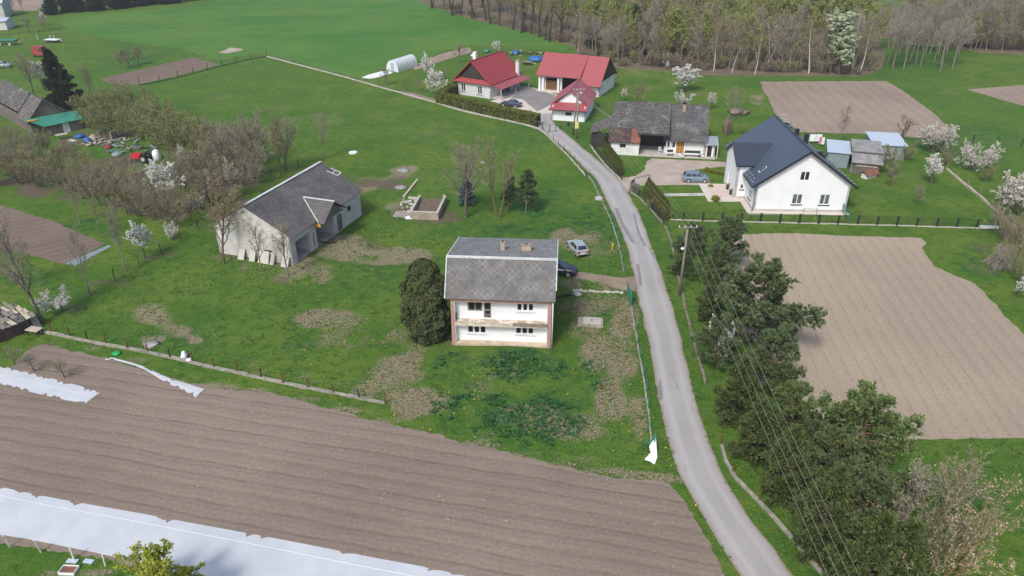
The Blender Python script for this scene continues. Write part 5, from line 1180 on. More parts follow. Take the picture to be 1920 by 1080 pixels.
for k, (x, y, t) in enumerate(((228, 131, 92), (243, 126, 90), (260, 121, 86))):
    plant_px('apple_green', x, y, t, ['small orchard tree with whitewashed trunk, left of the three above the long soil strip', 'middle of the three small orchard trees above the long soil strip', 'small orchard tree with whitewashed trunk, right of the three above the long soil strip'][k], 'small orchard trees on the left lawn', var=k)
plant_px('apple', 55, 62, 30, 'small bare orchard tree at the top left edge', var=0); plant_px('apple', 82, 57, 25, 'small bare orchard tree beside the far blossom tree at top left', var=1)
plant_px('blossom_thin', 82, 48, 18, 'far blossom tree near the top left thicket', var=0); plant_px('bare_thin', 25, 24, -10, 'bare tree at the top left edge before the bare field', var=0); plant_px('bare_thin', 43, 25, -12, 'second bare tree before the bare field at top left', var=1)
TH = 'trees and shrubs of the left thicket'
yl = [(170, 235, 172), (205, 228, 160), (240, 222, 152), (275, 225, 158), (300, 235, 175), (190, 262, 200), (225, 258, 185), (262, 262, 188), (295, 275, 195), (320, 285, 200), (180, 215, 165), (345, 300, 215), (375, 300, 222), (312, 262, 185)]
for k, (x, y, t) in enumerate(yl): plant_px('willow_scrub', x, y, t, 'yellow green willow shrub in the thicket by the timber house', 'willow shrubs of the left thicket', var=k)
sc = [(10, 330, 255), (40, 345, 262), (75, 350, 268), (18, 300, 235), (60, 300, 240), (105, 345, 282), (130, 362, 290), (160, 372, 300), (188, 385, 305), (218, 388, 312), (240, 398, 318), (262, 405, 325), (290, 412, 330), (115, 318, 262), (150, 335, 275), (200, 350, 290), (250, 360, 300), (345, 360, 290), (365, 340, 262), (390, 330, 255), (410, 350, 270), (395, 385, 300), (425, 320, 235), (445, 305, 225), (470, 345, 240), (385, 300, 220), (355, 400, 335), (330, 425, 345), (455, 365, 290), (85, 290, 238), (30, 270, 225), (140, 300, 255), (230, 335, 285), (-15, 350, 270), (-20, 310, 240), (295, 372, 315), (330, 345, 285)]
for k, (x, y, t) in enumerate(sc): plant_px('scrub', x, y, t, 'olive grey many stemmed scrub tree in the left thicket', TH, var=k)
for x, y, t in ((455, 320, 210), (425, 345, 225), (505, 300, 215), (480, 335, 200), (535, 320, 215), (400, 300, 215)): plant_px('bare', x, y, t, 'tall brown twigged tree among the scrub left of the barn', 'tall brown trees left of the barn')
for x, y, t in ((150, 420, 340), (185, 425, 365), (222, 430, 370), (40, 540, 440)): plant_px('bare_thin', x, y, t, 'thin bare sapling standing in the rough grass of the left garden', 'thin saplings of the left garden')
for x, y, t in ((28, 684, 650), (65, 696, 662), (122, 708, 672)): plant_px('apple', x, y, t, 'sapling with pale painted stem beside the small fleece bed', 'saplings by the small fleece bed', wid=1.3)
# ------------------------------------------------------------------ garden of the red house
for x, y, t, k, l in ((804, 155, 98, 'blossom_thin', 'blossom tree with painted trunk beside the polytunnel'), (817, 184, 132, 'blossom', 'white blossom tree at the left end of the clipped hedge'), (724, 160, 125, 'apple', 'thin bare sapling with painted trunk before the polytunnel'), (785, 174, 148, 'apple', 'pollarded stump-like sapling with painted trunk on the lawn'), (862, 118, 80, 'apple', 'bare twisted tree left of the red-roofed house'), (932, 100, 76, 'blossom', 'white blossom tree behind the red ridge'), (758, 168, 152, 'apple', 'tiny sapling with painted trunk near the stone plinth'), (833, 150, 128, 'apple', 'thin bare sapling beside the red gable corner')):
    plant_px(k, x, y, t, l, var=0)
# ------------------------------------------------------------------ behind the old farmhouse and white house
for x, y, t, k, v, l in ((1282, 172, 122, 'blossom', 1, 'large white blossom tree behind the old farmhouse'), (1281, 200, 172, 'blossom_bush', 0, 'white blossom bush showing over the farmhouse chimney'), (1195, 200, 155, 'apple_green', 1, 'bushy pale green tree behind the left farmhouse ridge'), (1250, 132, 113, 'blossom_thin', 0, 'sparse white blossom tree at the wood edge'), (1168, 190, 165, 'blossom_thin', 1, 'thin blossom shrub beside the red barn end wall'), (1335, 205, 172, 'blossom_thin', 1, 'thin blossom shrub at the right farmhouse gable'), (1367, 230, 160, 'bare_thin', 2, 'thin dark bare tree near the brushwood heap'), (1385, 215, 160, 'bare_thin', 0, 'thin bare pole-like tree left of the far ploughed field'), (1362, 258, 215, 'brown', 0, 'brown shrubby tree between farmhouse and white house'), (1390, 250, 234, 'willow_scrub', 0, 'fresh green bush by the far corner of the white house'),
    (1571, 272, 195, 'bare_thin', 1, 'bare pale trunked tree in front of the far ploughed field'), (1690, 268, 215, 'apple', 0, 'dark bare spreading tree behind the longer metal garage'), (1750, 285, 225, 'blossom_cream', 0, 'pale cream blossom bush at the corner of the far ploughed field'), (1662, 330, 272, 'apple_green', 1, 'olive bushy tree in front of the longer metal garage'), (1665, 350, 310, 'apple_green', 0, 'small bare orchard tree right of the kennel'), (1745, 345, 287, 'blossom', 2, 'white blossom tree on the lawn beside the right fence'), (1830, 322, 268, 'blossom_cream', 1, 'broad pale pink blossom bush outside the right garden fence'), (1720, 385, 345, 'apple', 1, 'short pollarded tree with thick leaning trunk on the lawn'), (1846, 340, 305, 'willow_scrub', 1, 'fresh green shrub below the broad pink blossom bush'), (1862, 425, 390, 'apple', 0, 'small dark shrub in the fence corner'),
    (1915, 405, 320, 'blossom_cream', 0, 'pale blossom shrub at the right picture edge'), (1905, 560, 515, 'blossom_thin', 0, 'blossom shrub at the right picture edge beside the ploughed field'), (1880, 450, 380, 'scrub', 0, 'olive scrub tree at the right edge, above the brushwood pile'), (1900, 480, 400, 'scrub', 1, 'grey scrub tree at the right edge beside the brushwood pile'), (1912, 530, 450, 'scrub', 2, 'scrub tree at the right edge below the brushwood pile'), (1700, 300, 262, 'scrub', 3, 'low olive shrub right of the longer metal garage'), (1770, 310, 275, 'scrub', 1, 'grey shrub beyond the right garden fence'), (1890, 370, 330, 'scrub', 3, 'shrub between the two pink blossom bushes at right')):
    plant_px(k, x, y, t, l, var=v, wid=1.7 if l.startswith('large white') else {'garden_shrub': 1.4, 'blossom_cream': 1.1, 'blossom_bush': 1.3}.get(k, 1.0))
# ------------------------------------------------------------------ conifer belt along the road
belt = [('pine', 1296, 482, 420, 'small grey green pine behind the utility pole top', .9, 3), ('pine', 1352, 506, 413, 'pine at the far end of the road belt with a bough over the field', .95, 0), ('pine', 1278, 522, 452, 'low pine on the road side of the utility pole', 1.0, 1), ('pine', 1340, 540, 462, 'pine just right of the utility pole, behind the wires', .9, 2),
    ('young_spruce', 1330, 602, 520, 'dark young spruce beside the bare earth gap', .95, 0), ('pine', 1420, 648, 505, 'tall pine with orange trunk reaching far over the ploughed field', 1.3, 2), ('pine', 1345, 690, 598, 'pine under the small white blossom, near the road fence', 1.0, 3), ('pine', 1440, 745, 628, 'pine below the tall orange trunked pine', .9, 1),
    ('young_spruce', 1375, 788, 672, 'olive young spruce in the middle of the road belt', .9, 0), ('pine_light', 1472, 850, 728, 'bright green pine in front of the middle spruce', .8, 0), ('young_spruce', 1415, 862, 745, 'dark spruce close to the road fence', .95, 0), ('pine_light', 1592, 945, 752, 'tall bright green pine at the near corner of the ploughed field', 1.05, 1),
    ('pine', 1530, 960, 815, 'dark pine left of the tall bright pine', .8, 0), ('young_spruce', 1462, 935, 805, 'spruce by the road fence under the wires', .9, 0), ('young_spruce', 1530, 1040, 880, 'near spruce by the road fence, lowest but one in the belt', .85, 0), ('pine', 1600, 1060, 890, 'dark pine below the tall bright pine, near the bare trees', .75, 1), ('young_spruce', 1600, 1140, 965, 'nearest spruce at the bottom edge, by the road fence', .9, 0), ('pine', 1500, 905, 790, 'dark pine filling the gap behind the near spruces', .75, 2), ('young_spruce', 1650, 1150, 985, 'nearest yellowish spruce at the bottom edge, below the bare trees', .9, 0)]
for k, x, y, t, l, w, v in belt: plant_px(k, x, y, t, l, 'conifers of the road belt', var=v, wid=w)
plant_px('blossom_bush', 1345, 684, 596, 'small white blossom sprig among the pines under the wires', var=1, wid=.5)
plant_px('walnut', 1800, 1085, 915, 'spreading tree with yellow mossy limbs and tan buds at the bottom right', wid=.9, rot=1.0)
plant_px('fork', 1700, 1110, 850, 'bare grey tree with dense twigs left of the yellow limbed tree', var=1, wid=.85)
plant_px('bare_thin', 1665, 1060, 850, 'thin bare tree between the pines and the yellow limbed tree', var=1, wid=1.1)
plant_px('walnut', 1690, 1130, 960, 'young tan budded tree at the bottom edge, beside the yellow limbed tree', wid=.75, rot=2.6)
plant_px('bare_thin', 1770, 1010, 850, 'bare twiggy tree standing on the bottom right meadow', var=2, wid=.9)
g = G(300, 1150); plant('willow', g, HZ(g, 1030), 'yellow green weeping willow at the bottom left edge', wid=1.35)
# ------------------------------------------------------------------ small shrubs
for x, y, t, l in ((1325, 321, 314, 'yellow garden shrub at the left of the flower bed'), (1334, 324, 317, 'second yellow shrub in the flower bed'), (1345, 326, 319, 'pale green shrub in the flower bed'), (1356, 328, 321, 'shrub in the flower bed nearest the white house'), (1341, 377, 367, 'yellow green shrub at the near corner of the doorstep paving'), (1332, 352, 346, 'little shrub at the far corner of the doorstep paving')):
    plant_px('garden_shrub', x, y, t, l, 'garden shrubs by the white house', wid=1.2)
plant_px('willow_scrub', 1216, 392, 370, 'round olive bush on the verge against the thuja hedge', var=0, wid=.8)
for i in range(11):
    f = i/10; p = G(1135, 288).lerp(G(1163, 328), f); plant('thuja', p, 2.5, 'thuja in the row along the farmhouse fence', 'thujas along the farmhouse fence', var=i, rot=i*1.3, wid=.78)
for i in range(12):
    f = i/11; p = G(1208, 368).lerp(G(1243, 413), f)+Vector((.5, .3, 0)); plant('thuja', p, 2.9, 'thuja in the row along the white house fence', 'thujas along the white house fence', var=i, rot=i*1.7, wid=.82)
# clipped hedge in front of the red house
def hedge(name, pts, w, h, label):
    rs = np.random.RandomState(3); r = empty(name, pts[0], label, 'hedge'); C = TB(); o = np.array(pts[0])
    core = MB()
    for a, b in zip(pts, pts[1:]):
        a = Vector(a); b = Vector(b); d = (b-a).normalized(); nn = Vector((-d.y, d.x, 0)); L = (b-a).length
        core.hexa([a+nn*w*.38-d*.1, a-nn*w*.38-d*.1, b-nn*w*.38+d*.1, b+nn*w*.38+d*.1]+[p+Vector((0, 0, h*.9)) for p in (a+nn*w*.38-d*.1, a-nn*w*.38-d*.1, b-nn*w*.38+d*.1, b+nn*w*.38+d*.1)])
        n = int(L*430); t = rs.uniform(-.01, 1.01, n); face = rs.rand(n); s = rs.uniform(-1, 1, n); z = rs.uniform(0.02, 1, n)
        top = face < .38; y = np.where(top, s, np.where(face < .69, 1, -1))*w/2; zz = np.where(top, 1.0, z)*h
        bul = 1+.1*(fbm(t*L, zz, .8, 4)-.5)*2; y = y*bul+rs.normal(0, .05, n); zz = zz+np.where(top, (fbm(t*L, y, 1.0, 8)-.5)*.3, 0)+rs.normal(0, .03, n)
        c = np.array(a)[None]+np.outer(t*L, np.array(d))+np.outer(y, np.array(nn)); c[:, 2] = zz
        C.flecks(c-o, .2, rs, 0, .7)
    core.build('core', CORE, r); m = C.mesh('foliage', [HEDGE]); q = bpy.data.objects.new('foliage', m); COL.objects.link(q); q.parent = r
    return r
hedge('clipped_hedge', [G(862, 175)+Vector((-.6, .8, 0)), G(823, 193), G(905, 214), G(1009, 237)], 1.5, 2.3, 'long clipped thuja hedge in front of the red-roofed house')

# ------------------------------------------------------------------ the wood
WD = 'trees of the wood behind the houses'
def row(x0, y0, x1, y1, n, kinds, h0, h1, jx=6, jy=3, labels=None):
    for i in range(n):
        f = (i+_rng.uniform(.1, .9))/n; g = G(x0+(x1-x0)*f+_rng.uniform(-jx, jx), y0+(y1-y0)*f+_rng.uniform(-jy, jy)); k = _rng.choice(kinds)
        lb = {'forest': 'tall bare brownish tree of the wood behind the houses', 'forest_mauve': 'mauve grey bare tree of the right part of the wood', 'forest_yellow': 'tall tree with yellow green spring leaves in the wood', 'forest_dark': 'tall tree with dark crooked trunk at the left part of the wood', 'undergrowth': 'low twiggy shrub under the trees of the wood', 'birch': 'slender birch inside the wood'}[k]
        gp = {'forest': 'brownish trees of the wood', 'forest_mauve': 'mauve grey trees of the wood', 'forest_yellow': 'yellow green trees of the wood', 'forest_dark': 'dark trunked trees of the wood', 'undergrowth': 'undergrowth shrubs of the wood', 'birch': 'birches of the wood'}[k]
        plant(k, g, _rng.uniform(h0, h1), lb, gp, wid=_rng.uniform(.9, 1.25))
row(800, 12, 1080, 88, 22, ['forest_dark'], 12, 16, 5, 4)
row(880, 8, 1090, 70, 24, ['forest_dark', 'forest', 'forest_yellow'], 12, 16)
row(960, 5, 1250, 70, 26, ['forest', 'forest_yellow', 'forest_dark'], 12, 17)
row(1085, 108, 1240, 120, 15, ['forest', 'forest_mauve'], 10, 14)
row(1240, 122, 1620, 138, 22, ['forest', 'forest', 'forest_yellow', 'forest_mauve'], 11, 15)
row(1090, 94, 1640, 118, 32, ['forest', 'forest', 'forest_yellow', 'forest_mauve'], 12, 16)
row(1090, 78, 1640, 96, 34, ['forest', 'forest_yellow', 'forest_yellow'], 13, 17)
row(1150, 58, 1620, 72, 30, ['forest_yellow', 'forest_yellow', 'forest_yellow', 'forest'], 13, 17)
row(1150, 38, 1600, 50, 24, ['forest_yellow', 'forest_yellow', 'forest'], 13, 17)
row(1150, 20, 1560, 26, 16, ['forest_yellow', 'forest_yellow'], 13, 17)
row(1660, 118, 1800, 128, 12, ['forest_mauve'], 11, 14, 8, 10)
row(1655, 90, 1800, 106, 15, ['forest_mauve'], 12, 15, 5, 6)
row(1680, 76, 1930, 96, 22, ['forest_mauve', 'forest_mauve', 'forest'], 12, 16)
row(1800, 92, 1990, 98, 16, ['forest_mauve', 'forest'], 10, 14)
row(1700, 58, 1960, 72, 22, ['forest_mauve', 'forest', 'forest_yellow'], 12, 16)
row(1720, 40, 1980, 50, 20, ['forest_mauve', 'forest', 'forest_yellow'], 12, 16)
row(1740, 20, 2000, 30, 16, ['forest', 'forest_mauve'], 12, 16)
row(1090, 118, 1640, 138, 34, ['undergrowth'], 2, 4.5, 5, 5)
row(1100, 100, 1640, 120, 30, ['undergrowth'], 3, 5, 5, 5)
row(830, 16, 1080, 84, 18, ['undergrowth'], 2, 4, 5, 3)
row(1680, 72, 1930, 94, 26, ['undergrowth'], 2.5, 4.5, 5, 5)
for x, y, t, l in ((1243, 117, -6, 'white birch with tall straight stem behind the blossom tree'), (1338, 133, 50, 'slim white birch stem above the farmhouse chimney'), (1372, 136, 78, 'short leaning birch stem at the wood edge'), (1415, 140, 55, 'leaning birch left of the far field corner'), (1440, 124, 28, 'birch above the left corner of the far ploughed field'), (1480, 132, 20, 'slim birch above the top edge of the far ploughed field'), (1516, 138, 28, 'thick white forked birch at the wood edge'), (1598, 132, 12, 'birch with fine crown right of the green white flowering tree'), (1611, 140, 26, 'leaning forked birch at the right end of the wood edge'), (1083, 98, 40, 'white birch stem left of the dark tall pine')):
    plant_px('birch', x, y, t, l, wid=1.0, lean=(0, .12, 0) if 'leaning' in l else None, rot=0 if 'leaning' in l else None)
plant_px('cherry_tall', 1572, 140, 18, 'tall green and white flowering bird cherry at the wood edge', wid=1.7)
for x, y, t, l in ((1108, 104, 28, 'dark pine at the left end of the wood, behind the red barn'), (1190, 104, 8, 'dark pine in the wood with top reaching the picture edge'), (1215, 108, 45, 'lower dark pine in the wood right of its taller neighbour')): plant_px('pine_far', x, y, t, l, 'dark pines of the wood', var=0)
# dark thicket along the far meadow, top left
row2 = [(95+i*15.5+_rng.uniform(-4, 4), 27-i*1.45+_rng.uniform(-3, 1.5)) for i in range(20)]
for k, (x, y) in enumerate(row2):
    plant('pine_far' if k % 3 == 1 else 'spruce', G(x, y), _rng.uniform(6, 9), 'dark conifer in the thicket along the far meadow', 'dark thicket along the far meadow', var=0, wid=1.8)
for i in range(22): plant('forest_mauve', G(90+i*16+_rng.uniform(-5, 5), 12-i*1.2+_rng.uniform(-4, 4)), _rng.uniform(8, 10), 'grey bare tree behind the dark thicket at the top left', 'bare trees behind the dark thicket', wid=1.2)
# ================================================================== fences
def polyline_points(pts, spacing):
    d = [0]
    for a, b in zip(pts, pts[1:]): d.append(d[-1]+(b-a).length)
    n = max(1, round(d[-1]/spacing)); return resample(pts, n+1)
def fence(name, px, label, spacing=2.5, h=1.4, pw=.07, pmat='post_dark', plinth=None, plinth_mat='concrete_old', rail=None, wires=0, wire_mat='mesh_grey', posts=None, cat='fence', shape='bar', lean=.0, group=None, panel=None, depth=None):
    pts = [G(*p) for p in px]; r = empty(name, pts[0], label, cat, group); rs = random.Random(len(px)*7+int(px[0][0]))
    pp = [G(*p) for p in posts] if posts else polyline_points(pts, spacing)
    base = plinth[1] if plinth else 0
    if plinth:
        for i, (a, b) in enumerate(zip(pts, pts[1:])):
            L = (b-a).length; n = max(1, int(L/1.25)); d = (b-a)/L; nn = Vector((-d.y, d.x, 0)); m = MB()
            for k in range(n):                          # cast lengths that have settled unevenly
                q0 = a+d*(L*k/n+.012); q1 = a+d*(L*(k+1)/n-.012); o = nn*rs.uniform(-.04, .04); z = plinth[1]*rs.uniform(.8, 1.1); w = plinth[0]/2*rs.uniform(.85, 1.15)
                m.hexa([q0+o-nn*w-Vector((0, 0, .05)), q1+o-nn*w-Vector((0, 0, .05)), q1+o+nn*w-Vector((0, 0, .05)), q0+o+nn*w-Vector((0, 0, .05)), q0+o-nn*w+Vector((0, 0, z)), q1+o-nn*w+Vector((0, 0, z)), q1+o+nn*w+Vector((0, 0, z)), q0+o+nn*w+Vector((0, 0, z))])
            m.build('plinth', MT[plinth_mat], r)
    tops = []
    for i, p in enumerate(pp):
        hh = h*rs.uniform(.94, 1.05); t = p+Vector((rs.uniform(-lean, lean), rs.uniform(-lean, lean), hh)); tops.append(t); m = MB()
        pm = pmat if isinstance(pmat, str) else pmat[i % len(pmat)]
        if shape == 'round': m.tube([p-Vector((0, 0, .05)), t], pw/2, 7, pw/2*.9)
        else: m.bar(p-Vector((0, 0, .05)), t, depth or pw, pw)
        m.build('post', MT[pm], r)
    for z in (rail or []):
        m = MB()
        for a, b, ta, tb in zip(pp, pp[1:], tops, tops[1:]): m.bar(a.lerp(ta, z), b.lerp(tb, z), .035)
        m.build('rail', MT[wire_mat], r)
    for k in range(wires):
        m = MB(); f = (k+.6)/wires
        for a, b, ta, tb in zip(pp, pp[1:], tops, tops[1:]):
            A = a.lerp(ta, f); B = b.lerp(tb, f); m.bar(A, B, .014)
        m.build('wire', MT[wire_mat], r)
    if panel:
        for a, b, ta, tb in zip(pp, pp[1:], tops, tops[1:]):
            m = MB(); n = max(2, int((b-a).length/panel))
            for k in range(1, n): m.bar(a.lerp(b, k/n)+Vector((0, 0, base+.02)), ta.lerp(tb, k/n)-Vector((0, 0, .06)), .018)
            m.build('mesh_panel', MT[wire_mat], r)
    return r
PL = [(78, 622), (160, 640), (278, 662), (402, 690), (530, 719), (600, 733), (680, 749), (722, 757)]
FP = [(97, 623), (131, 631), (164, 638), (200, 646), (240, 655), (278, 662), (320, 672), (361, 679), (402, 690), (445, 699), (490, 709), (532, 720), (578, 729), (625, 737), (674, 748), (722, 757)]
fence('boundary_fence', PL, 'low stone plinth with rusty steel posts between the meadow and the near ploughed field', h=1.15, pw=.11, pmat=('rust', 'rust', 'post_dark', 'rust'), plinth=(.3, .2), posts=FP, lean=.05)
fence('wire_fence', [(118, 584), (165, 556), (214, 527), (256, 504), (300, 478), (350, 447), (405, 412)], 'sagging wire fence on thin dark posts along the left edge of the meadow', spacing=3.6, h=1.5, pw=.09, pmat=('post_dark', 'rust'), wires=3, lean=.08)
fence('wire_fence', [(455, 350), (497, 335), (512, 331), (560, 315)], 'short wire fence on dark posts behind the barn', spacing=2.6, h=1.4, pw=.09, wires=2, lean=.05)
fence('wire_fence', [(262, 160), (330, 147), (400, 128), (460, 113), (500, 106)], 'dark wire fence between the long soil strip and the meadow', spacing=5.2, h=1.7, pw=.12, wires=3, plinth=(.25, .15), plinth_mat='post_dark')
fence('plinth_fence', [(500, 106), (560, 122), (640, 143), (720, 166), (780, 182), (820, 194)], 'long chain link fence on a pale concrete plinth across the far meadow', spacing=4, h=1.6, pw=.07, pmat='mesh_grey', wires=4, plinth=(.3, .22), plinth_mat='concrete')
fence('plinth_fence', [(820, 194), (870, 209), (930, 222), (980, 233), (1010, 242), (1022, 250)], 'chain link fence on a pale plinth in front of the clipped hedge', spacing=3, h=1.7, pw=.07, pmat='mesh_grey', wires=3, plinth=(.45, .24), plinth_mat='concrete')
fence('roadside_fence', [(1018, 247), (1040, 268), (1065, 292), (1085, 315), (1098, 330)], 'row of thin dark posts with a pale kerb on the left of the far road', spacing=3.0, h=1.25, pw=.1, pmat=('post_dark', 'rust'), plinth=(.18, .16), plinth_mat='concrete')
fence('roadside_fence', [(1104, 330), (1113, 345), (1130, 380), (1145, 412), (1158, 450), (1164, 480), (1170, 512)], 'green posts with fallen wire along the road opposite the gravel drive', spacing=3.0, h=1.3, pw=.06, pmat='post_green', wires=2, wire_mat='mesh_green', plinth=(.14, .12), lean=.12)
fence('roadside_fence', [(1183, 572), (1191, 620), (1199, 665), (1207, 710), (1213, 750), (1219, 800), (1224, 843)], 'green posts with fallen wire along the road beside the two storey house', spacing=2.55, h=1.35, pw=.06, pmat='post_green', wires=2, wire_mat='mesh_green', plinth=(.16, .14), lean=.14)
fence('stake_row', [(888, 785), (953, 798), (1020, 809), (1090, 820), (1160, 833), (1212, 843)], 'row of thin blue green stakes at the foot of the yard', spacing=3.3, h=1.2, pw=.045, pmat='post_green', wires=1, wire_mat='mesh_green', lean=.1)
fence('garden_fence', [(1246, 412), (1330, 415), (1420, 417), (1500, 419), (1590, 421), (1700, 424), (1790, 427), (1868, 429)], 'dark fence of thick short posts in front of the white house garden', spacing=2.55, h=1.35, pw=.12, depth=.3, pmat='post_dark', plinth=(.14, .14), plinth_mat='concrete', rail=(.97,), wire_mat='post_dark', panel=.16)
fence('garden_fence', [(1182, 360), (1200, 372), (1222, 395), (1243, 420)], 'dark railing before the thuja row at the white house drive', spacing=2.4, h=1.3, pw=.1, pmat='post_dark', plinth=(.2, .18), rail=(.95,), wire_mat='post_dark', panel=.12)
fence('garden_fence', [(1107, 272), (1120, 291), (1137, 312), (1165, 338)], 'dark railing before the thuja row at the farmhouse', spacing=2.6, h=1.35, pw=.1, pmat='post_dark', plinth=(.2, .16), plinth_mat='concrete', rail=(.95,), wire_mat='post_dark', panel=.13)
fence('plinth_fence', [(1246, 424), (1258, 450), (1272, 520), (1290, 600), (1307, 665), (1324, 722)], 'collapsed fence plinth beside the road at the far half of the conifer belt', spacing=4.5, h=.9, pw=.07, pmat='rust', plinth=(.24, .1), plinth_mat='kerb_dark', lean=.2)
fence('plinth_fence', [(1353, 836), (1362, 868), (1378, 897), (1412, 932), (1450, 972), (1490, 1018), (1548, 1085), (1600, 1140)], 'pale fence plinth with rusty leaning posts by the road at the near conifers', spacing=3.4, h=1.2, pw=.06, pmat='rust', plinth=(.24, .22), plinth_mat='concrete_old', lean=.18)
fence('garden_fence', [(1775, 318), (1800, 340), (1835, 368), (1868, 398), (1905, 430)], 'weathered timber kerb fence on the right side of the white house garden', spacing=4, h=1.2, pw=.1, pmat='wood_old', plinth=(.3, .3), plinth_mat='wood_pale')
fence('wire_fence', [(1690, 258), (1760, 264), (1802, 268), (1870, 274), (1960, 280)], 'wire fence on dark posts below the far ploughed field', spacing=4.2, h=1.6, pw=.13, wires=3)
fence('stake_row', [(-20, 1012), (17, 1022), (74, 1032), (137, 1047), (197, 1058), (255, 1072)], 'row of pale short concrete posts below the big fleece strip', spacing=2, h=1.2, pw=.09, pmat='post_white', posts=[(19, 1026), (77, 1036), (139, 1051), (198, 1061), (257, 1076)], lean=.12)
fence('yard_gate', [(1017, 245), (1035, 250), (1052, 243)], 'open wire gate across the red house driveway', spacing=1.8, h=1.5, pw=.12, pmat='post_dark', rail=(.1, .95), wire_mat='mesh_grey', cat='gate')
fence('garden_fence', [(1055, 240), (1070, 244), (1103, 241)], 'green post fence in front of the small red-roofed outbuilding', spacing=2.2, h=1.3, pw=.08, pmat='post_green', rail=(.95,), wire_mat='mesh_green')
fence('low_railing', [(1505, 404), (1530, 404)], 'thin metal rail standing against the white gable wall', spacing=2.2, h=1.1, pw=.05, pmat='rust', rail=(.97,), wire_mat='mesh_grey', cat='railing')
fence('wire_gate', [(1578, 399), (1592, 416)], 'leaning green mesh gate at the white house corner', spacing=1.6, h=1.5, pw=.07, pmat='post_green', rail=(.1, .95), wire_mat='mesh_green', panel=.15, cat='gate')
fence('garden_fence', [(0, 70), (60, 62), (113, 58)], 'low dark fence at the top left orchard', spacing=3, h=.9, pw=.1, pmat='post_dark', rail=(.6,), wire_mat='post_dark')
m = MB(); a, b = G(1176, 553), G(1182, 577)
m.prism([a, b, b+Vector((.12, 0, 1.5)), a+Vector((-.1, .1, 1.7))], (.05, .02, 0)); tag(m.build('gate_leaf', MT['post_green'], origin=a), 'solid green gate leaf at the yard entrance beside the road', 'gate')
r = empty('board_gate', G(1186, 360), 'weathered grey board gate turned open at the gravel drive', 'gate')
for k, (p, q) in enumerate((((1180, 361), (1197, 364)), ((1181, 360), (1188, 352)))):
    a, b = G(*p), G(*q); m = MB(); m.prism([a, b, b+Vector((0, 0, 1.55)), a+Vector((0, 0, 1.65))], (.05, .05, 0)); m.build('board_panel', MT['wood'], r)
m = MB(); a, b = G(1190, 349), G(1217, 343)
for p, q in ((a+Vector((0, 0, 1.3)), b+Vector((0, 0, 1.3))), (a, a+Vector((0, 0, 1.3))), (b, b+Vector((0, 0, 1.3)))): m.bar(p, q, .06)
m.build('gate_frame', MT['post_dark'], r)

# ================================================================== poles and lines
def pole(px, py, top, label, strut=None, arms=True):
    g = G(px, py); h = HZ(g, top); r = empty('utility_pole', g, label, 'utility pole', 'utility poles'); m = MB()
    m.tube([g-Vector((0, 0, .1)), g+Vector((0, 0, h))], .17, 10, .11); m.build('shaft', MT['wood_old'], r, True)
    if strut:
        s = G(*strut); m = MB(); m.tube([s-Vector((0, 0, .1)), g+Vector((-.15, 0, h-.6))], .15, 9, .1); m.build('strut', MT['wood_old'], r, True)
    ins = []
    d = Vector((1, .05, 0)); m = MB(); m.bar(g+d*-1.0+Vector((0, -.14, h-.12)), g+d*1.0+Vector((0, -.14, h-.12)), .09); m.build('crossarm', MT['wood_old'], r)
    for u in (-.95, -.32, .32, .95):
        p = g+d*u+Vector((0, -.14, h-.07)); m = MB(); m.tube([p, p+Vector((0, 0, .08)), p+Vector((0, 0, .2))], .065, 8, .045); m.build('insulator', MT['white_pl'], r, True); ins.append(p+Vector((0, 0, .18)))
    return r, g, h, ins
r1, g1, h1, i1 = pole(1274, 553, 424, 'leaning looking timber utility pole at the road edge before the pines')
m = MB(); p = g1+Vector((-.2, -.15, h1-2.4)); m.bar(p, p+Vector((-.25, -.5, .12)), .05); lamp = m.build('lamp_arm', MT['steel'], r1)
m = MB(); m.ico(p+Vector((-.28, -.62, .08)), .2, 8, 6, .6); m.build('lamp_head', MT['white_pl'], lamp, True)
r2, g2, h2, i2 = pole(1081, 260, 167, 'timber utility pole with strut and yellow box before the small outbuilding', strut=(1074, 253))
m = MB(); m.box(g2+Vector((-.42, -.32, 2.0)), g2+Vector((.25, -.16, 3.2))); m.build('meter_box', MT['yellow_pale'], r2)
m = MB(); m.ico(g2+Vector((.45, -.3, h2-.6)), .22, 8, 6, .6); m.build('lamp_head', MT['white_pl'], r2, True)
def cable(a, b, sag, label, group, r=.010, mt='cable'):
    pts = [a.lerp(b, k/24)-Vector((0, 0, sag*4*(k/24)*(1-k/24))) for k in range(25)]; m = MB(); m.tube(pts, r, 5)
    return tag(m.build('power_line', MT[mt], origin=a), label, 'power line', group)
MT['cable'] = mat('grey_cable', (.27, .29, .24), var=.05, rough=.5, bump=0)
for k, u in enumerate((-.75, -.2, .35, .85)):
    cable(i1[k], Vector((17.3+u, 14, 8.9)), .5, ['power line over the road belt pines, nearest the road', 'second power line from the road over the belt pines', 'third power line from the road over the belt pines', 'power line over the belt pines, farthest from the road'][k], 'power lines over the conifer belt')
    cable(i1[k], i2[k], .7, 'overhead power line strung between the two utility poles', 'power lines between the poles')
tgt = fr_px((1145, 289), (1197, 292))[0](-.2, 6, 4.6)
for k in range(3): cable(i2[k]-Vector((0, 0, .5)), tgt+Vector((0, -.3*k, .1*k)), .3, 'service line from the strutted pole down to the farmhouse', 'service lines to the farmhouse', .014)

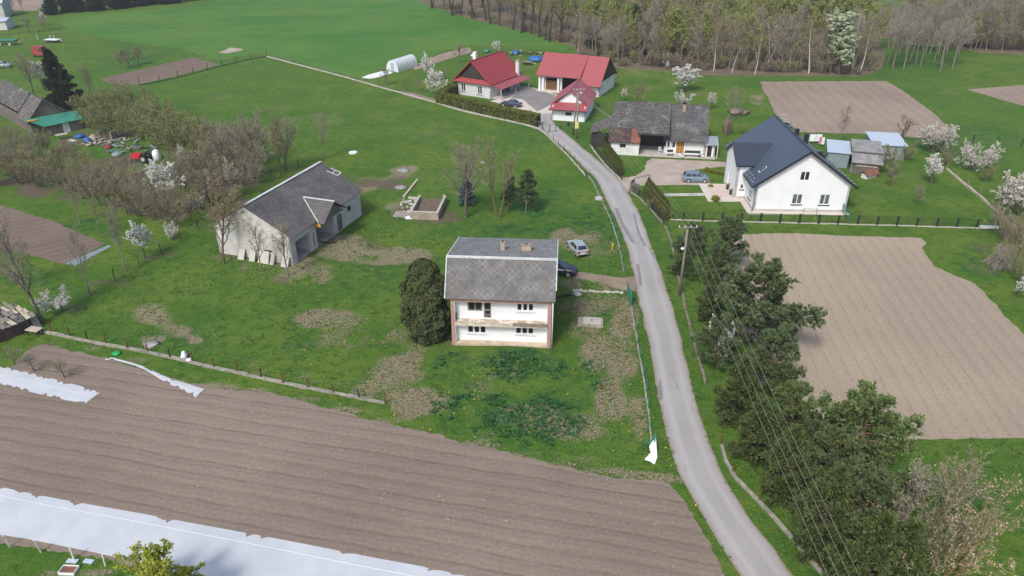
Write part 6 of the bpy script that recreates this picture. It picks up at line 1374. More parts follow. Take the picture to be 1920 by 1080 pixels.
# ================================================================== cars
def paint(name, c, metal=.35): t = NT(name); t.color(c).set(rough=.28, metal=metal, spec=.5, coat=.5); return t.m
CARGLASS = mat('car_glass', (.02, .028, .036), var=.2, rough=.06, spec=.7, bump=0)
LAMPRED = mat('tail_lamp_red', (.45, .02, .02), var=.1, rough=.25, bump=0); LAMPW = mat('head_lamp', (.7, .72, .74), var=.1, rough=.2, bump=0)
RIM = mat('alloy_rim', (.55, .56, .57), var=.1, rough=.35, metal=.5, bump=0)
def car(name, loc, head, L, W, H, pm, label, prof='hatch', group=None, gl=CARGLASS):
    root = empty(name, loc, label, 'car', group); fr = frame(loc, head); hl = L/2; belt = H*.62
    P = dict(hatch=dict(ws=.42*hl, wt=.02*hl, rt=-.70*hl, rb=-.96*hl, hood=.66, deck=None), mpv=dict(ws=.58*hl, wt=.18*hl, rt=-.80*hl, rb=-.97*hl, hood=.80, deck=None),
             suv=dict(ws=.48*hl, wt=.12*hl, rt=-.74*hl, rb=-.97*hl, hood=.80, deck=None), sedan=dict(ws=.40*hl, wt=.06*hl, rt=-.38*hl, rb=-.70*hl, hood=.66, deck=.8))[prof]
    hz = belt*1.0; nose = H*.42; hw = W/2
    st = [(-hl, H*.30, hw*.80, .30), (-hl*.985, hz*.92, hw*.90, .22), (-hl*.92, hz*.99, hw*.97, .2), (P['rb'], hz, hw*.98, .2), (-.3*hl, hz, hw, .2), (P['ws'], hz*.99, hw*.99, .2), (.78*hl, H*.40+(hz-H*.40)*.72*P['hood']/.7, hw*.95, .2), (.93*hl, H*.47, hw*.88, .22), (hl, H*.34, hw*.70, .28)]
    m = MB(fr); rings = []
    for x, zt, w, zb in st:
        sh = max(.04, (zt-zb)*.16)
        rings.append([(x, -w*.88, zb), (x, -w, zb+.1), (x, -w*1.0, zb+(zt-zb)*.55), (x, -w*.97, zt-sh), (x, -w*.86, zt), (x, 0, zt+.025), (x, w*.86, zt), (x, w*.97, zt-sh), (x, w, zb+(zt-zb)*.55), (x, w, zb+.1), (x, w*.88, zb)])
    for a, b in zip(rings, rings[1:]):
        n = len(a)
        for k in range(n): m.poly([a[k], b[k], b[(k+1) % n], a[(k+1) % n]])
    m.poly(rings[0]); m.poly(rings[-1][::-1]); m.build('body', pm, root, True)
    wb, wt, zr, zb = hw*.90, hw*.70, H, hz-.03
    B = [(P['rb'], -wb, zb), (P['ws'], -wb, zb), (P['ws'], wb, zb), (P['rb'], wb, zb)]; T = [(P['rt'], -wt, zr-.05), (P['wt'], -wt, zr-.04), (P['wt'], wt, zr-.04), (P['rt'], wt, zr-.05)]
    m = MB(fr); m.hexa(B+T); md = (P['rt']+P['wt'])/2
    m.poly([T[0], T[1], (md, 0, zr+.02)]); m.poly([T[1], T[2], (md, 0, zr+.02)]); m.poly([T[2], T[3], (md, 0, zr+.02)]); m.poly([T[3], T[0], (md, 0, zr+.02)]); m.build('cabin', pm, root)
    def pane(nm, q, u0, u1, v0=.1, v1=.86):
        q = [Vector(p) for p in q]; f = lambda u, v: q[0].lerp(q[1], u).lerp(q[3].lerp(q[2], u), v); pts = [f(u0, v0), f(u1, v0), f(u1, v1), f(u0, v1)]; n = (pts[1]-pts[0]).cross(pts[2]-pts[0]).normalized()
        g = MB(fr); g.prism([p-n*.01 for p in pts], n*.024); g.build(nm, gl, root)
    pane('windscreen', [B[1], B[2], T[2], T[1]], .06, .94, .1, .92); pane('rear_window', [B[3], B[0], T[0], T[3]], .08, .92, .22, .92)
    cuts = ((.05, .36), (.40, .68), (.72, .93)) if prof in ('mpv', 'suv') else ((.1, .46), (.5, .92))
    for u0, u1 in cuts: pane('side_window', [B[0], B[1], T[1], T[0]], u0, u1); pane('side_window', [B[2], B[3], T[3], T[2]], 1-u1, 1-u0)
    wr = .31 if prof != 'suv' else .36
    for x in (.62*hl, -.60*hl):
        for y in (-1, 1):
            yy = y*(hw-.09); m = MB(fr); m.tube([(x, yy-.1, wr), (x, yy+.1, wr)], wr, 18); w = m.build('wheel', MT['black'], root)
            m = MB(fr); m.tube([(x, yy+y*.095, wr), (x, yy+y*.108, wr)], wr*.68, 14); m.build('rim', RIM, w)
            m = MB(fr); pts = [(x+(wr+.05)*cos(pi*k/10), hw*y*.985, wr+(wr+.05)*sin(pi*k/10)) for k in range(11)]; m.tube(pts, .03, 5); m.build('wheel_arch', MT['black'], root)
    for y in (-1, 1):
        m = MB(fr); m.hexa([(.86*hl, y*hw*.60, H*.40), (.97*hl, y*hw*.5, H*.385), (.93*hl, y*hw*.80, H*.385), (.80*hl, y*hw*.93, H*.41), (.83*hl, y*hw*.60, H*.49), (.95*hl, y*hw*.5, H*.455), (.91*hl, y*hw*.82, H*.46), (.77*hl, y*hw*.93, H*.495)]); m.build('headlight', LAMPW, root)
        m = MB(fr); m.box((-hl-.012, min(y*hw*.5, y*hw*.88), hz*.70), (-hl*.95, max(y*hw*.5, y*hw*.88), hz*.93)); m.build('tail_light', LAMPRED, root)
        m = MB(fr); m.box((P['ws']*.86-.08, min(y*hw*.97, y*(hw+.14)), hz+.02), (P['ws']*.86+.08, max(y*hw*.97, y*(hw+.14)), hz+.16)); m.build('mirror', pm, root)
    m = MB(fr); m.box((-hl-.02, -.26, .5), (-hl+.05, .26, .62)); m.build('number_plate', MT['white_pl'], root)
    m = MB(fr); m.box((-hl-.01, -hw*.72, .24), (-hl*.9, hw*.72, .4)); m.build('rear_bumper', MT['black'], root)
    m = MB(fr); m.box((hl*.93, -hw*.4, H*.27), (hl*1.0+.004, hw*.4, H*.33)); m.build('grille', MT['black'], root)
    return root
CG = 'parked cars'
p, q = G(1093, 483), G(1071, 458)
car('parked_car', (p+q)/2, atan2(q.y-p.y, q.x-p.x), 4.15, 1.72, 1.46, paint('silver_paint', (.44, .47, .5)), 'silver hatchback parked on the grass behind the two storey house', 'hatch', CG)
c = G(1046, 512); car('parked_car', c, radians(-14), 4.5, 1.82, 1.62, paint('dark_blue_paint', (.022, .03, .055)), 'dark blue car nosing out from behind the two storey house', 'suv', CG)
c = G(1304, 340); car('parked_car', c, radians(-3), 4.1, 1.72, 1.62, paint('grey_blue_paint', (.2, .27, .36)), 'grey blue people carrier parked on the gravel drive', 'mpv', CG)
c = G(958, 199); car('parked_car', c, radians(180-24), 4.6, 1.78, 1.44, paint('navy_paint', (.06, .08, .11)), 'dark saloon car half hidden behind the clipped hedge', 'sedan', CG)
c = G(4, 126); car('parked_car', c, radians(5), 4.6, 1.8, 1.5, paint('pale_green_paint', (.28, .36, .36)), 'pale grey green car cut by the left picture edge', 'mpv', CG)
# red box van body behind the bare tree
g = G(78, 106); fr = frame(g, radians(-12)); r = empty('red_van', g, 'faded red box van standing behind the bare tree left of the dark spruce', 'van')
m = MB(fr); m.hexa([(-1.9, -1, .5), (1.5, -1, .5), (1.5, 1, .5), (-1.9, 1, .5), (-1.8, -.9, 2.7), (1.3, -.9, 2.7), (1.3, .9, 2.7), (-1.8, .9, 2.7)]); m.build('body', MT['red_faded'], r)
m = MB(fr); m.hexa([(1.5, -1, .5), (2.4, -.95, .5), (2.4, .95, .5), (1.5, 1, .5), (1.5, -1, 1.5), (2.2, -.9, 1.3), (2.2, .9, 1.3), (1.5, 1, 1.5)]); m.build('bonnet', MT['red_faded'], r)
m = MB(fr); m.box((.5, -1.0, 1.6), (1.15, -.93, 2.2)); m.build('side_window', CARGLASS, r); m = MB(fr); m.hexa([(1.46, -.85, 1.6), (1.5, -.85, 1.6), (1.5, .85, 1.6), (1.46, .85, 1.6), (1.34, -.8, 2.5), (1.38, -.8, 2.5), (1.38, .8, 2.5), (1.34, .8, 2.5)]); m.build('windscreen', CARGLASS, r)
for x in (-1.2, 1.6):
    for y in (-.95, .95): m = MB(fr); m.tube([(x, y-.1, .36), (x, y+.1, .36)], .36, 14); m.build('wheel', MT['black'], r)
def trailer(px, py, ang, L, W, z, top, label, name='trailer', cover=.15, wheelmat='black'):
    g = G(px, py); fr = frame(g, radians(ang)); r = empty(name, g, label, 'trailer'); m = MB(fr); m.box((-L/2, -W/2, z), (L/2, W/2, z+cover)); m.build('deck', MT[top], r)
    m = MB(fr); m.box((-L/2+.1, -W/2+.1, z-.25), (L/2-.1, W/2-.1, z-.003)); m.build('chassis', MT['post_dark'], r); m = MB(fr); m.bar((L/2, 0, z-.15), (L/2+1.0, 0, z-.3), .08); m.build('drawbar', MT['post_white'], r)
    for x in (-L*.22, L*.22):
        for y in (-1, 1): m = MB(fr); m.tube([(x, y*W/2-.12, .35), (x, y*W/2+.06, .35)], .35, 14); m.build('wheel', MT[wheelmat], r)
    return r
trailer(14, 84, 0, 6.5, 2.3, 1.3, 'green_roof', 'wagon with flat green cover at the left picture edge', 'covered_wagon', .25, 'stone')
trailer(100, 79, -8, 4.2, 2.2, .7, 'white_pl', 'flat white trailer standing on the far left meadow')
for x, y in ((95, 73), (102, 73), (71, 74)):
    g = G(x, y); m = MB(); m.tube([g, g+Vector((0, 0, 1.2))], .09, 6); tag(m.build('marker_stake', MT['white_pl'], origin=g), 'thin white stake standing on the meadow near the white trailer', 'stake', 'white stakes by the trailer')

# ================================================================== fleece on the near field
MT['fleece'] = (lambda t: (t.color(t.mix(t.rng(t.noise(t.coord(), .35, 5, .65), .35, .7), (.46, .49, .525), (.52, .55, .575))).set(rough=.8, spec=.2), t.bump(t.noise(t.coord(), 1.6, 5, .6), .3, .06), t.m)[2])(NT('garden_fleece'))
def strip(name, top, bot, label, notch, seam=None, seed=1, N=None, root=None, z0=.035):
    rs = np.random.RandomState(seed); A = [G(*p) for p in top]; B = [G(*p) for p in bot]; L = sum((b-a).length for a, b in zip(A, A[1:])); n = N or int(L/.18); M = 16
    A = resample(A, n); B = resample(B, n); v = []; f = []
    na = np.zeros(n); nb = np.zeros(n)
    for arr, k in ((na, notch[0]), (nb, notch[1])):
        for _ in range(k):
            c = rs.randint(2, n-2); w = rs.randint(1, 3)
            for q in range(-w, w+1):
                if 0 <= c+q < n: arr[c+q] = max(arr[c+q], rs.uniform(.15, .42)*(1-abs(q)/(w+1)))
    for i in range(n):
        d = (B[i]-A[i]); Ln = d.length; d = d/Ln
        for j in range(M+1):
            s = j/M; p = A[i]+d*na[i]*(1-s)+d*0+(d*Ln)*s-d*nb[i]*s
            z = z0+.02*fbm(np.array([p.x]), np.array([p.y]), 1.0, seed)[0]*sin(pi*s)*2; v.append((p.x, p.y, z))
    for i in range(n-1):
        for j in range(M): f.append((i*(M+1)+j, (i+1)*(M+1)+j, (i+1)*(M+1)+j+1, i*(M+1)+j+1))
    o = Vector(v[0]); r = empty(name, o, label, 'fleece sheet')
    me = bpy.data.meshes.new('sheet'); me.from_pydata([tuple(Vector(p)-o) for p in v], [], f); me.materials.append(MT['fleece']); me.polygons.foreach_set('use_smooth', [True]*len(f)); me.update()
    s = bpy.data.objects.new('sheet', me); COL.objects.link(s); s.parent = r
    if seam:
        m = MB()
        for i in range(n-1):
            for q in seam:
                a = A[i].lerp(B[i], q); b = A[i+1].lerp(B[i+1], q); a2 = A[i].lerp(B[i], q+.012); b2 = A[i+1].lerp(B[i+1], q+.012); h = Vector((0, 0, z0+.075)); m.poly([a+h, b+h, b2+h, a2+h])
        m.build('seam', MT['white_pl'], r)
    return r
strip('fleece_strip', [(-150, 885), (0, 913), (60, 926), (120, 938), (200, 952), (280, 966), (380, 985), (480, 1003), (590, 1024), (700, 1046), (800, 1064), (870, 1080), (960, 1100)], [(-150, 975), (0, 1003), (50, 1011), (100, 1021), (180, 1037), (250, 1053), (320, 1072), (400, 1092), (480, 1112), (560, 1130), (640, 1150), (700, 1165), (760, 1185)], 'wide strip of white frost fleece laid along the near edge of the ploughed field', (16, 5), (.2,), 4)
strip('fleece_strip', [(-90, 668), (0, 686), (60, 700), (110, 713), (150, 724), (190, 735)], [(-90, 707), (0, 722), (40, 731), (80, 741), (120, 750), (160, 757)], 'short bed of white fleece with ragged edges at the left end of the field', (20, 18), (.48,), 9)
strip('fleece_strip', [(197, 672), (205, 669), (228, 675), (250, 681), (275, 689), (300, 702), (325, 712), (355, 721), (383, 730)], [(198, 676), (207, 674), (228, 679), (250, 685), (275, 695), (298, 710), (320, 722), (345, 733), (367, 746)], 'twisted loose fleece sheet lying across the soil below the boundary plinth', (4, 6), None, 12)
# cloth thrown over the fence corner
m = MB(); a = G(1227, 838); P0 = [G(1228, 836)+Vector((0, 0, .9)), G(1216, 846)+Vector((0, 0, .55)), G(1219, 853)+Vector((0, 0, .25)), G(1208, 863)+Vector((0, 0, .07)), G(1219, 866)+Vector((0, 0, .05)), G(1227, 872)+Vector((0, 0, .06)), G(1232, 862)+Vector((0, 0, .25)), G(1230, 850)+Vector((0, 0, .6))]
c = sum(P0, Vector())/8+Vector((0, 0, .12))
for i in range(8): m.poly([P0[i], P0[(i+1) % 8], c])
tag(m.build('white_cloth', MT['white_pl'], origin=a), 'white cloth thrown over the fence corner by the road', 'cloth')
m = MB(); a, b = G(1214, 845), G(1228, 835); m.bar(a+Vector((0, 0, .7)), b+Vector((0, 0, 1.2)), .06); tag(m.build('fallen_rail', MT['post_green'], origin=a), 'short green rail at the fence corner under the white cloth', 'rail')
def lumpy(name, px, py, r, sq, mt, label, cat, group=None, seed=1, jit=.25, n=12, k=8):
    g = G(px, py); m = MB(); m.ico(g+Vector((0, 0, r*sq*.55)), r, n, k, sq, jit, random.Random(seed)); return tag(m.build(name, MT[mt], origin=g, smooth=True), label, cat, group)
lumpy('plastic_bag', 346, 671, .28, 1.7, 'white_pl', 'upright white bag at the plinth, middle of the boundary fence', 'bag', None, 2); lumpy('plastic_bag', 355, 677, .28, .7, 'white_pl', 'flat white bag lying beside the upright white bag', 'bag', None, 3)
lumpy('plastic_bag', 219, 664, .42, .4, 'green_pl', 'bright green bag lying on the grass verge', 'bag', None, 5)
lumpy('soil_heap', 797, 630, 1.5, .42, 'soil_heap', 'red brown heap of earth at the foot of the broad olive conifer', 'heap', None, 6, .12, 18, 10)
lumpy('ash_heap', 756, 320, 1.0, .1, 'ash', 'pale ash heap in the burnt patch behind the pit', 'heap', None, 7, .3); lumpy('ash_heap', 752, 352, .9, .1, 'ash', 'pale ash spread at the bottom of the dug pit', 'heap', None, 8, .3)
lumpy('rubble_heap', 768, 409, .6, .3, 'white_pl', 'white plastic scrap before the block basin', 'scrap', None, 9, .4)
lumpy('rubble_heap', 282, 646, .7, .15, 'ash', 'grey trash lying in the worn patch near the boundary plinth', 'scrap', None, 10, .4); lumpy('rubble_heap', 905, 305, .5, .16, 'ash', 'small pale heap on the grass right of the bare tree crown', 'heap', None, 11, .4)
lumpy('rubble_heap', 1383, 212, 2.0, .3, 'brush', 'low heap of pale brushwood behind the farmhouse', 'brush heap', None, 12, .35, 16, 8); lumpy('root_stump', 1362, 250, .8, 2.4, 'brush', 'dark upright stump among the shrubs behind the farmhouse', 'stump', None, 13, .3)
lumpy('boulder', 1083, 553, .5, .5, 'stone', 'pale boulder beside the pipe right of the house', 'stone', None, 14, .2)
g = G(1123, 373); m = MB(); m.tube([g, g+Vector((0, 0, .25))], .6, 16); tag(m.build('well_cover', MT['concrete'], origin=g), 'round concrete well cover on the grass by the road bend', 'well cover')
g = G(662, 287); m = MB(); m.tube([g, g+Vector((0, 0, .2))], .75, 16); tag(m.build('well_ring', MT['white_pl'], origin=g), 'round white cover lying on the meadow beyond the barn', 'well cover')
for x, y, l in ((1148, 468, 'yellow marker post on the grass behind the silver hatchback'), (1258, 408, 'yellow marker post by the garden fence corner')):
    g = G(x, y); r = empty('marker_post', g, l, 'marker post'); m = MB(); m.tube([g, g+Vector((0, 0, .6))], .07, 8); m.build('stem', MT['yellow'], r); m = MB(); m.box(g+Vector((-.11, -.1, .6)), g+Vector((.11, .08, .85))); m.build('plate', MT['yellow'], r)
# concrete trough right of the house
fr, W, A, an = fr_px((1083, 613), (1131, 615)); r = empty('concrete_trough', fr(W/2, .7, 0), 'long pale concrete cistern cover in the yard right of the house', 'cistern')
m = MB(fr); m.box((0, 0, -.05), (W, 1.5, .38)); m.build('body', MT['concrete_old'], r); m = MB(fr); m.box((.55, .12, .383), (W-.25, 1.35, .48)); m.build('lid', MT['concrete'], r); m = MB(fr); m.box((W*.52, .5, .481), (W*.52+.14, .95, .53)); m.build('handle', MT['wood_old'], r)
m = MB(); a, b = G(1040, 560), G(1070, 554); m.tube([a+Vector((0, 0, .15)), b+Vector((0, 0, .15))], .16, 8); tag(m.build('black_pipe', MT['post_dark'], origin=a), 'dark pipe lying behind the right corner of the house', 'pipe')
m = MB(); a, b = G(1075, 545), G(1165, 549)
for k in range(26):
    p = a.lerp(b, k/25)+Vector((0, _rng.uniform(-.2, .2), 0)); m.ico(p, _rng.uniform(.12, .28), 7, 5, .6, .25, _rng)
tag(m.build('stone_row', MT['stone'], origin=a), 'line of half buried stones across the yard right of the house', 'stone row', kind='stuff')
MT['dirt_dark'] = mat('dark_rough_earth', (.14, .105, .075), var=.35, scale=3, bump=.6, bscale=6)
# block basin
fr, W, A, an = fr_px((769, 411), (822, 413)); D = 6.4; W = max(W, 3.6)
r = empty('block_basin', fr(W/2, D/2, 0), 'roofless tan block basin filled with earth in the yard', 'basin'); m = MB(fr)
for a, b in (((0, 0, 0), (W, .25, 1.1)), ((0, .252, 0), (.25, D, 1.1)), ((W-.25, .252, 0), (W, D, 1.1))): m.box(a, b)
m.prism([(W-.25, D, 0), (W, D, 0), (W-.4, D+.8, 0), (W-.65, D+.8, 0)], (0, 0, 1.1)); m.build('wall', MT['block_tan'], r)
m = MB(fr); m.box((-.04, -.04, 1.1), (W+.04, .29, 1.16)); m.box((-.04, .292, 1.1), (.29, D, 1.16)); m.box((W-.29, .292, 1.1), (W+.04, D, 1.16)); m.build('coping', MT['concrete'], r)
m = MB(fr); m.hexa([(.26, .26, .0), (W-.26, .26, .0), (W-.26, D, .0), (.26, D, .0), (.26, .26, .3), (W-.26, .26, .45), (W-.26, D, .7), (.26, D, .55)]); m.build('earth_fill', MT['dirt_dark'], r)
m = MB(fr); m.box((-2.6, .5, -.02), (-.1, 2.6, .1)); tag(m.build('concrete_slab', MT['concrete_old'], origin=fr(-1, 1, 0)), 'flat concrete slab at the left of the block basin', 'slab')
m = MB(); a, b = G(757, 371), G(783, 338); m.bar(a+Vector((0, 0, .12)), b+Vector((0, 0, .12)), .3, .25); tag(m.build('concrete_kerb', MT['wood_pale'], origin=a), 'long pale kerb beam running back from the basin', 'kerb')
rr = random.Random(8)
for k in range(26):
    g = G(762+rr.uniform(-14, 26), 384+rr.uniform(-16, 14)); m = MB(); m.ico(g+Vector((0, 0, .1)), rr.uniform(.15, .35), 7, 5, .6, .3, rr); tag(m.build('rubble_stone', MT['stone'], origin=g), 'rubble stone lying loose behind the block basin', 'stone', 'rubble by the block basin')
# long plank and block beam in the left thicket, mulch strip
m = MB(); a, b = G(242, 330), G(288, 317); m.bar(a+Vector((0, 0, .25)), b+Vector((0, 0, .25)), .45, .3); tag(m.build('timber_beam', MT['wood_pale'], origin=a), 'pale weathered beam lying in the rough grass below the red tractor', 'beam')
sheet('mulch_strip', [(124, 494), (205, 459), (209, 463), (140, 499)], .05, MT['sheet_grey'], .4, .1, th=.06)
# lumber shed at the left edge
fr, W, A, an = fr_px((-60, 668), (62, 618)); r = empty('lumber_shed', fr(W/2, 1.5, 0), 'tumbledown brick shed roofed with loose grey planks at the left edge', 'shed')
D = 4.4; m = MB(fr); m.wall((0, 0), (W, 0), -.05, 1.35, .25, [(1.5, 2.6, .1, 1.2), (5, 6.2, .4, 1.2)] if W > 7 else ()); m.wall((W, 0), (W, D), -.05, 1.5, .25); m.wall((W, D), (0, D), -.05, 1.6, .25); m.build('brick_wall', MT['roof_brown'], r)
rr = random.Random(3); k = 0
for row_ in range(5):
    v0 = -.35+row_*.95; u = -.3
    while u < W+.2 and k < 96:
        w = rr.uniform(.22, .5); L = rr.uniform(.9, 1.5); z = 1.42+.10*row_+rr.uniform(0, .06)+(.012*(k % 3)); tl = rr.uniform(-.12, .12); m = MB(fr)
        if rr.random() < .9: m.hexa([(u, v0, z), (u+w, v0+tl, z), (u+w+tl, v0+L, z+.12), (u+tl, v0+L, z+.12), (u, v0, z+.05), (u+w, v0+tl, z+.05+rr.uniform(0, .05)), (u+w+tl, v0+L, z+.18), (u+tl, v0+L, z+.17)]); m.build('roof_plank', MT[rr.choice(('wood_old', 'wood_old', 'wood_pale', 'roof_shingle'))], r)
        u += w+rr.uniform(.02, .12); k += 1
m = MB(fr); m.prism([(W+.25, -.2, 0), (W+.9, -.1, 0), (W+.7, .7, 1.7), (W+.15, .6, 1.8)], (-.08, .04, .0)); tag(m.build('leaning_board', MT['concrete_old'], origin=fr(W, 0, 0)), 'grey boards leaning between the lumber shed and the bare tree', 'board')
g = G(67, 627); fr2 = frame(g, radians(-15)); r = empty('garden_table', g, 'small table of brown boards in front of the lumber shed corner', 'table'); m = MB(fr2); m.box((-.75, -.45, .62), (.75, .45, .68)); m.build('table_top', MT['wood_pale'], r)
for x in (-.6, .6):
    for y in (-.35, .35): m = MB(fr2); m.box((x-.04, y-.04, 0), (x+.04, y+.04, .618)); m.build('leg', MT['post_dark'], r)
# bottom left things
g = G(130, 1071); fr2 = frame(g, radians(-3)); r = empty('crate', g, 'white shallow crate with rusty brown contents at the bottom left', 'crate'); m = MB(fr2)
for a, b in (((-.55, -.35, 0), (.55, -.31, .22)), ((-.55, .31, 0), (.55, .35, .22)), ((-.55, -.309, 0), (-.51, .309, .22)), ((.51, -.309, 0), (.55, .309, .22)), ((-.509, -.309, 0), (.509, .309, .03))): m.box(a, b)
m.build('tray', MT['white_pl'], r); m = MB(fr2); m.box((-.5, -.3, .031), (.5, .3, .14)); m.build('contents', MT['soil_heap'], r)
for x0, y0, x1, y1, mt_, l in ((126, 1052, 146, 1054, 'sheet_blue', 'pale blue board lying by the post row, beside the crate'), (158, 1052, 175, 1055, 'sheet_blue', 'short blue white board right of the pale blue board')):
    a, b = G(x0, y0), G(x1, y1); m = MB(); m.bar(a+Vector((0, 0, .06)), b+Vector((0, 0, .06)), .35, .06); tag(m.build('plastic_board', MT[mt_], origin=a), l, 'board')

# ================================================================== around the farmhouse and white house
def chair(px, py, ang, mt_, label, cushion=None):
    g = G(px, py); g.z = .07; fr = frame(g, radians(ang)); r = empty('garden_chair', g, label, 'chair'); m = MB(fr); m.box((-.27, -.25, .4), (.27, .25, .45)); m.build('seat', MT[mt_], r)
    m = MB(fr); m.hexa([(-.27, .22, .451), (.27, .22, .451), (.27, .26, .451), (-.27, .26, .451), (-.25, .32, .95), (.25, .32, .95), (.25, .36, .95), (-.25, .36, .95)]); m.build('backrest', MT[mt_], r)
    for x in (-.24, .24):
        for y in (-.22, .22): m = MB(fr); m.box((x-.025, y-.025, 0), (x+.025, y+.025, .398)); m.build('leg', MT[mt_], r)
        m = MB(fr); m.box((x-.03, -.22, .62), (x+.03, .27, .66)); m.build('armrest', MT[mt_], r)
    if cushion: m = MB(fr); m.ico((0, .2, .8), .24, 8, 6, 1.1); m.build('cushion', MT[cushion], r, True)
chair(1238, 287, 20, 'white_pl', 'white plastic garden chair with pinkish cushion at the edge of the open bay', 'paving_pink')
def bench(px, py, ang, L, mt_, label):
    g = G(px, py); g.z = .07; fr = frame(g, radians(ang)); r = empty('garden_bench', g, label, 'bench'); m = MB(fr); m.box((-L/2, -.22, .4), (L/2, .22, .46)); m.build('seat', MT[mt_], r); m = MB(fr); m.box((-L/2, .24, .55), (L/2, .29, .98)); m.build('backrest', MT['post_dark'], r)
    for x in (-L/2+.15, L/2-.15): m = MB(fr); m.box((x-.05, -.2, 0), (x+.05, .28, .398)); m.build('leg', MT['post_dark'], r)
    return g, fr
g, fr = bench(1298, 294.5, -6, 2.6, 'frame_grey', 'long bench with white cushions against the white farmhouse wall')
for k in range(5): m = MB(fr); m.box((-1.2+k*.46, -.2, .462), (-.8+k*.46, .2, .56)); tag(m.build('seat_cushion', MT['white_pl' if k < 4 else 'frame_grey'], origin=g), 'small cushion lying in the row on the long farmhouse bench', 'cushion', 'cushions on the long bench')
g = G(1244, 287); g.z = .07; fr = frame(g, radians(-8)); m = MB(fr)
for a, b in (((0, 0, 0), (1.9, .06, 1.05)), ((0, .061, 0), (.06, 1.0, 1.05)), ((1.84, .061, 0), (1.9, 1.0, 1.05))): m.box(a, b)
tag(m.build('board_screen', MT['frame_grey'], origin=g), 'pale grey panel screen below the farmhouse windows', 'screen')
bench(1256, 292.5, -6, 1.0, 'frame_grey', 'short grey bench in front of the panel screen')
for x, y, mt_, l in ((1275, 292, 'white_pl', 'white flower pot beside the orange farmhouse door'), (1279, 296, 'white_pl', 'white pot at the apron edge below the farmhouse door'), (1283, 292, 'white_pl', 'white bucket at the left end of the long bench'), (1311, 294, 'wood_brown', 'brown tub at the right end of the long bench'), (1317, 295, 'white_pl', 'white pot between the brown tub and the annex door')):
    g = G(x, y); g.z = .07; r = empty('flower_pot', g, l, 'flower pot'); m = MB(); m.tube([g, g+Vector((0, 0, .42))], .2, 12, .27); m.build('pot', MT[mt_], r, True); m = MB(); m.tube([g+Vector((0, 0, .421)), g+Vector((0, 0, .44))], .24, 12); m.build('soil', MT['soil_heap'], r)
for x, y, l in ((1363, 357, 'tall dark planter by the front door of the white house, far one'), (1369, 367, 'tall dark planter by the front door of the white house, near one')):
    g = G(x, y); g.z = .2; r = empty('planter', g, l, 'planter'); m = MB(); m.tube([g, g+Vector((0, 0, .75))], .17, 10, .22); m.build('pot', MT['post_dark'], r, True); m = MB(); m.ico(g+Vector((0, 0, .9)), .24, 8, 6, .8, .25, random.Random(2)); m.build('plant', leafmat('planter_plant', (.3, .3, .15), (.5, .48, .3)), r)
# laundry and trampoline behind the white house
for x, y, mt_, l, w in ((1527, 270, 'white_pl', 'white sheet hung on the drying line behind the white house', 2.2), (1537, 275, 'laundry_pink', 'pink garment hung on the drying line behind the white house', .7), (1541, 276, 'white_pl', 'narrow white towel hung right of the pink garment', .5)):
    if mt_ not in MT: MT[mt_] = mat('pink_cloth', (.55, .25, .33), var=.1)
    g = G(x, y); m = MB(); n = 9
    for k in range(n): 
        a = g+Vector((w*(k/n-.5), .06*sin(k*1.3), 1.1)); b = g+Vector((w*((k+1)/n-.5), .06*sin((k+1)*1.3), 1.1)); m.prism([a-Vector((0, 0, .6)), b-Vector((0, 0, .6)), b+Vector((0, 0, .7)), a+Vector((0, 0, .7))], (0, .02, 0))
    tag(m.build('laundry', MT[mt_], origin=g), l, 'laundry', 'laundry on the drying line')
g = G(1466, 240); r = empty('trampoline', g, 'round trampoline with safety net behind the far ridge of the white house', 'trampoline')
m = MB(); R = 1.6; m.tube([g+Vector((R*cos(k*pi/12), R*sin(k*pi/12), .8)) for k in range(25)], .06, 6, cap=False); m.build('ring', MT['steel'], r, True); m = MB(); m.tube([g+Vector((0, 0, .78)), g+Vector((0, 0, .8))], R*.95, 24); m.build('mat', MT['black'], r)
m = MB(); m.tube([g+Vector((R*cos(k*pi/12), R*sin(k*pi/12), 2.2)) for k in range(25)], .035, 6, cap=False); m.build('net_ring', MT['steel'], r, True)
for k in range(6): a = k*pi/3; m = MB(); m.tube([g+Vector((R*cos(a), R*sin(a), 0)), g+Vector((R*cos(a), R*sin(a), 2.2))], .03, 6); m.build('net_pole', MT['steel'], r)
# brushwood pile at the right
rr = random.Random(12); c = G(1862, 500); m = MB()
for k in range(150):
    p = c+Vector((rr.uniform(-.8, 1.4), rr.uniform(-1.6, 1.6), rr.uniform(0, .3))); q = c+Vector((rr.uniform(1.2, 3.0), rr.uniform(.2, 2.6), rr.uniform(.8, 2.3))); m.bar(p, q, rr.uniform(.03, .07))
tag(m.build('brushwood_pile', MT['wood_old'], origin=c), 'heap of dry grey brushwood beside the right field corner', 'brushwood pile')
m = MB(); a, b = G(1836, 429), G(1873, 430); m.bar(a+Vector((0, 0, .3)), b+Vector((0, 0, .3)), .5, .3); tag(m.build('stacked_pipes', MT['white_trim'], origin=a), 'white boards stacked at the end of the garden fence', 'boards')
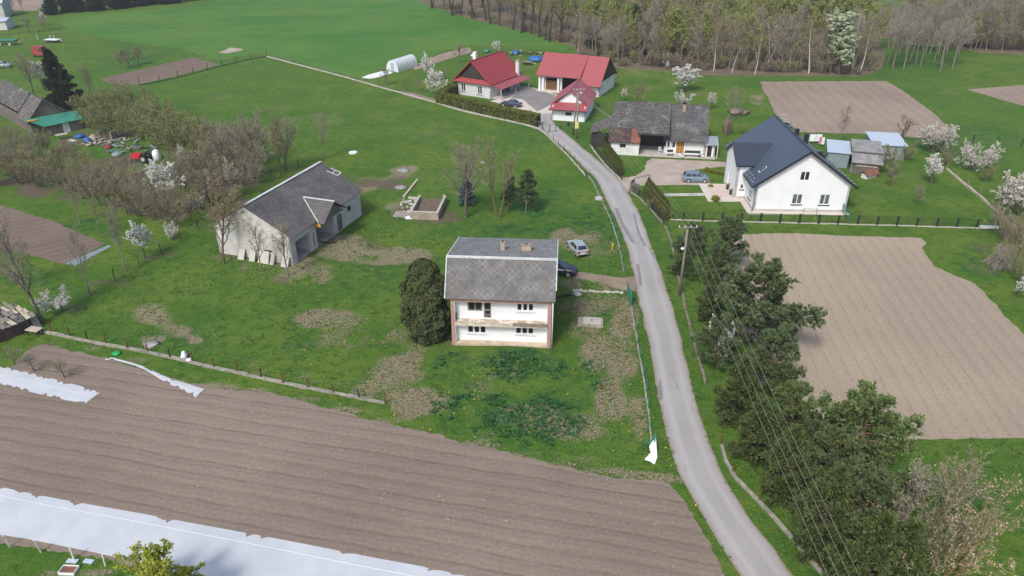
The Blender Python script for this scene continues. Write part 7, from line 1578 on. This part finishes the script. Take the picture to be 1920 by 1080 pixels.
# junk behind the red house
def pile(name, x, y, rx, ry, n, mts, label, seed, group=None):
    rr = random.Random(seed); c = G(x, y)
    for k in range(n):
        p = c+Vector((rr.uniform(-rx, rx), rr.uniform(-ry, ry), rr.uniform(.08, .5))); d = Vector((rr.uniform(-1, 1), rr.uniform(-1, 1), rr.uniform(-.08, .12))).normalized()*rr.uniform(.6, 1.9); m = MB(); m.bar(p-d/2, p+d/2, rr.uniform(.12, .4), rr.uniform(.06, .2)); tag(m.build(name, MT[rr.choice(mts)], origin=p), label, name.replace('_', ' '), group)
pile('scrap_timber', 985, 101, 5.5, 3, 26, ('wood_old', 'wood_pale', 'post_dark', 'wood_dark'), 'scrap timber lying in the heap beyond the red house', 21, 'scrap timber beyond the red house')
lumpy('tarpaulin_heap', 1005, 114, 1.9, .42, 'plastic_blue', 'bright blue tarpaulin over a heap beyond the red house', 'tarpaulin', None, 31, .2, 16, 9); lumpy('tarpaulin_heap', 967, 101, 1.1, .6, 'plastic_blue', 'smaller blue tarpaulin by the far corner of the red house', 'tarpaulin', None, 32, .25)
lumpy('plastic_bag', 888, 106, .9, .45, 'white_pl', 'big white sack heap left of the red house ridge', 'bag', None, 33, .25); lumpy('tarpaulin_heap', 912, 98, 1.0, .5, 'green_roof', 'pale green tarpaulin behind the red ridge', 'tarpaulin', None, 34, .2)
trailer(990, 121, -20, 2.4, 1.4, .6, 'wood_old', 'small grey farm trailer before the blue tarpaulin', 'farm_trailer', .2)
# junk yard at the timber house
fr2 = frame(G(202, 262), radians(-14)); r = empty('pallet_stack', G(202, 262), 'stack of grey pallets in the junk yard by the timber house', 'pallet stack')
for k in range(6): m = MB(fr2); m.box((-1.6, -.6, .05+k*.3), (1.6, .6, .16+k*.3)); m.build('pallet', MT['wood_old'], r)
for x in (-1.4, 0, 1.4): m = MB(fr2); m.box((x-.08, -.58, 0), (x+.08, .58, 1.75)); m.build('block_column', MT['wood_pale'], r)
yd = 'junk pieces in the yard of the timber house'
pile('scrap_piece', 215, 268, 4, 2.5, 30, ('wood_old', 'steel', 'wood_pale', 'stone', 'sheet_grey'), 'piece of scrap in the junk yard around the pallet stack', 41, yd); pile('scrap_piece', 250, 283, 4, 2, 24, ('post_dark', 'steel', 'wood_old', 'sheet_grey', 'green_roof'), 'dark piece of scrap in the junk yard behind the red tractor', 42, yd); pile('scrap_piece', 168, 268, 4, 1.5, 14, ('steel', 'stone', 'white_trim', 'plastic_blue'), 'piece of scrap lying before the green lean-to', 43, yd)
lumpy('tarpaulin_heap', 150, 258, .8, .5, 'plastic_blue', 'blue tarpaulin before the white lean-to door', 'tarpaulin', None, 51); lumpy('tarpaulin_heap', 165, 265, .7, .7, 'plastic_blue', 'blue drum-like bundle left of the pallet stack', 'tarpaulin', None, 52); lumpy('plastic_bag', 177, 262, .9, .7, 'wood_pale', 'tan sack heap left of the pallet stack', 'bag', None, 53, .2); lumpy('plastic_bag', 203, 278, .6, .6, 'red_faded', 'faded red sack in the junk yard below the pallets', 'bag', None, 54, .2); lumpy('plastic_bag', 295, 299, .75, 1.5, 'white_pl', 'tall white sack right of the red tractor', 'bag', None, 55, .15)
lumpy('plastic_bag', 220, 292, .9, .5, 'sheet_grey', 'grey covered bundle left of the red tractor', 'bag', None, 56, .15)
m = MB(); a, b = G(106, 262), G(128, 258); m.bar(a+Vector((0, 0, .8)), b+Vector((0, 0, .8)), 1.0, .12); tag(m.build('plank_table', MT['wood_pale'], origin=a), 'pale board top before the green lean-to', 'board')
g = G(262, 303); fr2 = frame(g, radians(-6)); r = empty('red_tractor', g, 'small red tractor with big dark wheels in the junk yard', 'tractor')
m = MB(fr2); m.hexa([(-1.3, -.5, .6), (.6, -.5, .6), (.6, .5, .6), (-1.3, .5, .6), (-1.2, -.42, 1.35), (.6, -.42, 1.45), (.6, .42, 1.45), (-1.2, .42, 1.35)]); m.build('bonnet', MT['red_paint'], r); m = MB(fr2); m.box((.62, -.35, .6), (1.6, .35, 1.0)); m.build('chassis', MT['post_dark'], r); m = MB(fr2); m.box((.9, -.25, 1.001), (1.4, .25, 1.12)); m.box((1.35, -.25, 1.121), (1.45, .25, 1.6)); m.build('seat', MT['black'], r)
for y in (-.75, .75):
    m = MB(fr2); m.tube([(1.2, y-.16, .7), (1.2, y+.16, .7)], .7, 16); w = m.build('rear_wheel', MT['black'], r); m = MB(fr2); m.tube([(1.2, y-.17, .7), (1.2, y+.17, .7)], .35, 12); m.build('rim', MT['stone'], w); m = MB(fr2); m.tube([(-.9, y*.8-.1, .38), (-.9, y*.8+.1, .38)], .38, 14); m.build('front_wheel', MT['black'], r)
g = G(1080, 253); m = MB(); g = G(1066, 236); m.tube([g, g+Vector((0, 0, .7))], .28, 12, .32); tag(m.build('dustbin', MT['post_dark'], origin=g), 'dark dustbin before the small red-roofed outbuilding', 'dustbin')
MT['tar'] = mat('tar_repair', (.22, .213, .21), var=.25, scale=3)
# patch in the asphalt
sheet('road_patch', [(1236, 713), (1239, 713), (1242, 735), (1242, 750), (1237, 751), (1232, 745), (1234, 728)], .075, MT['asphalt_dark'], .3, .03)

for q in ([(1152, 390), (1160, 392), (1170, 420), (1186, 445), (1190, 458), (1184, 456), (1172, 436), (1158, 410)], [(1186, 400), (1189, 400), (1196, 425), (1203, 445), (1212, 462), (1207, 462), (1196, 440)], [(1192, 495), (1198, 496), (1203, 520), (1203, 537), (1198, 538), (1196, 515)], [(1216, 468), (1219, 467), (1230, 482), (1229, 487)]):
    sheet('road_patch', q, .076, MT['tar'], .25, .06)
# ================================================================== ground cover nobody could count
rs = np.random.RandomState(77)
def ground_attr(arr, x, y):
    i = np.clip(np.searchsorted(gx, x), 0, nx-1); j = np.clip(np.searchsorted(gy, y), 0, ny-1); return arr[j, i]
POLY = [[(G(*p).x, G(*p).y) for p in FIELD_FRONT]]
roadpoly = [(p.x, p.y) for p in Lw]+[(p.x, p.y) for p in Rw[::-1]]
def free(x, y):
    ok = ~inpoly(x, y, roadpoly)
    for q in POLY: ok &= ~inpoly(x, y, q)
    for o in COL.objects:
        if o.name.startswith(('ploughed_field', 'gravel_drive', 'terrace', 'concrete_apron', 'dirt_track')) and o.type == 'MESH': ok &= ~inpoly(x, y, [(v.co.x+o.location.x, v.co.y+o.location.y) for v in o.data.vertices][:600])
    return ok
def tufts(name, n, x0, x1, y0, y1, cond, h, spread, blades, materials, label_kind='stuff', seed=1, wid=.05):
    r = np.random.RandomState(seed); x = r.uniform(x0, x1, n); y = r.uniform(y0, y1, n); ok = cond(x, y, r); x, y = x[ok], y[ok]; k = len(x); T = TB()
    for b in range(blades):
        a = r.uniform(0, 6.28, k); s = r.uniform(.3, 1, k)*spread; hh = h*r.uniform(.5, 1.2, k)
        zb = ground_attr(ZZ, x, y)
        c = np.stack([x+np.cos(a)*s*.5, y+np.sin(a)*s*.5, zb+hh*.5], -1); V = np.stack([np.cos(a)*s*.4, np.sin(a)*s*.4, hh*.5], -1); U = np.stack([-np.sin(a), np.cos(a), np.zeros(k)], -1)*wid*r.uniform(.6, 1.3, (k, 1)); T.quads(c, U, V, 0)
    me = T.mesh(name, materials); o = bpy.data.objects.new(name, me); COL.objects.link(o); return tag(o, kind='stuff')
G1 = leafmat('tuft_grass', (.048, .12, .02), (.085, .165, .034), .3); G2 = leafmat('lush_tuft_grass', (.02, .088, .024), (.036, .12, .032), .3); G3 = leafmat('straw', (.2, .165, .11), (.3, .25, .17), .4)
tufts('grass_tufts', 34000, -48, 14, 38, 100, lambda x, y, r: free(x, y) & (fbm(x, y, 1.1, 31)*.7+r.rand(len(x))*.3 > .56), .065, .2, 5, [G1], seed=2, wid=.045)
tufts('lush_tufts', 15000, -18, 14, 38, 70, lambda x, y, r: free(x, y) & (ground_attr(A_lush, x, y)*.6+fbm(x, y, 1.0, 33)*.8+r.rand(len(x))*.25 > .98), .17, .28, 6, [G2], seed=3, wid=.05)
tufts('dry_grass', 13000, -24, 14, 38, 80, lambda x, y, r: free(x, y) & (ground_attr(A_dry, x, y)*.6+fbm(x, y, 1.0, 35)*.8+r.rand(len(x))*.25 > .95), .09, .24, 5, [G3], seed=4, wid=.035)
tufts('verge_tufts', 24000, 8, 50, 30, 100, lambda x, y, r: free(x, y) & (fbm(x, y, 1.2, 37)*.7+r.rand(len(x))*.3 > .56), .085, .22, 5, [G1], seed=5, wid=.045)
n = 2600; x = rs.uniform(-45, 14, n); y = rs.uniform(40, 100, n); ok = free(x, y) & (fbm(x, y, 5, 41, 3)+rs.rand(n)*.3 > .70); x, y = x[ok], y[ok]; T = TB()
T.flecks(np.stack([x, y, .1+ground_attr(ZZ, x, y)], -1), .07, rs, 0); me = T.mesh('dandelions', [MT['yellow']]); o = bpy.data.objects.new('dandelions', me); COL.objects.link(o); tag(o, kind='stuff')
FLEECE = [(G(*p).x, G(*p).y) for p in ((-150, 880), (0, 908), (200, 947), (480, 998), (870, 1075), (960, 1096), (760, 1190), (320, 1080), (0, 1010), (-150, 980))]
n = 2000; x = rs.uniform(-34, 14, n); y = rs.uniform(34, 60, n); ok = inpoly(x, y, POLY[0]) & (fbm(x, y, 3, 43) > .45) & ~inpoly(x, y, FLEECE); x, y = x[ok], y[ok]; T = TB()
T.flecks(np.stack([x, y, np.full(len(x), .03)], -1), .10, rs, 0, .35); me = T.mesh('straw_litter', [mat('pale_straw', (.42, .37, .29), var=.25)]); o = bpy.data.objects.new('straw_litter', me); COL.objects.link(o); tag(o, kind='stuff')
# ================================================================== the air over the valley
hz = MB(); hz.box((-420, -60, -1.5), (420, 620, 44))
t = bpy.data.materials.new('valley_haze'); t.use_nodes = True; nt = t.node_tree; nt.nodes.clear()
vo = nt.nodes.new('ShaderNodeVolumePrincipled'); vo.inputs['Color'].default_value = (.86, .89, .92, 1); vo.inputs['Density'].default_value = .00028; vo.inputs['Anisotropy'].default_value = .2
no = nt.nodes.new('ShaderNodeOutputMaterial'); nt.links.new(vo.outputs[0], no.inputs['Volume'])
o = hz.build('haze', t); tag(o, kind='stuff')
scene.cycles.volume_bounces = 0
